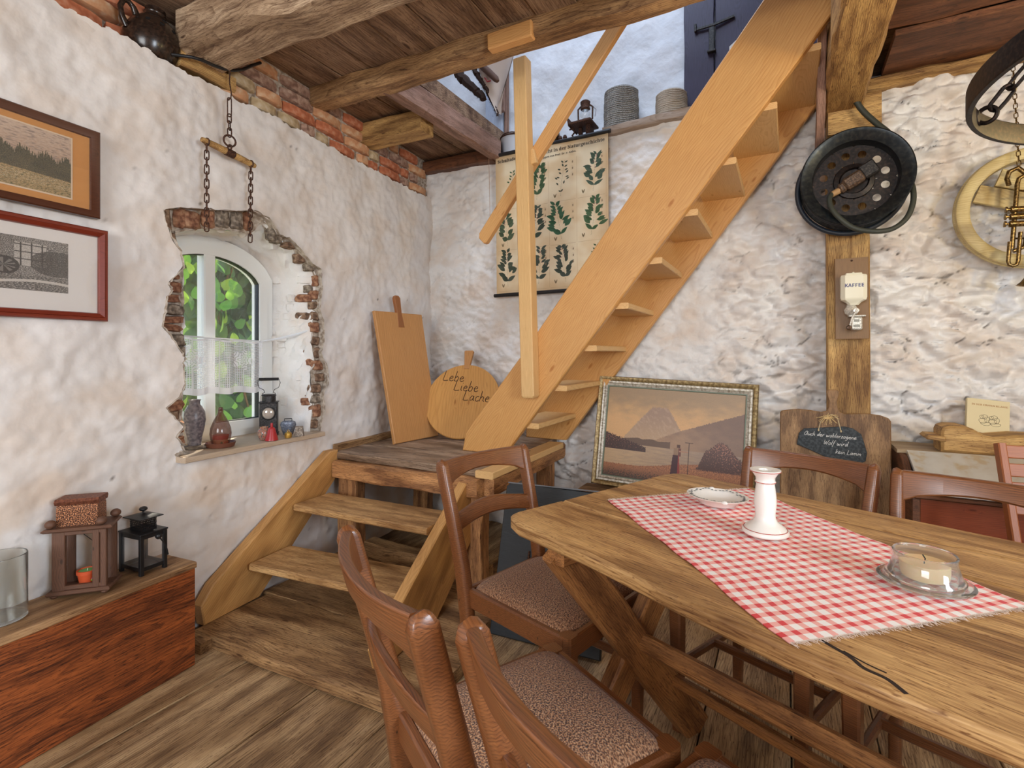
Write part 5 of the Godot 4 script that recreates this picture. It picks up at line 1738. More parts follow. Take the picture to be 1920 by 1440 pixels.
func railway_lantern(y: float) -> void:
	var v := tag(empty("railway_lantern", Transform3D(Basis(Vector3.UP, 0.75), Vector3(-0.150, y, 1.378))), "black railway hand lantern with a round lens and wire handle on the sill", "lantern")
	var m := MB.new()
	m.box(Vector3(0, 0.088, 0), Vector3(0.088, 0.166, 0.07), 0.004)
	part("body", m, M.dark_tin, v)
	m = MB.new()
	m.box(Vector3(0, 0.003, 0), Vector3(0.096, 0.008, 0.08), 0.002)
	m.box(Vector3(0, 0.172, 0), Vector3(0.096, 0.006, 0.078), 0.002)
	part("rim", m, M.dark_tin, v)
	m = MB.new()
	m.lathe([Vector2(0, 0.175), Vector2(0.034, 0.175), Vector2(0.034, 0.205), Vector2(0.038, 0.207), Vector2(0.034, 0.214), Vector2(0, 0.217)], 24, false)
	part("hood", m, M.dark_tin, v)
	m = MB.new()
	m.lathe([Vector2(0.0, 0.0), Vector2(0.035, 0.0), Vector2(0.036, 0.006), Vector2(0.032, 0.010), Vector2(0.031, 0.004), Vector2(0, 0.004)], 28, false)
	part("lens_ring", m, M.dark_tin, v, Transform3D(Basis(Vector3.RIGHT, PI / 2), Vector3(0, 0.115, 0.034)))
	m = MB.new()
	m.ball(Vector3(0, 0.115, 0.036), Vector3(0.031, 0.031, 0.012), 24, 12)
	var lens := flat(c8(196, 186, 176), 0.08, 0.35)
	part("lens", m, lens, v, Transform3D.IDENTITY, 70.0)
	m = MB.new()
	m.tube([Vector3(-0.034, 0.217, 0), Vector3(-0.020, 0.224, 0), Vector3(-0.026, 0.238, 0), Vector3(-0.048, 0.25, 0), Vector3(-0.055, 0.275, 0), Vector3(-0.05, 0.295, 0), Vector3(0.05, 0.295, 0), Vector3(0.055, 0.275, 0), Vector3(0.048, 0.25, 0), Vector3(0.026, 0.238, 0), Vector3(0.020, 0.224, 0), Vector3(0.034, 0.217, 0)], 0.0018, 6)
	var wh := part("wire_handle", m, M.black, v)
	m = MB.new()
	m.tube([Vector3(-0.048, 0.295, 0), Vector3(0.048, 0.295, 0)], 0.008, 10)
	part("grip", m, M.black, wh)

func small_bells(y: float) -> void:
	var v := tag(empty("painted_jar", Transform3D(Basis.IDENTITY, Vector3(-0.03, y, 1.515))), "small round painted jar left of the red bell on the sill", "jar")
	var m := MB.new()
	m.lathe([Vector2(0, 0), Vector2(0.021, 0), Vector2(0.029, 0.016), Vector2(0.032, 0.032), Vector2(0.027, 0.050), Vector2(0.019, 0.056), Vector2(0.020, 0.064), Vector2(0.017, 0.064), Vector2(0.015, 0.055), Vector2(0, 0.05)], 28, false)
	part("body", m, grainy([c8(40, 44, 60), c8(150, 142, 130), c8(196, 150, 110), c8(170, 50, 40)], [0.3, 0.45, 0.6, 0.75], 97, 7.0, 0.25, 0.0, 0.03), v, Transform3D.IDENTITY, 60.0)
	v = tag(empty("hand_bell", Transform3D(Basis.IDENTITY, Vector3(0.022, y, 1.515))), "small red conical bell at the sill edge", "bell")
	m = MB.new()
	m.lathe([Vector2(0.027, 0), Vector2(0.031, 0.0), Vector2(0.030, 0.006), Vector2(0.0165, 0.056), Vector2(0.013, 0.062), Vector2(0.006, 0.065), Vector2(0.0065, 0.078), Vector2(0.005, 0.085), Vector2(0, 0.086)], 28, false)
	part("body", m, flat(c8(172, 40, 44), 0.35), v, Transform3D.IDENTITY, 50.0)
	v = tag(empty("round_bell", Transform3D(Basis(Vector3.UP, 0.7), Vector3(-0.040, y, 1.352))), "blue-grey rounded sheep bell with a flat loop on the sill", "bell")
	m = MB.new()
	m.lathe([Vector2(0.018, 0), Vector2(0.024, 0.0), Vector2(0.033, 0.028), Vector2(0.040, 0.052), Vector2(0.036, 0.068), Vector2(0.02, 0.074), Vector2(0, 0.075)], 28, false)
	part("body", m, M.blue_tin, v, Transform3D(Basis.from_scale(Vector3(1, 1, 0.7)), Vector3.ZERO), 50.0)
	m = MB.new()
	m.tube([Vector3(-0.018, 0.072, 0), Vector3(-0.018, 0.084, 0), Vector3(0.018, 0.084, 0), Vector3(0.018, 0.072, 0)], 0.003, 6)
	part("loop", m, M.dark_tin, v)
	v = tag(empty("brass_bell", Transform3D(Basis.IDENTITY, Vector3(0.045, y, 1.432))), "tiny gold-coloured bell in front of the blue-grey one", "bell")
	m = MB.new()
	m.lathe([Vector2(0.012, 0), Vector2(0.0165, 0.0), Vector2(0.018, 0.012), Vector2(0.017, 0.024), Vector2(0.008, 0.031), Vector2(0, 0.032)], 20, false)
	m.ring(Vector3(0, 0.035, 0), Vector3(0, 0, 1), 0.006, 0.0015, 12, 5)
	part("body", m, flat(c8(190, 150, 70), 0.35, 0.7), v)
	v = tag(empty("cow_bell", Transform3D(Basis(Vector3.UP, 0.6), Vector3(0.055, y, 1.368))), "small grey-brown tin cowbell nearest the right end of the sill", "bell")
	m = MB.new()
	m.loops([PackedVector3Array([Vector3(-0.022, 0, 0.014), Vector3(0.022, 0, 0.014), Vector3(0.022, 0, -0.014), Vector3(-0.022, 0, -0.014)]), PackedVector3Array([Vector3(-0.017, 0.045, 0.010), Vector3(0.017, 0.045, 0.010), Vector3(0.017, 0.045, -0.010), Vector3(-0.017, 0.045, -0.010)]), PackedVector3Array([Vector3(-0.018, 0.052, 0.011), Vector3(0.018, 0.052, 0.011), Vector3(0.018, 0.052, -0.011), Vector3(-0.018, 0.052, -0.011)])])
	part("body", m, M.grey_tin, v)

func leaf_mesh(curl: float) -> ArrayMesh:
	# heart-shaped leaf, about 1 long, tip down along -y
	var m := MB.new()
	var f := func(u: float, v: float) -> Vector3:
		var w := 0.42 * pow(sin(PI * pow(1.0 - v, 0.72) * 0.98 + 0.02), 0.8) if v < 1.0 else 0.0
		var x := (u - 0.5) * 2.0 * w
		var notch := 0.16 * absf(u - 0.5) * 2.0 * (1.0 - v) * (1.0 - v)
		return Vector3(x, -v + notch * 1.5, -curl * v * v + 0.35 * absf(x) * (0.6 + curl))
	m.grid(4, 6, f)
	return m.done(60.0)

func garden() -> void:
	var g := tag(empty("climbing_plant"), "sunlit green climbing plant with heart-shaped leaves outside the window", "plant")
	var meshes := [leaf_mesh(0.1), leaf_mesh(0.3), leaf_mesh(0.5)]
	var mats := []
	for c in [c8(84, 150, 36), c8(116, 178, 44), c8(58, 118, 34), c8(150, 186, 50), c8(40, 86, 34)]:
		var m := flat(c, 0.45)
		m.cull_mode = BaseMaterial3D.CULL_DISABLED
		m.backlight_enabled = true
		m.backlight = Color(0.45, 0.6, 0.2)
		mats.append(m)
	var yellow := flat(c8(240, 214, 40), 0.5)
	yellow.backlight_enabled = true
	yellow.backlight = Color(0.9, 0.8, 0.2)
	for i in 290:
		# the nearer leaves, one by one
		var x := rng.randf_range(-1.20, -0.80)
		var z := rng.randf_range(0.50, 1.45)
		var y := rng.randf_range(0.55, 2.05)
		if z > 1.10 and y > 1.20 and y < 1.55 and rng.randf() < 0.7:
			continue
		if z > 1.05 and y < 0.95 and rng.randf() < 0.8:
			continue
		var s := rng.randf_range(0.055, 0.10)
		var b := Basis.from_euler(Vector3(rng.randf_range(-0.9, 0.3), PI / 2 + rng.randf_range(-1.1, 1.1), rng.randf_range(-0.8, 0.8))).scaled(Vector3.ONE * s)
		part("leaf", meshes[rng.randi() % 3], yellow if i % 70 == 9 else mats[rng.randi() % 5], g, Transform3D(b, Vector3(x, y, z)))
	var mm := MultiMesh.new()
	mm.transform_format = MultiMesh.TRANSFORM_3D
	mm.use_colors = false
	mm.mesh = meshes[1]
	mm.instance_count = 3200
	for i in 3200:
		var x := rng.randf_range(-1.65, -1.15)
		var z := rng.randf_range(-0.5, 1.05)
		var y := rng.randf_range(0.1, 2.5)
		if z > 0.85 and (y < 0.9 or (y > 1.2 and y < 1.5)):
			z -= 0.4
		var b := Basis.from_euler(Vector3(rng.randf_range(-0.9, 0.4), PI / 2 + rng.randf_range(-1.2, 1.2), rng.randf_range(-0.8, 0.8))).scaled(Vector3.ONE * rng.randf_range(0.08, 0.14))
		mm.set_instance_transform(i, Transform3D(b, Vector3(x, y, z)))
	var mi := MultiMeshInstance3D.new()
	mi.name = "foliage"
	mi.multimesh = mm
	mi.material_override = mats[4]
	mi.set_meta("kind", "stuff")
	g.add_child(mi, true)
	for i in 9:
		var m := MB.new()
		var z := -0.1 + i * 0.16
		var pts := []
		for j in 8:
			pts.append(Vector3(-1.2 + 0.05 * sin(j * 1.3 + i), j * 0.34, z + 0.10 * sin(j * 0.9 + i * 2.0)))
		m.tube(pts, 0.009, 5)
		part("stem", m, flat(c8(120, 88, 50), 0.8), g)
	var wall := structure(empty("wall_garden"), "pale rendered house wall beyond the garden")
	var m := MB.new()
	m.box(Vector3(-5.0, 1.0, 0.5), Vector3(0.3, 2.2, 9.0), 0.01)
	part("render", m, flat(c8(236, 220, 200), 0.9), wall)
	m = MB.new()
	m.box(Vector3(-4.84, 1.17, 0.5), Vector3(0.03, 0.05, 9.0), 0.005)
	part("band", m, flat(c8(196, 120, 84), 0.9), wall)
	var gr := structure(empty("ground_garden"), "garden ground outside the window")
	m = MB.new()
	m.box(Vector3(-6.5, -0.2, 0.5), Vector3(12.2, 0.2, 20.0), 0.01)
	part("soil", m, flat(c8(120, 128, 80), 0.95), gr)

# ---------------------------------------------------------------- on and beside the stairs
# a small hand of strokes for the burnt and chalked lettering: advance, then strokes of x,y pairs
var hand := {
	"L": [0.62, [[0.12, 1.0, 0.10, 0.5, 0.06, 0.03, 0.30, 0.0, 0.58, 0.06]]],
	"e": [0.50, [[0.04, 0.26, 0.36, 0.30, 0.34, 0.46, 0.18, 0.50, 0.06, 0.30, 0.12, 0.05, 0.30, 0.0, 0.48, 0.12]]],
	"b": [0.52, [[0.10, 1.0, 0.08, 0.5, 0.08, 0.02], [0.08, 0.32, 0.26, 0.50, 0.42, 0.34, 0.36, 0.06, 0.18, 0.0, 0.08, 0.10]]],
	"i": [0.28, [[0.10, 0.48, 0.10, 0.10, 0.22, 0.02], [0.14, 0.72, 0.16, 0.75]]],
	"a": [0.52, [[0.38, 0.44, 0.20, 0.50, 0.06, 0.26, 0.14, 0.02, 0.32, 0.12, 0.40, 0.46], [0.40, 0.46, 0.38, 0.14, 0.50, 0.03]]],
	"c": [0.44, [[0.38, 0.42, 0.22, 0.50, 0.06, 0.28, 0.12, 0.04, 0.28, 0.0, 0.42, 0.10]]],
	"h": [0.52, [[0.10, 1.0, 0.08, 0.5, 0.06, 0.0], [0.07, 0.30, 0.24, 0.50, 0.36, 0.40, 0.36, 0.10, 0.48, 0.02]]],
	"A": [0.80, [[0.60, 0.86, 0.36, 0.98, 0.08, 0.60, 0.06, 0.16, 0.28, 0.0, 0.52, 0.26, 0.62, 0.88], [0.62, 0.88, 0.60, 0.20, 0.76, 0.04]]],
	"u": [0.52, [[0.08, 0.48, 0.06, 0.16, 0.18, 0.0, 0.36, 0.20, 0.40, 0.48], [0.40, 0.48, 0.40, 0.10, 0.50, 0.03]]],
	"d": [0.54, [[0.38, 0.42, 0.20, 0.50, 0.06, 0.26, 0.14, 0.02, 0.32, 0.14, 0.42, 0.60, 0.44, 1.0], [0.42, 0.60, 0.40, 0.12, 0.52, 0.03]]],
	"r": [0.40, [[0.08, 0.48, 0.08, 0.02], [0.08, 0.28, 0.20, 0.46, 0.36, 0.48]]],
	"w": [0.72, [[0.06, 0.48, 0.08, 0.12, 0.18, 0.02, 0.32, 0.42], [0.32, 0.42, 0.36, 0.06, 0.48, 0.04, 0.60, 0.48]]],
	"o": [0.48, [[0.24, 0.50, 0.06, 0.32, 0.10, 0.06, 0.26, 0.0, 0.40, 0.20, 0.36, 0.44, 0.24, 0.50]]],
	"l": [0.28, [[0.14, 1.0, 0.08, 0.5, 0.08, 0.08, 0.24, 0.02]]],
	"z": [0.46, [[0.06, 0.46, 0.36, 0.48, 0.20, 0.26, 0.06, 0.03, 0.40, 0.04]]],
	"g": [0.52, [[0.38, 0.42, 0.20, 0.50, 0.06, 0.28, 0.16, 0.06, 0.34, 0.16, 0.40, 0.46], [0.40, 0.46, 0.38, -0.2, 0.20, -0.42, 0.06, -0.26]]],
	"n": [0.52, [[0.08, 0.48, 0.07, 0.02], [0.08, 0.30, 0.24, 0.50, 0.36, 0.38, 0.36, 0.08, 0.48, 0.02]]],
	"W": [0.90, [[0.10, 0.98, 0.14, 0.10, 0.26, 0.02, 0.44, 0.70], [0.44, 0.70, 0.50, 0.06, 0.64, 0.06, 0.84, 0.98]]],
	"f": [0.36, [[0.36, 0.94, 0.22, 1.0, 0.14, 0.70, 0.12, 0.0, 0.06, -0.36], [0.02, 0.46, 0.32, 0.50]]],
	"k": [0.50, [[0.12, 1.0, 0.08, 0.0], [0.38, 0.50, 0.10, 0.22, 0.24, 0.22, 0.44, 0.02]]],
	"m": [0.78, [[0.08, 0.48, 0.07, 0.02], [0.08, 0.30, 0.22, 0.50, 0.32, 0.36, 0.32, 0.04], [0.33, 0.30, 0.48, 0.50, 0.60, 0.36, 0.60, 0.08, 0.72, 0.02]]],
	" ": [0.34, []],
}

func written(text: String, size: float, thick: float, slant := 0.12) -> MB:
	# raised strokes in x,y, base line at y = 0
	var m := MB.new()
	var x := 0.0
	for ch in text:
		var g: Array = hand[ch]
		for s in g[1]:
			var c := Curve3D.new()
			var n: int = s.size() / 2
			for i in n:
				var q := Vector2(s[i * 2], s[i * 2 + 1])
				var p := Vector3((x + q.x + q.y * slant) * size, q.y * size, 0)
				var a := Vector2(s[max(0, i - 1) * 2], s[max(0, i - 1) * 2 + 1])
				var b := Vector2(s[min(n - 1, i + 1) * 2], s[min(n - 1, i + 1) * 2 + 1])
				var d := (b - a) * size * 0.17
				c.add_point(p, Vector3(-d.x - d.y * slant, -d.y, 0), Vector3(d.x + d.y * slant, d.y, 0))
			var pts := []
			var k: int = max(2, (n - 1) * 4)
			var l := c.get_baked_length()
			for i in k + 1:
				pts.append(c.sample_baked(l * i / k))
			if l > 0.0005:
				m.tube(pts, thick, 5)
		x += g[0]
	return m

func cutting_boards() -> void:
	# tall rectangular board leaning on the left wall
	var lo := Vector3(0.255, 0.653, 0.572)
	var dir := Vector3(0.190, 0, -0.982).normalized()
	var hi := Vector3(0.085, 1.492, 0.545)
	var up := (hi - lo).normalized()
	var zz := dir.cross(up).normalized()
	var xf := Transform3D(Basis(dir, zz.cross(dir).normalized(), zz), lo)
	var t := tag(empty("cutting_board", xf), "tall rectangular wooden cutting board leaning in the corner on the stair landing", "cutting board")
	var m := MB.new()
	var o := PackedVector2Array([Vector2(-0.20, 0.0), Vector2(0.20, 0.0), Vector2(0.215, 0.853), Vector2(-0.215, 0.853)])
	m.prism(o, -0.013, 0.013, 0.004)
	var turn := Transform3D(Basis(Vector3.BACK, PI / 2), Vector3.ZERO)
	var q := PackedVector2Array()
	for v in o:
		q.append(Vector2(v.y, -v.x))
	m = MB.new()
	m.prism(q, -0.013, 0.013, 0.004)
	part("board", m, M.board, t, turn)
	m = MB.new()
	m.prism(PackedVector2Array([Vector2(0.75, -0.03), Vector2(0.85, -0.021), Vector2(0.955, -0.028), Vector2(0.972, -0.015), Vector2(0.972, 0.015), Vector2(0.955, 0.026), Vector2(0.85, 0.021), Vector2(0.75, 0.03)]), -0.012, 0.0155, 0.004)
	part("handle", m, M.board_dark, t, turn)
	# round board with burnt lettering
	var b0 := Vector3(0.498, 0.653, 0.462)
	var face := Vector3(0.16, 0, 1.0).normalized()
	var lean := 0.42
	var u := (Vector3.UP * cos(lean) - face * sin(lean)).normalized()
	var r := Vector3.UP.cross(face).normalized()
	t = tag(empty("cutting_board", Transform3D(Basis(r, u, r.cross(u)), b0)), "round wooden cutting board with three burnt words, leaning beside the tall rectangular one", "cutting board")
	m = MB.new()
	o = PackedVector2Array()
	for i in 64:
		var a := TAU * i / 64.0
		o.append(Vector2(0.262 + 0.262 * cos(a), 0.262 * sin(a)))
	m.prism(o, 0.0, 0.02, 0.004)
	var disc := part("board", m, M.board_gold, t, turn)
	m = MB.new()
	m.prism(PackedVector2Array([Vector2(0.49, -0.022), Vector2(0.53, -0.022), Vector2(0.625, -0.034), Vector2(0.632, -0.026), Vector2(0.632, 0.026), Vector2(0.625, 0.034), Vector2(0.53, 0.022), Vector2(0.49, 0.022)]), -0.001, 0.023, 0.004)
	part("handle", m, M.board, t, turn)
	var ink := flat(c8(58, 30, 16), 0.8)
	var words := [["Lebe", -0.165, 0.405], ["Liebe", -0.075, 0.335], ["Lache", 0.0, 0.265]]
	for w in words:
		part("lettering", written(w[0], 0.074, 0.0024), ink, disc, turn.affine_inverse() * Transform3D(Basis(Vector3.BACK, -0.05), Vector3(w[1], w[2], 0.0203)))

func plant_chart() -> void:
	# school chart of twelve plants
	var w := 664
	var h := 800
	var im := Image.create_empty(w, h, false, Image.FORMAT_RGB8)
	for y in h:
		for x in w:
			var c := c8(238, 222, 190).lerp(c8(226, 200, 160), smoothstep(-0.4, 0.5, noise.get_noise_2d(x * 0.18, y * 0.18)))
			var e: float = min(min(x, w - x), min(y, h - y)) / 60.0
			c = c.lerp(c8(184, 146, 100), clampf(1.0 - e, 0, 1) * 0.5)
			c *= 0.985 + 0.03 * noise.get_noise_2d(x * 12.0, y * 12.0)
			im.set_pixel(x, y, c)
	var dot := func(p: Vector2, r: float, c: Color) -> void:
		im.fill_rect(Rect2i(int(p.x - r), int(p.y - r), int(max(1.0, r * 2.0)), int(max(1.0, r * 2.0))), c)
	var leaf := func(p: Vector2, a: float, l: float, wd: float, c: Color) -> void:
		var d := Vector2(cos(a), sin(a))
		var n := Vector2(-d.y, d.x)
		for i in int(l):
			var k := i / l
			var ww := wd * sin(PI * pow(k, 0.8))
			for j in range(int(-ww), int(ww) + 1):
				var q := p + d * i + n * j
				if q.x > 0 and q.y > 0 and q.x < w - 1 and q.y < h - 1:
					im.set_pixel(int(q.x), int(q.y), c if j else c.darkened(0.35))
					im.set_pixel(int(q.x) + 1, int(q.y), c.darkened(0.15) if j > 0 else c)
	var r2 := RandomNumberGenerator.new()
	r2.seed = 9
	for row in 3:
		for col in 4:
			var x0 := 14 + col * 161
			var y0 := 92 + row * 232
			im.fill_rect(Rect2i(x0, y0 + 226, 150, 1), c8(176, 146, 108))
			im.fill_rect(Rect2i(x0 + 155, y0, 1, 226), c8(186, 156, 116))
			var c := Vector2(x0 + r2.randf_range(60, 90), y0 + 205)
			var green := Color(r2.randf_range(0.14, 0.24), r2.randf_range(0.24, 0.34), r2.randf_range(0.14, 0.22))
			var sparse := (row * 4 + col) in [2, 0, 11]
			var a := -PI / 2 + r2.randf_range(-0.12, 0.12)
			var p := c
			var n := 27
			for i in n:
				p += Vector2(cos(a), sin(a)) * 7.2
				a += r2.randf_range(-0.05, 0.05)
				dot.call(p, 1.2, green.darkened(0.2))
				var k := float(i) / n
				if i > 2 and i % (3 if sparse else 2) == 0:
					for s in [-1.0, 1.0]:
						var b: float = a + s * r2.randf_range(0.6, 1.15)
						var q := p
						var br := 0 if k < 0.2 else int((1.1 - k) * r2.randf_range(3, 9))
						for j in br:
							q += Vector2(cos(b), sin(b)) * 6.0
							b += r2.randf_range(-0.2, 0.2)
							dot.call(q, 0.9, green.darkened(0.2))
						if sparse:
							leaf.call(q, b, 17.0, 3.4, green)
							dot.call(q, 1.6, c8(120, 84, 70))
						else:
							leaf.call(q, b, r2.randf_range(36, 60) * (1.05 - 0.45 * k), r2.randf_range(8, 14) * (1.05 - 0.4 * k), green.lightened(r2.randf_range(0.0, 0.12)))
							if k > 0.55 and r2.randf() < 0.6:
								dot.call(q, 2.5, c8(122, 70, 76))
			for i in 3:
				var q := Vector2(x0 + 132, y0 + 24 + i * 34)
				for k in 14:
					var b := TAU * k / 14.0
					dot.call(q + Vector2(cos(b) * 7.0, sin(b) * 10.0), 0.8, c8(110, 90, 70))
				leaf.call(q + Vector2(0, 8), -PI / 2, 14.0, 2.5, c8(150, 124, 92))
			leaf.call(Vector2(x0 + 30, y0 + 204), -1.9, 22.0, 3.0, c8(126, 108, 76))
			leaf.call(Vector2(x0 + 30, y0 + 204), -1.2, 22.0, 3.0, c8(126, 108, 76))
	var t := tag(empty("plant_chart", B * Transform3D(Basis(Vector3.BACK, 0.010), Vector3(1.035, 2.128, 0.052))), "yellowed school wall chart of plant drawings hanging behind the stair railing", "poster")
	var m := MB.new()
	m.grid(16, 20, func(u: float, v: float) -> Vector3: return Vector3((u - 0.5) * 0.822, (v - 0.5) * 0.985, 0.006 * sin(u * 9.0) * sin(v * 5.0)))
	var q2 := PackedVector2Array()
	for v in m.t:
		q2.append(Vector2(v.x, 1.0 - v.y))
	m.t = q2
	var sheet_part := part("print", m, print_mat(ImageTexture.create_from_image(im), 0.55), t, Transform3D.IDENTITY, 80.0)
	m = MB.new()
	m.grid(16, 20, func(u: float, v: float) -> Vector3: return Vector3((u - 0.5) * 0.822, (v - 0.5) * 0.985, -0.0012 + 0.006 * sin(u * 9.0) * sin(v * 5.0)), true)
	part("backing", m, flat(c8(196, 170, 130), 0.9), t, Transform3D.IDENTITY, 80.0)
	for y in [0.495, -0.497]:
		m = MB.new()
		m.tube([Vector3(-0.43, y, 0), Vector3(0.428, y, 0)], 0.013, 10)
		part("rod", m, M.black, t)
	var ink := flat(c8(52, 40, 30), 0.9)
	part("title", lettering("Schultafeln zum Unterricht in der Naturgeschichte", 0.0305, "Droid Serif", true), ink, sheet_part, Transform3D(Basis.IDENTITY, Vector3(0.0, 0.445, 0.0062)))
	part("subtitle", lettering("Pflanzengruppen von Prof. Dr. v. Ahles.", 0.017, "Droid Serif", true), ink, sheet_part, Transform3D(Basis.IDENTITY, Vector3(0.03, 0.410, 0.0062)))

func lettering(text: String, size: float, font: String, bold := false) -> Mesh:
	var f := SystemFont.new()
	f.font_names = PackedStringArray([font])
	f.font_weight = 700 if bold else 400
	var tm := TextMesh.new()
	tm.text = text
	tm.font = f
	tm.font_size = 48
	tm.pixel_size = size / 48.0
	tm.depth = 0.0006
	tm.curve_step = 2.0
	return tm

func spool(called: String, label: String, at: Vector3, r: float, h: float, mat: Material, turns: int) -> void:
	var t := tag(empty(called, B * Transform3D(Basis.IDENTITY, at)), label, "twine spool", "")
	var m := MB.new()
	m.lathe([Vector2(r * 0.3, 0), Vector2(r * 0.93, 0), Vector2(r * 0.96, h * 0.03), Vector2(r * 0.96, h * 0.97), Vector2(r * 0.9, h), Vector2(r * 0.3, h)], 32, false)
	part("core", m, mat, t, Transform3D.IDENTITY, 50.0)
	m = MB.new()
	var pts := []
	var n := turns * 28
	for i in n + 1:
		var k := float(i) / n
		var a := TAU * turns * k
		var rr := r * (0.985 + 0.012 * sin(a * 3.1)) * (1.0 + 0.03 * sin(k * PI) - 0.02 * k)
		pts.append(Vector3(rr * cos(a), 0.006 + (h - 0.012) * k + 0.006 * sin(a * 0.5), rr * sin(a)))
	m.tube(pts, h / turns * 0.52, 6)
	part("twine", m, mat, t, Transform3D.IDENTITY, 60.0)

func loft_things() -> void:
	spool("twine_spool", "tall grey speckled spool of twine on the ledge", Vector3(1.478, 2.668, -0.118), 0.110, 0.272, M.twine_grey, 44)
	spool("twine_spool", "short beige spool of twine on the ledge beside the dark loft door", Vector3(1.800, 2.676, -0.115), 0.094, 0.170, M.twine_beige, 30)
	# scales with a lantern on the pan
	var t := tag(empty("platform_scale", B * Transform3D(Basis.IDENTITY, Vector3(1.18, 2.634, -0.105))), "rusty red iron platform scale on the ledge below the hurricane lantern", "scale")
	var m := MB.new()
	m.prism(PackedVector2Array([Vector2(-0.17, 0), Vector2(0.14, 0), Vector2(0.13, 0.03), Vector2(0.05, 0.055), Vector2(-0.04, 0.04), Vector2(-0.17, 0.03)]), -0.05, 0.05, 0.006)
	part("base", m, M.red_iron, t)
	m = MB.new()
	m.box(Vector3(0.085, 0.07, 0), Vector3(0.03, 0.10, 0.09), 0.004)
	m.box(Vector3(0.02, 0.085, 0), Vector3(0.025, 0.07, 0.03), 0.004)
	part("column", m, M.rust, t)
	m = MB.new()
	m.box(Vector3(0.05, 0.128, 0.01), Vector3(0.155, 0.016, 0.17), 0.004)
	part("pan", m, M.rust, t, Transform3D(Basis(Vector3.BACK, 0.03), Vector3.ZERO))
	m = MB.new()
	m.box(Vector3(-0.035, 0.15, 0.01), Vector3(0.008, 0.06, 0.16), 0.002)
	part("pan_edge", m, M.rust, t, Transform3D(Basis(Vector3.BACK, 0.16), Vector3(0.02, 0, 0)))
	for x in [-0.09, -0.125]:
		m = MB.new()
		m.lathe([Vector2(0, 0.03), Vector2(0.016, 0.03), Vector2(0.018, 0.045), Vector2(0.011, 0.06), Vector2(0.016, 0.075), Vector2(0.01, 0.09), Vector2(0, 0.092)], 16, false)
		part("weight", m, M.rust, t, Transform3D(Basis.IDENTITY, Vector3(x, 0, 0.015)))
	m = MB.new()
	m.tube([Vector3(-0.05, 0.115, 0.03), Vector3(-0.02, 0.115, 0.03), Vector3(-0.012, 0.09, 0.03), Vector3(-0.03, 0.07, 0.03), Vector3(-0.015, 0.05, 0.03)], 0.006, 8)
	part("beam_hook", m, M.rust, t)
	t = tag(empty("hurricane_lantern", B * Transform3D(Basis.IDENTITY, Vector3(1.235, 2.772, -0.10))), "small rusty hurricane lantern standing on the red scale", "lantern")
	m = MB.new()
	m.lathe([Vector2(0, 0), Vector2(0.036, 0), Vector2(0.038, 0.012), Vector2(0.030, 0.026), Vector2(0.022, 0.034), Vector2(0, 0.034)], 24, false)
	part("tank", m, M.rust, t)
	m = MB.new()
	m.lathe([Vector2(0.021, 0.034), Vector2(0.033, 0.055), Vector2(0.034, 0.070), Vector2(0.024, 0.096)], 24, false)
	part("globe", m, glass(Color(0.9, 0.95, 1.0, 0.2)), t)
	m = MB.new()
	m.lathe([Vector2(0.026, 0.095), Vector2(0.033, 0.103), Vector2(0.029, 0.120), Vector2(0.032, 0.134), Vector2(0.034, 0.150), Vector2(0.026, 0.158), Vector2(0, 0.160)], 24, false)
	part("chimney", m, M.rust, t, Transform3D.IDENTITY, 50.0)
	for s in [-1.0, 1.0]:
		m = MB.new()
		m.tube([Vector3(0.030 * s, 0.02, 0), Vector3(0.05 * s, 0.03, 0), Vector3(0.052 * s, 0.11, 0), Vector3(0.03 * s, 0.128, 0)], 0.006, 8)
		part("tube", m, M.rust, t)
	m = MB.new()
	m.tube([Vector3(0.054, 0.11, 0), Vector3(0.08, 0.08, 0.01), Vector3(0.075, 0.03, 0.02)], 0.0016, 5)
	part("wire_handle", m, M.rust, t)
	t = tag(empty("oil_lamp", B * Transform3D(Basis.IDENTITY, Vector3(0.975, 2.634, -0.10))), "round dark oil lamp with a crown burner, behind the handrail on the ledge", "lamp")
	m = MB.new()
	m.lathe([Vector2(0, 0), Vector2(0.045, 0), Vector2(0.05, 0.01), Vector2(0.03, 0.025), Vector2(0.055, 0.045), Vector2(0.074, 0.085), Vector2(0.066, 0.125), Vector2(0.035, 0.148), Vector2(0, 0.15)], 28, false)
	part("body", m, M.brown_brass, t, Transform3D.IDENTITY, 50.0)
	m = MB.new()
	m.lathe([Vector2(0, 0.148), Vector2(0.018, 0.148), Vector2(0.024, 0.165), Vector2(0.022, 0.19), Vector2(0, 0.185)], 16, false)
	for i in 8:
		var a := TAU * i / 8.0
		m.tri(Vector3(0.022 * cos(a - 0.35), 0.185, 0.022 * sin(a - 0.35)), Vector3(0.027 * cos(a), 0.212, 0.027 * sin(a)), Vector3(0.022 * cos(a + 0.35), 0.185, 0.022 * sin(a + 0.35)))
	part("burner", m, M.dark_tin, t)
	m = MB.new()
	m.lathe([Vector2(0.018, 0.19), Vector2(0.02, 0.22), Vector2(0.016, 0.26), Vector2(0.016, 0.34)], 20, false)
	part("chimney", m, glass(Color(1, 1, 1, 0.06)), t)
	t = tag(empty("bucket", B * Transform3D(Basis.IDENTITY, Vector3(0.685, 2.634, -0.115))), "pale bucket with a brown rim on the ledge left of the newel post", "bucket")
	m = MB.new()
	m.lathe([Vector2(0, 0), Vector2(0.085, 0), Vector2(0.105, 0.15), Vector2(0.10, 0.15), Vector2(0.08, 0.01), Vector2(0, 0.01)], 32, false)
	part("body", m, flat(c8(206, 208, 214), 0.4), t, Transform3D.IDENTITY, 50.0)
	m = MB.new()
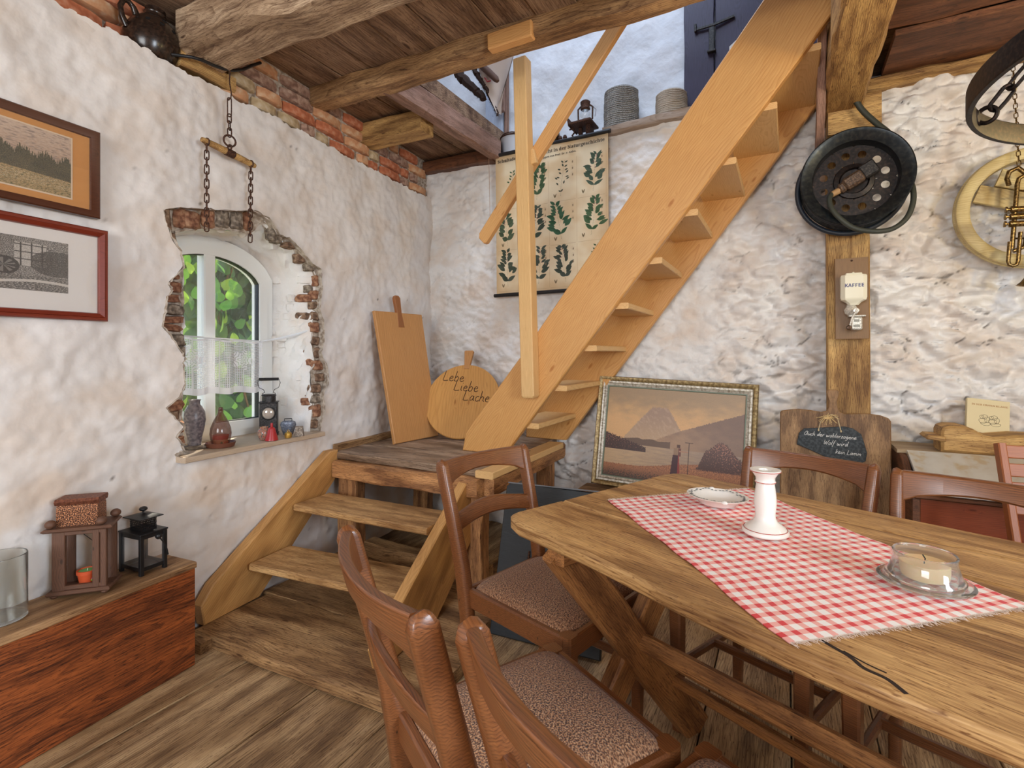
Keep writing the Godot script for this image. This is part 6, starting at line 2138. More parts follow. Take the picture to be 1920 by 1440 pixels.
	m.ring(Vector3(0, 0.15, 0), Vector3.UP, 0.104, 0.006, 32, 8)
	part("rim", m, M.rust, t)
	m = MB.new()
	var hp := []
	for i in 13:
		var a := PI * i / 12.0
		hp.append(Vector3(0.108 * cos(a), 0.135 + 0.03 * sin(a), 0.10 * sin(a)))
	m.tube(hp, 0.004, 6)
	part("handle", m, M.rust, t)
	# the loft door
	t = structure(empty("door_1", B), "dark blue-violet plank door in the loft behind the steep stair")
	for q in [[1.862, 2.044], [2.048, 2.32], [2.324, 2.62]]:
		timber("plank", t, Vector3((q[0] + q[1]) / 2.0, 2.66, -0.205), Vector3((q[0] + q[1]) / 2.0, 4.40, -0.205), 0.035, q[1] - q[0] - 0.004, M.violet, Vector3.RIGHT, 0.003, 0.002)
	var la := Node3D.new()
	m = MB.new()
	m.box(Vector3(2.03, 3.17, -0.18), Vector3(0.032, 0.17, 0.02), 0.003)
	m.box(Vector3(2.03, 3.085, -0.175), Vector3(0.05, 0.014, 0.03), 0.003)
	m.sweep([Vector3(1.93, 3.245, -0.175), Vector3(2.05, 3.245, -0.172), Vector3(2.16, 3.265, -0.178)], rect(0.012, 0.016, 0.002), Vector3.UP)
	m.box(Vector3(1.935, 3.255, -0.175), Vector3(0.014, 0.05, 0.02), 0.003)
	part("latch", m, M.dark_tin, t)
	m = MB.new()
	m.prism(PackedVector2Array([Vector2(2.13, 3.01), Vector2(2.30, 2.99), Vector2(2.30, 3.12), Vector2(2.17, 3.12), Vector2(2.13, 3.09)]), -0.186, -0.184)
	part("notice", m, flat(c8(236, 230, 220), 0.9), t)
	la.free()
	# loft post with the bluish light painted into its colour and the hide hanging in front of it
	t = tag(empty("loft_post", B), "upright loft board with bluish light put into its colour, behind the hanging hide", "post")
	timber("board", t, Vector3(0.482, 2.70, -0.18), Vector3(0.482, 4.40, -0.18), 0.05, 0.15, M.blue_lit_board, Vector3.RIGHT, 0.004, 0.002)
	timber("edge_strip", t, Vector3(0.575, 2.72, -0.19), Vector3(0.575, 4.40, -0.19), 0.04, 0.022, M.joist, Vector3.RIGHT, 0.003)
	timber("side_rail", t, Vector3(0.56, 3.02, -0.13), Vector3(0.56, 3.28, -0.13), 0.03, 0.06, M.joist, Vector3.RIGHT, 0.003)
	t = tag(empty("hide", B), "pale animal hide with dark brown fur hanging at the loft opening", "hide")
	m = MB.new()
	m.grid(10, 12, func(u: float, v: float) -> Vector3:
		var tipx := lerpf(0.600 + 0.30 * u, 0.775, pow(v, 1.1))
		return Vector3(tipx, lerpf(3.22, 2.80, v) + 0.03 * (u - 0.5), 0.30 + 0.03 * sin(u * 5.0 + v * 2.0) - 0.02 * v))
	m.grid(10, 12, func(u: float, v: float) -> Vector3:
		var tipx := lerpf(0.600 + 0.30 * u, 0.775, pow(v, 1.1))
		return Vector3(tipx, lerpf(3.22, 2.80, v) + 0.03 * (u - 0.5), 0.292 + 0.03 * sin(u * 5.0 + v * 2.0) - 0.02 * v), true)
	part("leather", m, flat(c8(206, 190, 178), 0.9), t, Transform3D.IDENTITY, 80.0)
	var fur_a := MB.new()
	for seg in [[Vector3(0.46, 3.13, 0.30), Vector3(0.675, 2.905, 0.30), 0.034], [Vector3(0.60, 3.12, 0.315), Vector3(0.715, 2.93, 0.315), 0.018], [Vector3(0.70, 2.95, 0.30), Vector3(0.775, 2.78, 0.29), 0.012]]:
		var pts := []
		var rr := []
		for i in 15:
			var k := i / 14.0
			pts.append(seg[0].lerp(seg[1], k) + Vector3(0.006 * sin(i * 2.1), 0.006 * sin(i * 1.7), 0))
			rr.append(seg[2] * (1.0 + 0.12 * sin(i * 2.7)) * (1.0 - 0.35 * k))
		fur_a.tube(pts, rr, 8)
	for i in 700:
		var seg: Array = [[Vector3(0.46, 3.13, 0.30), Vector3(0.675, 2.905, 0.30), 0.034], [Vector3(0.60, 3.12, 0.315), Vector3(0.715, 2.93, 0.315), 0.018], [Vector3(0.70, 2.95, 0.30), Vector3(0.775, 2.78, 0.29), 0.012]][i % 3]
		var p: Vector3 = seg[0].lerp(seg[1], rng.randf())
		var d := Vector3(rng.randf_range(-1, 0.4), rng.randf_range(-1, -0.1), rng.randf_range(-0.4, 1)).normalized()
		var s := d.cross(Vector3.UP).normalized() * 0.0015
		p += d * seg[2] * 0.6
		fur_a.tri(p - s, p + s, p + d * rng.randf_range(0.008, 0.02))
	part("fur", fur_a, flat(c8(62, 44, 36), 0.95), t).set_meta("kind", "stuff")
	m = MB.new()
	m.tube([Vector3(0.66, 3.12, 0.335), Vector3(0.73, 3.05, 0.338), Vector3(0.79, 2.985, 0.338), Vector3(0.80, 2.97, 0.336)], [0.02, 0.022, 0.02, 0.012], 8)
	part("rolled_strap", m, flat(c8(96, 70, 58), 0.85), t, Transform3D.IDENTITY, 60.0)
	m = MB.new()
	m.tube([Vector3(0.70, 3.02, 0.335), Vector3(0.725, 2.985, 0.34), Vector3(0.75, 2.985, 0.34)], 0.004, 6)
	part("red_loop", m, flat(c8(170, 50, 60), 0.8), t)
	m = MB.new()
	m.tube([B * Vector3(0.590, 2.70, 0.10), B * Vector3(0.592, 2.45, 0.095), B * Vector3(0.597, 2.12, 0.09)], 0.0014, 5)
	tag(part("string", m, flat(c8(170, 130, 96), 0.9), self), "thin string hanging down from the trimmer joist left of the plant chart", "string")
	# dark panel standing beside the landing
	var lo := Vector3(1.425, 0.002, 1.40)
	var hi := Vector3(1.335, 0.0, 1.225)
	t = tag(empty("blackboard", Transform3D(Basis(Vector3(0.995, 0.02, 0.06).normalized(), Vector3(-0.10, 0.955, -0.28).normalized(), Vector3(-0.06, 0.28, 0.958).normalized()).orthonormalized(), lo)), "worn black-painted wooden board leaning on the landing behind the end chair", "board")
	m = MB.new()
	m.prism(PackedVector2Array([Vector2(-0.255, 0.0), Vector2(0.24, 0.0), Vector2(0.245, 0.635), Vector2(-0.225, 0.645), Vector2(-0.245, 0.625)]), -0.012, 0.012, 0.004)
	part("panel", m, M.blackboard, t)
	m = MB.new()
	m.box(Vector3(-0.003, 0.642, 0), Vector3(0.47, 0.006, 0.03), 0.002)
	part("top_edge", m, flat(c8(120, 122, 126), 0.6), t)
	m = MB.new()
	m.tube([Vector3(-0.10, 0.36, 0.014), Vector3(-0.10, 0.325, 0.018)], 0.005, 8)
	part("bolt", m, M.rust, t)

# ---------------------------------------------------------------- right side of the room
func landscape_painting() -> ImageTexture:
	var w := 420
	var h := 300
	var im := Image.create_empty(w, h, false, Image.FORMAT_RGB8)
	for y in h:
		for x in w:
			var u := float(x) / w
			var v := float(y) / h
			var n := noise.get_noise_2d(x * 0.5, y * 0.9)
			var f := noise.get_noise_2d(x * 6.0, y * 6.0)
			# sky, warmest near the horizon
			var c := c8(164, 136, 104).lerp(c8(222, 172, 116), smoothstep(0.05, 0.40, v + 0.10 * n))
			# far peak
			var px := u - 0.41
			var peak := 0.195 + 0.015 * f + pow(maxf(0.0, absf(px) - 0.055) * (2.2 if px < 0 else 3.0), 1.1) * 0.85
			if v > peak + 0.01 * f and v < 0.62:
				c = c8(162, 132, 112).lerp(c8(190, 156, 122), smoothstep(0.2, 0.6, v)).lerp(c8(200, 168, 140), smoothstep(0.0, 0.5, noise.get_noise_2d(x * 2.0 - y * 1.2, y * 1.4)) * 0.4)
			# right hand slope
			var ridge := 0.43 - (u - 0.565) * (0.55 if u > 0.565 else 0.69) + 0.012 * f
			if u > 0.30 and v > ridge and v < 0.66:
				c = c8(136, 106, 88).lerp(c8(170, 134, 104), smoothstep(0.25, 0.65, v + 0.2 * n)).lerp(c8(112, 84, 70), smoothstep(0.0, 0.5, u - 0.5) * 0.6)
			if v > 0.56 + 0.02 * n and v < 0.63 and u > 0.15 and u < 0.5:
				c = c8(106, 80, 64)
			# water
			if v >= 0.63:
				c = c8(160, 134, 114).lerp(c8(202, 168, 128), clampf(0.8 - (u - 0.2) * 1.4 + 0.4 * noise.get_noise_2d(x * 0.6, y * 5.0), 0, 1))
			# left bank
			if u < 0.32 and v > 0.515 + u * 0.42 + 0.02 * f and v < 0.70:
				c = c8(62, 40, 36).lerp(c8(134, 86, 66), smoothstep(0.0, 0.35, f + (0.65 - v) * 2.0 - 0.2))
			# near ground
			var shore := 0.86 - 0.10 * smoothstep(0.2, 0.75, u) + 0.008 * f
			if v > shore:
				c = c8(146, 92, 64).lerp(c8(190, 124, 80), smoothstep(-0.3, 0.3, f)).lerp(c8(74, 58, 48), smoothstep(0.9, 1.0, v + 0.12 * f))
			# rock on the right
			var rock := 9.0
			if u > 0.69:
				rock = lerpf(0.80, 0.60, smoothstep(0.69, 0.76, u)) - 0.09 * smoothstep(0.76, 0.84, u) + 0.16 * smoothstep(0.86, 1.0, u)
			if v > rock + 0.03 * f and v < 0.81 + 0.02 * f:
				c = c8(78, 48, 40).lerp(c8(168, 108, 84), smoothstep(0.0, 0.25, (0.62 - v) + (u - 0.85) * 0.5 + 0.6 * f))
			# woman with a rake: hair, blouse, skirt, arm and pole
			if absf(u - 0.560) < 0.012 and absf(v - 0.592) < 0.016:
				c = c8(84, 50, 38)
			if absf(u - 0.554) < 0.026 and v > 0.61 and v < 0.70:
				c = c8(150, 116, 88) if u < 0.561 else c8(110, 62, 50)
			if v >= 0.69 and v < 0.905 and absf(u - 0.545) < 0.022 + (v - 0.69) * 0.06:
				c = c8(150, 50, 42) if u > 0.560 else c8(64, 28, 32)
			if absf(v - 0.645) < 0.008 and u > 0.566 and u < 0.635:
				c = c8(176, 126, 98)
			if absf(u - 0.635) < 0.0025 and v > 0.54 and v < 0.92:
				c = c8(64, 44, 36)
			if absf(v - 0.545) < 0.004 and absf(u - 0.635) < 0.028:
				c = c8(64, 44, 36)
			im.set_pixel(x, y, c.lightened(0.06) * (0.98 + 0.06 * noise.get_noise_2d(x * 40.0, y * 40.0)))
	return ImageTexture.create_from_image(im)

func wall_bench() -> void:
	var t := tag(empty("bench", B), "low plain wooden bench against the back wall, behind the table", "bench")
	timber("seat", t, Vector3(1.30, 0.365, 0.17), Vector3(2.88, 0.365, 0.17), 0.26, 0.03, M.step_old, Vector3.UP, 0.004)
	for s in [1.45, 2.10, 2.75]:
		timber("leg", t, Vector3(s, 0.0, 0.17), Vector3(s, 0.35, 0.17), 0.035, 0.22, M.step_old, Vector3.BACK, 0.004)
	# leaning painting
	var w := 0.905
	var h := 0.665
	var up := Vector3(0.036, 1.0, -0.155).normalized()
	var rt := Vector3(1, -0.036, 0).normalized()
	var z := rt.cross(up).normalized()
	t = tag(empty("landscape_painting", B * Transform3D(Basis(z.cross(up) * -1.0, up, z), Vector3(1.842, 0.732, 0.125))), "large framed painting of a lake, a mountain and a woman, leaning on the back wall", "painting")
	part("frame", moulding(w, h, [Vector2(0, -0.02), Vector2(0, 0.018), Vector2(0.006, 0.026), Vector2(0.020, 0.022), Vector2(0.026, 0.012)]), M.frame_gold, t, Transform3D.IDENTITY, 50.0)
	part("inner_frame", moulding(w - 0.052, h - 0.052, [Vector2(0, -0.012), Vector2(0, 0.012), Vector2(0.004, 0.018), Vector2(0.014, 0.016), Vector2(0.016, 0.010), Vector2(0.020, 0.014), Vector2(0.030, 0.008)]), M.frame_silver, t, Transform3D.IDENTITY, 50.0)
	part("fillet", moulding(w - 0.112, h - 0.112, [Vector2(0, -0.004), Vector2(0, 0.007), Vector2(0.006, 0.006), Vector2(0.009, -0.004)]), M.frame_green, t, Transform3D.IDENTITY, 30.0)
	part("canvas", quad_print(w - 0.128, h - 0.128), print_mat(landscape_painting(), 0.45), t)
	var m := MB.new()
	m.box(Vector3(0, 0, -0.014), Vector3(w - 0.01, h - 0.01, 0.008), 0.001)
	part("backing", m, flat(c8(120, 92, 66), 0.9), t)
	# shouldered board leaning on the post
	up = Vector3(0, 1, -0.11).normalized()
	t = tag(empty("bread_board", B * Transform3D(Basis(Vector3.RIGHT, up, Vector3.RIGHT.cross(up)), Vector3(2.640, 0.384, 0.262))), "large shouldered brown bread board with a short handle leaning on the post", "board")
	var o := PackedVector2Array()
	for q in [[-0.233, 0.0], [0.228, 0.0], [0.232, 0.515], [0.222, 0.530], [0.19, 0.542], [0.14, 0.548], [0.09, 0.545], [0.05, 0.542], [0.028, 0.55], [0.02, 0.57], [0.018, 0.60], [0.027, 0.635], [0.028, 0.648], [0.018, 0.658], [-0.018, 0.658], [-0.028, 0.648], [-0.027, 0.635], [-0.018, 0.60], [-0.02, 0.57], [-0.028, 0.552], [-0.05, 0.545], [-0.10, 0.552], [-0.15, 0.555], [-0.20, 0.548], [-0.226, 0.542], [-0.232, 0.532]]:
		o.append(Vector2(q[1], -q[0]))
	m = MB.new()
	m.prism(o, -0.012, 0.012, 0.004)
	part("board", m, M.board_brown, t, Transform3D(Basis(Vector3.BACK, PI / 2), Vector3.ZERO))
	# slate sign
	t = tag(empty("slate_sign", B * Transform3D(Basis(Vector3.RIGHT, up, Vector3.RIGHT.cross(up)), Vector3(2.635, 0.79, 0.236))), "dark slate sign with white handwriting hanging from a raffia bow", "sign")
	o = PackedVector2Array()
	for q in [[-0.152, -0.030], [-0.150, -0.010], [-0.142, 0.028], [-0.120, 0.052], [-0.04, 0.062], [0.05, 0.073], [0.085, 0.066], [0.118, 0.040], [0.128, 0.005], [0.140, -0.045], [0.134, -0.085], [0.098, -0.112], [0.066, -0.122], [0.03, -0.108], [-0.04, -0.076], [-0.11, -0.046]]:
		o.append(Vector2(q[0], q[1]))
	m = MB.new()
	m.prism(o, -0.004, 0.004, 0.002)
	var slab := part("slate", m, M.slate, t)
	var chalk := flat(c8(232, 232, 228), 0.9)
	for q in [["Auch der wohlerzogene", -0.122, 0.020, 0.0232], ["Wolf wird", -0.040, -0.020, 0.0258], ["kein Lamm", 0.010, -0.060, 0.0240]]:
		part("lettering", written(q[0], q[3] * 0.92, 0.0010, 0.3), chalk, slab, Transform3D(Basis(Vector3.BACK, -0.035), Vector3(q[1], q[2], 0.0048)))
	m = MB.new()
	m.tube([Vector3(-0.058, 0.05, 0.005), Vector3(-0.05, 0.085, 0.006), Vector3(-0.03, 0.118, 0.006), Vector3(0.0, 0.128, 0.008), Vector3(0.022, 0.112, 0.006), Vector3(0.036, 0.05, 0.005)], 0.0022, 6)
	for x in [-0.058, 0.036]:
		m.ball(Vector3(x, 0.048, 0.006), Vector3(0.004, 0.006, 0.004), 8, 6)
	part("cord", m, flat(c8(206, 186, 146), 0.9), t)
	m = MB.new()
	for i in 26:
		var a := TAU * i / 26.0 + rng.randf_range(-0.2, 0.2)
		var l := rng.randf_range(0.022, 0.045)
		var d := Vector3(cos(a) * 1.15, sin(a) * 0.75, 0)
		var c := Vector3(-0.018, 0.108, 0.012)
		m.tube([c, c + d * l * 0.5 + Vector3(0, 0.006, 0.008), c + d * l + Vector3(0, -0.004, 0.003)], 0.0011, 4)
	part("raffia_bow", m, flat(c8(226, 196, 140), 0.9), t).set_meta("kind", "stuff")

func coffee_mill() -> void:
	var t := tag(empty("coffee_grinder", B * Transform3D(Basis.IDENTITY, Vector3(2.720, 1.29, 0.182))), "white coffee grinder with blue lettering on a brown board, fixed to the post", "coffee grinder")
	timber("board", t, Vector3(0, 0.0, 0.010), Vector3(-0.003, 0.395, 0.010), 0.018, 0.142, M.mill_board, Vector3.RIGHT, 0.003)
	var m := MB.new()
	var rs := []
	for q in [[0.160, 0.020, 0.020], [0.172, 0.030, 0.024], [0.184, 0.050, 0.036], [0.196, 0.053, 0.040], [0.298, 0.053, 0.040], [0.304, 0.049, 0.037]]:
		var r := PackedVector3Array()
		for v in rect(q[1] * 2.0, q[2] * 2.0, q[2] * 0.42):
			r.append(Vector3(v.x, q[0], 0.062 - v.y))
		r.reverse()
		rs.append(r)
	for i in rs.size():
		var r: PackedVector3Array = rs[i]
		r.reverse()
		rs[i] = r
	m.loops(rs)
	var can := part("canister", m, M.cream_china, t, Transform3D.IDENTITY, 30.0)
	m = MB.new()
	m.box(Vector3(0.0, 0.308, 0.062), Vector3(0.066, 0.010, 0.056), 0.004)
	m.box(Vector3(0.0, 0.316, 0.062), Vector3(0.010, 0.008, 0.010), 0.003)
	part("lid", m, M.cream_china, can)
	part("lettering", lettering("KAFFEE", 0.0225, "Droid Sans", true), flat(c8(40, 48, 110), 0.4), can, Transform3D(Basis.IDENTITY, Vector3(0.001, 0.252, 0.1025)))
	m = MB.new()
	m.lathe([Vector2(0.012, 0.0), Vector2(0.026, 0.012), Vector2(0.03, 0.028), Vector2(0.022, 0.045), Vector2(0.016, 0.06)], 16)
	part("burr_housing", m, M.white_metal, t, Transform3D(Basis.IDENTITY, Vector3(-0.008, 0.108, 0.058)))
	m = MB.new()
	m.box(Vector3(0.012, 0.072, 0.056), Vector3(0.046, 0.062, 0.05), 0.006)
	m.box(Vector3(0.014, 0.108, 0.056), Vector3(0.07, 0.008, 0.054), 0.003)
	var drawer := part("drawer", m, M.white_metal, t)
	m = MB.new()
	m.box(Vector3(0.012, 0.085, 0.0825), Vector3(0.022, 0.012, 0.002), 0.0005)
	m.box(Vector3(0.012, 0.06, 0.0825), Vector3(0.026, 0.012, 0.002), 0.0005)
	part("window", m, flat(c8(150, 150, 140), 0.2), drawer)
	m = MB.new()
	m.lathe([Vector2(0, 0), Vector2(0.012, 0), Vector2(0.012, 0.016), Vector2(0, 0.018)], 14)
	part("boss", m, M.white_metal, t, Transform3D(Basis(Vector3.RIGHT, PI / 2), Vector3(0.008, 0.132, 0.088)))
	m = MB.new()
	m.sweep([Vector3(0.010, 0.135, 0.104), Vector3(-0.008, 0.10, 0.108), Vector3(-0.020, 0.055, 0.11)], rect(0.007, 0.014, 0.002), Vector3.BACK)
	var crank := part("crank", m, M.white_metal, t)
	m = MB.new()
	m.lathe([Vector2(0, 0), Vector2(0.008, 0), Vector2(0.012, 0.015), Vector2(0.009, 0.026), Vector2(0, 0.028)], 14)
	part("crank_knob", m, M.brown_brass, crank, Transform3D(Basis(Vector3.RIGHT, PI / 2), Vector3(-0.022, 0.050, 0.11)))
	m = MB.new()
	m.ball(Vector3(-0.002, 0.382, 0.020), Vector3(0.005, 0.005, 0.003), 10, 6)
	part("screw", m, M.rust, t)

func cable_drum() -> void:
	var c := Vector3(2.722, 2.045, 0.185)
	var t := tag(empty("wheel_rim_reel", B * Transform3D(Basis(Vector3.RIGHT, PI / 2) , c)), "old steel wheel rim used as a cable reel, hanging on the post", "cable reel")
	# local y runs out of the wall
	var m := MB.new()
	m.lathe([Vector2(0.222, 0.0), Vector2(0.226, 0.006), Vector2(0.222, 0.012), Vector2(0.205, 0.018), Vector2(0.180, 0.030), Vector2(0.176, 0.07), Vector2(0.180, 0.115), Vector2(0.206, 0.132), Vector2(0.222, 0.136), Vector2(0.228, 0.144), Vector2(0.222, 0.149), Vector2(0.206, 0.144), Vector2(0.176, 0.122), Vector2(0.170, 0.07), Vector2(0.174, 0.028), Vector2(0.203, 0.008), Vector2(0.222, 0.0)], 64, false)
	part("rim", m, M.rim_steel, t, Transform3D.IDENTITY, 40.0)
	# wheel disc with twelve holes and a raised hub
	m = MB.new()
	var hole_n := 12
	for i in hole_n:
		var a := TAU * (i + 0.5) / hole_n
		var hc := Vector2(0.128 * cos(a), 0.128 * sin(a))
		var sector := PackedVector2Array()
		for k in 7:
			var b := a - PI / hole_n + TAU / hole_n * k / 6.0
			sector.append(Vector2(cos(b), sin(b)) * 0.172)
		for k in 7:
			var b := a + PI / hole_n - TAU / hole_n * k / 6.0
			sector.append(Vector2(cos(b), sin(b)) * 0.085)
		var outer := round_poly(sector, hc, 28)
		for lvl in [[0.064, 1.0], [0.060, -1.0]]:
			for k in 28:
				var k1 := (k + 1) % 28
				var h0 := hc + Vector2(cos(TAU * k / 28.0), sin(TAU * k / 28.0)) * 0.0175
				var h1 := hc + Vector2(cos(TAU * k1 / 28.0), sin(TAU * k1 / 28.0)) * 0.0175
				var p := [Vector3(outer[k].x, lvl[0], -outer[k].y), Vector3(outer[k1].x, lvl[0], -outer[k1].y), Vector3(h1.x, lvl[0], -h1.y), Vector3(h0.x, lvl[0], -h0.y)]
				if lvl[1] > 0.0:
					m.quad(p[0], p[1], p[2], p[3])
				else:
					m.quad(p[3], p[2], p[1], p[0])
	m.lathe([Vector2(0.086, 0.062), Vector2(0.082, 0.072), Vector2(0.062, 0.078), Vector2(0.056, 0.066), Vector2(0.034, 0.064), Vector2(0.0, 0.064)], 40, false)
	part("disc", m, M.rim_inner, t, Transform3D.IDENTITY, 40.0)
	for i in 7:
		m = MB.new()
		m.ring(Vector3(0, 0.034 + 0.013 * i, 0), Vector3(0.02 * sin(i * 2.0), 1, 0.02 * cos(i * 3.0)), 0.200 + 0.006 * sin(i * 1.9), 0.0115, 56, 8)
		part("cable_turn", m, M.cable_blue, t, Transform3D.IDENTITY, 60.0)
	m = MB.new()
	m.ring(Vector3(-0.01, 0.015, 0.012), Vector3(0.0, 1, 0.03), 0.226, 0.012, 56, 8)
	part("cable_turn", m, M.cable_blue, t, Transform3D.IDENTITY, 60.0)
	# the socket in the middle
	var s := Transform3D(Basis(Vector3.BACK, 0.52), Vector3(2.722 - 0.005, 2.045 - 0.005, 0.185 + 0.10))
	m = MB.new()
	m.box(Vector3(0, 0, 0), Vector3(0.09, 0.058, 0.045), 0.010)
	m.box(Vector3(-0.055, -0.004, 0), Vector3(0.035, 0.046, 0.04), 0.010)
	var inv := (B * Transform3D(Basis(Vector3.RIGHT, PI / 2), c)).affine_inverse()
	part("socket", m, M.bakelite, t, inv * B * s)
	m = MB.new()
	m.box(Vector3(0.072, 0.006, -0.004), Vector3(0.066, 0.066, 0.05), 0.006)
	part("plug", m, M.dark_tin, t, inv * B * s)
	m = MB.new()
	m.tube([Vector3(-0.068, -0.006, 0), Vector3(-0.10, -0.006, 0.004), Vector3(-0.112, -0.008, 0.006)], [0.016, 0.014, 0.012], 10)
	part("sleeve", m, flat(c8(176, 140, 96), 0.6), t, inv * B * s)
	m = MB.new()
	m.tube(smooth([Vector3(2.628, 1.985, 0.292), Vector3(2.618, 1.955, 0.315), Vector3(2.626, 1.905, 0.335), Vector3(2.660, 1.850, 0.345), Vector3(2.715, 1.800, 0.345), Vector3(2.79, 1.778, 0.34), Vector3(2.86, 1.785, 0.32), Vector3(2.915, 1.83, 0.30), Vector3(2.942, 1.90, 0.285), Vector3(2.945, 1.97, 0.27), Vector3(2.935, 2.02, 0.25)]), 0.0115, 10)
	part("cable_loop", m, M.cable, t, inv * B, 60.0)
	m = MB.new()
	m.tube(smooth([Vector3(2.578, 3.0, 0.27), Vector3(2.584, 2.92, 0.275), Vector3(2.602, 2.80, 0.275), Vector3(2.632, 2.68, 0.27), Vector3(2.672, 2.57, 0.255), Vector3(2.716, 2.465, 0.245), Vector3(2.755, 2.385, 0.24), Vector3(2.81, 2.305, 0.25), Vector3(2.852, 2.25, 0.26), Vector3(2.872, 2.21, 0.262)]), 0.013, 10)
	part("supply_cable", m, M.cable, t, inv * B, 60.0)
	m = MB.new()
	m.tube([Vector3(2.715, 2.46, 0.20), Vector3(2.712, 2.44, 0.24), Vector3(2.722, 2.43, 0.262), Vector3(2.742, 2.44, 0.262), Vector3(2.744, 2.475, 0.255)], 0.005, 8)
	part("hook", m, M.rust, t, inv * B)

func desk_things() -> void:
	var t := tag(empty("writing_desk", B), "old slant-front desk with a grey-white lid and red-brown front, right of the post", "desk")
	var prof := PackedVector2Array([Vector2(0.03, 0.0), Vector2(0.56, 0.0), Vector2(0.56, 0.62), Vector2(0.545, 0.645), Vector2(0.50, 0.66), Vector2(0.43, 0.685), Vector2(0.38, 0.72), Vector2(0.335, 0.750), Vector2(0.27, 0.764), Vector2(0.03, 0.764)])
	for s in [2.905, 4.06]:
		var m := MB.new()
		var q := PackedVector2Array()
		for v in prof:
			q.append(Vector2(-v.x, v.y))
		m.prism(q, -0.014, 0.014, 0.003)
		part("side_panel", m, M.redplank, t, Transform3D(Basis(Vector3.UP, PI / 2), Vector3(s, 0, 0)))
	timber("top", t, Vector3(2.885, 0.770, 0.15), Vector3(4.09, 0.770, 0.15), 0.26, 0.018, M.greyplank_light, Vector3.UP, 0.003)
	var m2 := MB.new()
	var lid := PackedVector2Array([Vector2(0.27, 0.779), Vector2(0.29, 0.776), Vector2(0.42, 0.728), Vector2(0.575, 0.664), Vector2(0.578, 0.650), Vector2(0.42, 0.712), Vector2(0.29, 0.760), Vector2(0.27, 0.763)])
	var lq := PackedVector2Array()
	for v in lid:
		lq.append(Vector2(-v.x, v.y))
	m2.prism(lq, 0.0, 1.13, 0.001)
	part("lid", m2, M.lid_paint, t, Transform3D(Basis(Vector3.UP, PI / 2), Vector3(2.92, 0, 0)))
	timber("front_board", t, Vector3(2.92, 0.52, 0.545), Vector3(4.05, 0.52, 0.545), 0.02, 0.22, M.desk_red, Vector3.UP, 0.003)
	timber("front_board", t, Vector3(2.92, 0.22, 0.55), Vector3(4.05, 0.22, 0.55), 0.02, 0.37, M.desk_red, Vector3.UP, 0.003)
	timber("moulding", t, Vector3(2.90, 0.637, 0.562), Vector3(4.07, 0.637, 0.562), 0.03, 0.02, M.redplank, Vector3.UP, 0.005)
	# wooden block (shuttle-like form)
	t = tag(empty("wooden_form", B * Transform3D(Basis.IDENTITY, Vector3(3.0, 0.780, 0.20))), "carved yellow wooden block with a rounded hump and tongue, lying on the desk", "wooden block")
	var o := PackedVector2Array([Vector2(0.045, 0.0), Vector2(0.46, 0.0), Vector2(0.46, 0.085), Vector2(0.38, 0.094), Vector2(0.30, 0.092), Vector2(0.22, 0.078), Vector2(0.19, 0.084), Vector2(0.155, 0.108), Vector2(0.12, 0.118), Vector2(0.075, 0.118), Vector2(0.052, 0.108), Vector2(0.045, 0.09)])
	var m := MB.new()
	m.prism(o, -0.075, 0.075, 0.010)
	part("body", m, M.rough, t)
	m = MB.new()
	m.prism(PackedVector2Array([Vector2(-0.012, 0.060), Vector2(-0.005, 0.052), Vector2(0.05, 0.046), Vector2(0.06, 0.046), Vector2(0.06, 0.068), Vector2(0.03, 0.072), Vector2(0.0, 0.072)]), -0.05, 0.085, 0.005)
	part("tongue", m, M.rough, t)
	# book
	var up := Vector3(0.10, 1, -0.30).normalized()
	var rt := Vector3(1, -0.10, 0).normalized()
	t = tag(empty("book", B * Transform3D(Basis(rt, rt.cross(up).normalized().cross(rt), rt.cross(up).normalized()).orthonormalized(), Vector3(3.235, 0.782, 0.128))), "cream-covered book with a small drawing, leaning on the wall behind the carved block", "book")
	m = MB.new()
	m.box(Vector3(0, 0.115, 0.010), Vector3(0.148, 0.230, 0.003), 0.001)
	m.box(Vector3(0, 0.115, -0.012), Vector3(0.148, 0.230, 0.003), 0.001)
	m.box(Vector3(-0.074, 0.115, -0.001), Vector3(0.003, 0.230, 0.025), 0.001)
	var cover := part("cover", m, flat(c8(226, 212, 170), 0.7), t)
	m = MB.new()
	m.box(Vector3(0.0, 0.115, -0.001), Vector3(0.142, 0.224, 0.02), 0.001)
	part("pages", m, flat(c8(236, 226, 200), 0.9), t)
	part("title", lettering("IN DER ERSTEN KLASSE", 0.0105, "Droid Serif", true), flat(c8(176, 130, 84), 0.8), cover, Transform3D(Basis.IDENTITY, Vector3(0.004, 0.203, 0.0118)))
	m = MB.new()
	for k in 2:
		var bx := -0.012 + 0.034 * k
		for q in [[bx, 0.148, 0.010, 0.010], [bx - 0.006, 0.128, 0.014, 0.012], [bx + 0.004, 0.116, 0.018, 0.008], [bx + 0.008, 0.135, 0.009, 0.014], [bx - 0.010, 0.146, 0.007, 0.009]]:
			var pts := []
			for i in 12:
				var a := TAU * i / 12.0
				pts.append(Vector3(q[0] + q[2] * cos(a) * (1.0 + 0.15 * sin(a * 3.0)), q[1] + q[3] * sin(a), 0.0118))
			m.tube(pts, 0.0006, 4, true)
	part("drawing", m, flat(c8(70, 60, 48), 0.9), cover)

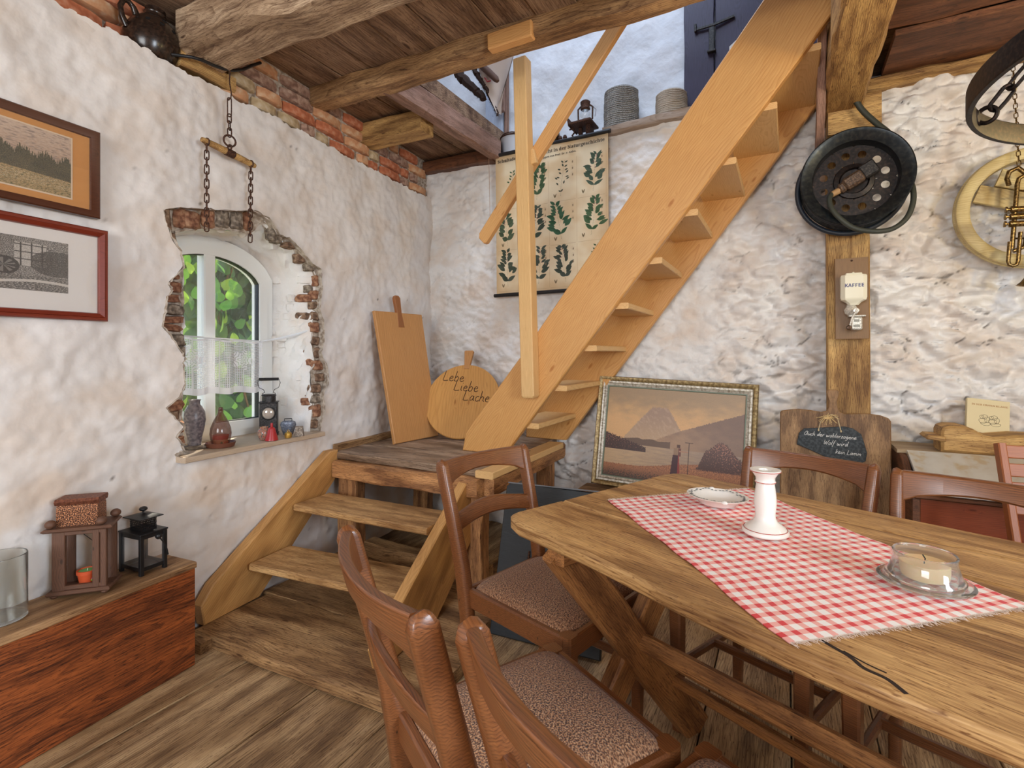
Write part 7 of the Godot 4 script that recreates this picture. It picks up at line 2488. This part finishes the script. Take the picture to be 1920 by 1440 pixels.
func wall_ring_and_trumpet() -> void:
	var c := Vector3(3.400, 1.872, 0.045)
	var t := tag(empty("wooden_hoop", B * Transform3D(Basis(Vector3.RIGHT, PI / 2), c)), "pale wooden hoop with two boards across it hanging on the rough wall", "hoop")
	var m := MB.new()
	m.lathe([Vector2(0.214, 0.0), Vector2(0.262, 0.0), Vector2(0.270, 0.012), Vector2(0.270, 0.026), Vector2(0.262, 0.030), Vector2(0.266, 0.036), Vector2(0.264, 0.054), Vector2(0.254, 0.062), Vector2(0.226, 0.062), Vector2(0.216, 0.056), Vector2(0.214, 0.0)], 64, false)
	part("rim", m, M.hoop_wood, t, Transform3D.IDENTITY, 40.0)
	for q in [[0.085, 0.0], [0.0, 0.0]]:
		var a := -0.36
		var d := Vector3(cos(a), sin(a), 0)
		var n := Vector3(-sin(a), cos(a), 0)
		var p: Vector3 = n * (q[0] + 0.018)
		var half: float = sqrt(0.212 * 0.212 - pow(q[0] + 0.018 + 0.04, 2.0)) if q[0] > 0.0 else 0.208
		var inv := (B * Transform3D(Basis(Vector3.RIGHT, PI / 2), c)).affine_inverse() * B
		var piece := timber("board", t, c + p - d * half * 0.98 + Vector3(0, 0, 0.022), c + p + d * half * 0.98 + Vector3(0, 0, 0.022), 0.024, 0.080, M.hoop_wood, Vector3(-sin(a), cos(a), 0), 0.003)
		piece.transform = inv * piece.transform
	# trumpet hanging upright on a brass chain
	var b: Material = M.brass
	t = tag(empty("trumpet", B * Transform3D(Basis(Vector3.BACK, -0.06), Vector3(3.345, 1.80, 0.185))), "tarnished brass valved trumpet hanging upright in front of the wooden hoop", "trumpet")
	m = MB.new()
	m.tube([Vector3(-0.038, -0.13, 0.02), Vector3(-0.038, 0.15, 0.02), Vector3(-0.034, 0.172, 0.02), Vector3(-0.018, 0.184, 0.02), Vector3(0.0, 0.172, 0.02), Vector3(0.004, 0.15, 0.02), Vector3(0.004, -0.10, 0.02), Vector3(0.0, -0.122, 0.02), Vector3(-0.018, -0.134, 0.02), Vector3(-0.034, -0.14, 0.02)], 0.0085, 10)
	part("tuning_slide", m, b, t, Transform3D.IDENTITY, 60.0)
	m = MB.new()
	m.tube([Vector3(-0.050, -0.10, 0.03), Vector3(-0.050, -0.185, 0.03), Vector3(-0.046, -0.20, 0.03), Vector3(-0.034, -0.206, 0.03), Vector3(-0.022, -0.20, 0.03), Vector3(-0.018, -0.185, 0.03), Vector3(-0.018, -0.06, 0.03)], 0.0075, 10)
	part("lower_slide", m, b, t, Transform3D.IDENTITY, 60.0)
	m = MB.new()
	m.tube([Vector3(-0.01, 0.20, 0.0), Vector3(-0.035, 0.225, 0.0), Vector3(-0.062, 0.21, 0.0), Vector3(-0.068, 0.18, 0.0), Vector3(-0.06, 0.15, 0.004)], [0.010, 0.010, 0.010, 0.009, 0.009], 10)
	part("bow", m, b, t, Transform3D.IDENTITY, 60.0)
	for i in 3:
		var y := 0.038 - 0.031 * i
		m = MB.new()
		m.lathe([Vector2(0, -0.04), Vector2(0.0125, -0.04), Vector2(0.0125, 0.055), Vector2(0.0145, 0.058), Vector2(0.0145, 0.064), Vector2(0.006, 0.066), Vector2(0.006, 0.074), Vector2(0.0135, 0.076), Vector2(0.0135, 0.081), Vector2(0, 0.082)], 18, false)
		part("valve", m, b, t, Transform3D(Basis(Vector3.BACK, PI / 2), Vector3(0.008, y, 0.03)))
	m = MB.new()
	m.tube([Vector3(0.05, 0.30, 0.0), Vector3(0.05, 0.10, 0.0), Vector3(0.05, -0.10, 0.0), Vector3(0.05, -0.19, 0.0), Vector3(0.05, -0.24, 0.0), Vector3(0.05, -0.27, 0.0), Vector3(0.05, -0.285, 0.0)], [0.006, 0.007, 0.010, 0.016, 0.028, 0.045, 0.060], 24, false, false)
	part("bell", m, b, t, Transform3D.IDENTITY, 60.0)
	for y in [0.12, -0.085]:
		m = MB.new()
		m.tube([Vector3(-0.038, y, 0.02), Vector3(0.05, y, 0.0)], 0.004, 6)
		part("stay", m, b, t)
	var lk := link_mesh(0.026, 0.013, 0.0019)
	t = tag(empty("brass_chain", B), "thin brass chain hanging vertically above the trumpet", "chain")
	chain(t, Vector3(3.335, 2.60, 0.08), Vector3(3.336, 2.02, 0.16), 26, lk, 0.022, b)

func iron_hoop() -> void:
	# cart tyre hung flat as a chandelier over the far end of the table
	var c := Vector3(3.145, 1.80, 1.966)
	var t := tag(empty("iron_ring_lamp", Transform3D(Basis.IDENTITY, c)), "flat black iron ring hanging level on chains above the table at the right", "chandelier")
	var m := MB.new()
	m.lathe([Vector2(0.494, 0.0), Vector2(0.504, 0.0), Vector2(0.506, 0.004), Vector2(0.506, 0.052), Vector2(0.502, 0.056), Vector2(0.496, 0.056), Vector2(0.493, 0.052), Vector2(0.493, 0.003), Vector2(0.494, 0.0)], 96, false)
	part("tyre", m, M.iron, t, Transform3D.IDENTITY, 40.0)
	var lk := link_mesh(0.062, 0.030, 0.0048)
	for k in 3:
		var a := deg_to_rad(146.0) + TAU * k / 3.0
		var p := Vector3(cos(a), 0, -sin(a)) * 0.488
		m = MB.new()
		m.ring(p * 0.985 + Vector3(0, 0.040, 0), Vector3(-sin(a), 0, -cos(a)), 0.020, 0.0055, 18, 8)
		part("eye", m, M.iron, t)
		chain(t, p * 0.96 + Vector3(0, 0.052, 0), Vector3(0, 0.62, 0), 14, lk, 0.05, M.iron)
	m = MB.new()
	m.ring(Vector3(0, 0.64, 0), Vector3(0, 0, 1), 0.03, 0.006, 18, 8)
	m.tube([Vector3(0, 0.67, 0), Vector3(0, 0.9, 0)], 0.006, 8)
	part("hanger", m, M.iron, t)
	for k in 3:  # bulbs out of view on the ring, placed to warm the upper right wall
		var a := deg_to_rad(300.0) + TAU * k / 3.0
		if k == 2:
			continue
		var p := Vector3(cos(a) * 0.50, 0.075, -sin(a) * 0.50)
		m = MB.new()
		m.lathe([Vector2(0, 0), Vector2(0.02, 0.0), Vector2(0.02, 0.03), Vector2(0, 0.03)], 16)
		part("unseen_lamp_holder", m, M.iron, t, Transform3D(Basis.IDENTITY, p - Vector3(0, 0.02, 0)))
		m = MB.new()
		m.ball(Vector3(0, 0.035, 0), Vector3(0.03, 0.036, 0.03), 18, 12)
		var e := flat(c8(255, 236, 190), 0.5)
		e.emission_enabled = true
		e.emission = c8(255, 226, 160)
		e.emission_energy_multiplier = 1.2
		part("unseen_bulb", m, e, t, Transform3D(Basis.IDENTITY, p))
		var l := OmniLight3D.new()
		l.name = "unseen_bulb_light"
		l.light_color = Color(1.0, 0.88, 0.62)
		l.light_energy = 0.28
		l.light_size = 0.03
		l.omni_range = 9.0
		l.omni_attenuation = 2.0
		l.shadow_enabled = true
		l.position = p + Vector3(0, 0.035, 0)
		t.add_child(l)

func folding_chair() -> void:
	var t := tag(empty("folding_chair", B * Transform3D(Basis(Vector3.UP, 0.10), Vector3(3.36, 0, 0.74))), "reddish slatted wooden folding chair at the right picture edge before the desk", "chair")
	for s in [-1.0, 1.0]:
		timber("upright", t, Vector3(0.205 * s - 0.018, 0.0, 0.20), Vector3(0.228 * s - 0.018, 0.895, -0.03), 0.024, 0.042, M.folding, Vector3.BACK, 0.004)
		timber("leg", t, Vector3(0.18 * s, 0.0, -0.22), Vector3(0.19 * s, 0.44, 0.12), 0.022, 0.036, M.folding, Vector3.BACK, 0.004)
	for i in 4:
		var y := 0.868 - 0.062 * i
		var z := -0.022 + 0.016 * i
		timber("back_slat", t, Vector3(-0.232, y, z), Vector3(0.20, y, z), 0.014, 0.046, M.folding, Vector3(0, 1, -0.25), 0.003)
	for i in 6:
		timber("seat_slat", t, Vector3(-0.18, 0.45, 0.06 - 0.056 * i), Vector3(0.18, 0.45, 0.06 - 0.056 * i), 0.046, 0.014, M.folding, Vector3.UP, 0.003)

func furnish() -> void:
	table_and_chairs()
	left_pictures()
	chest_and_lanterns()
	swingletree()
	jug_and_cable()
	window_and_sill()
	garden()
	cutting_boards()
	plant_chart()
	loft_things()
	wall_bench()
	coffee_mill()
	cable_drum()
	desk_things()
	wall_ring_and_trumpet()
	iron_hoop()
	folding_chair()
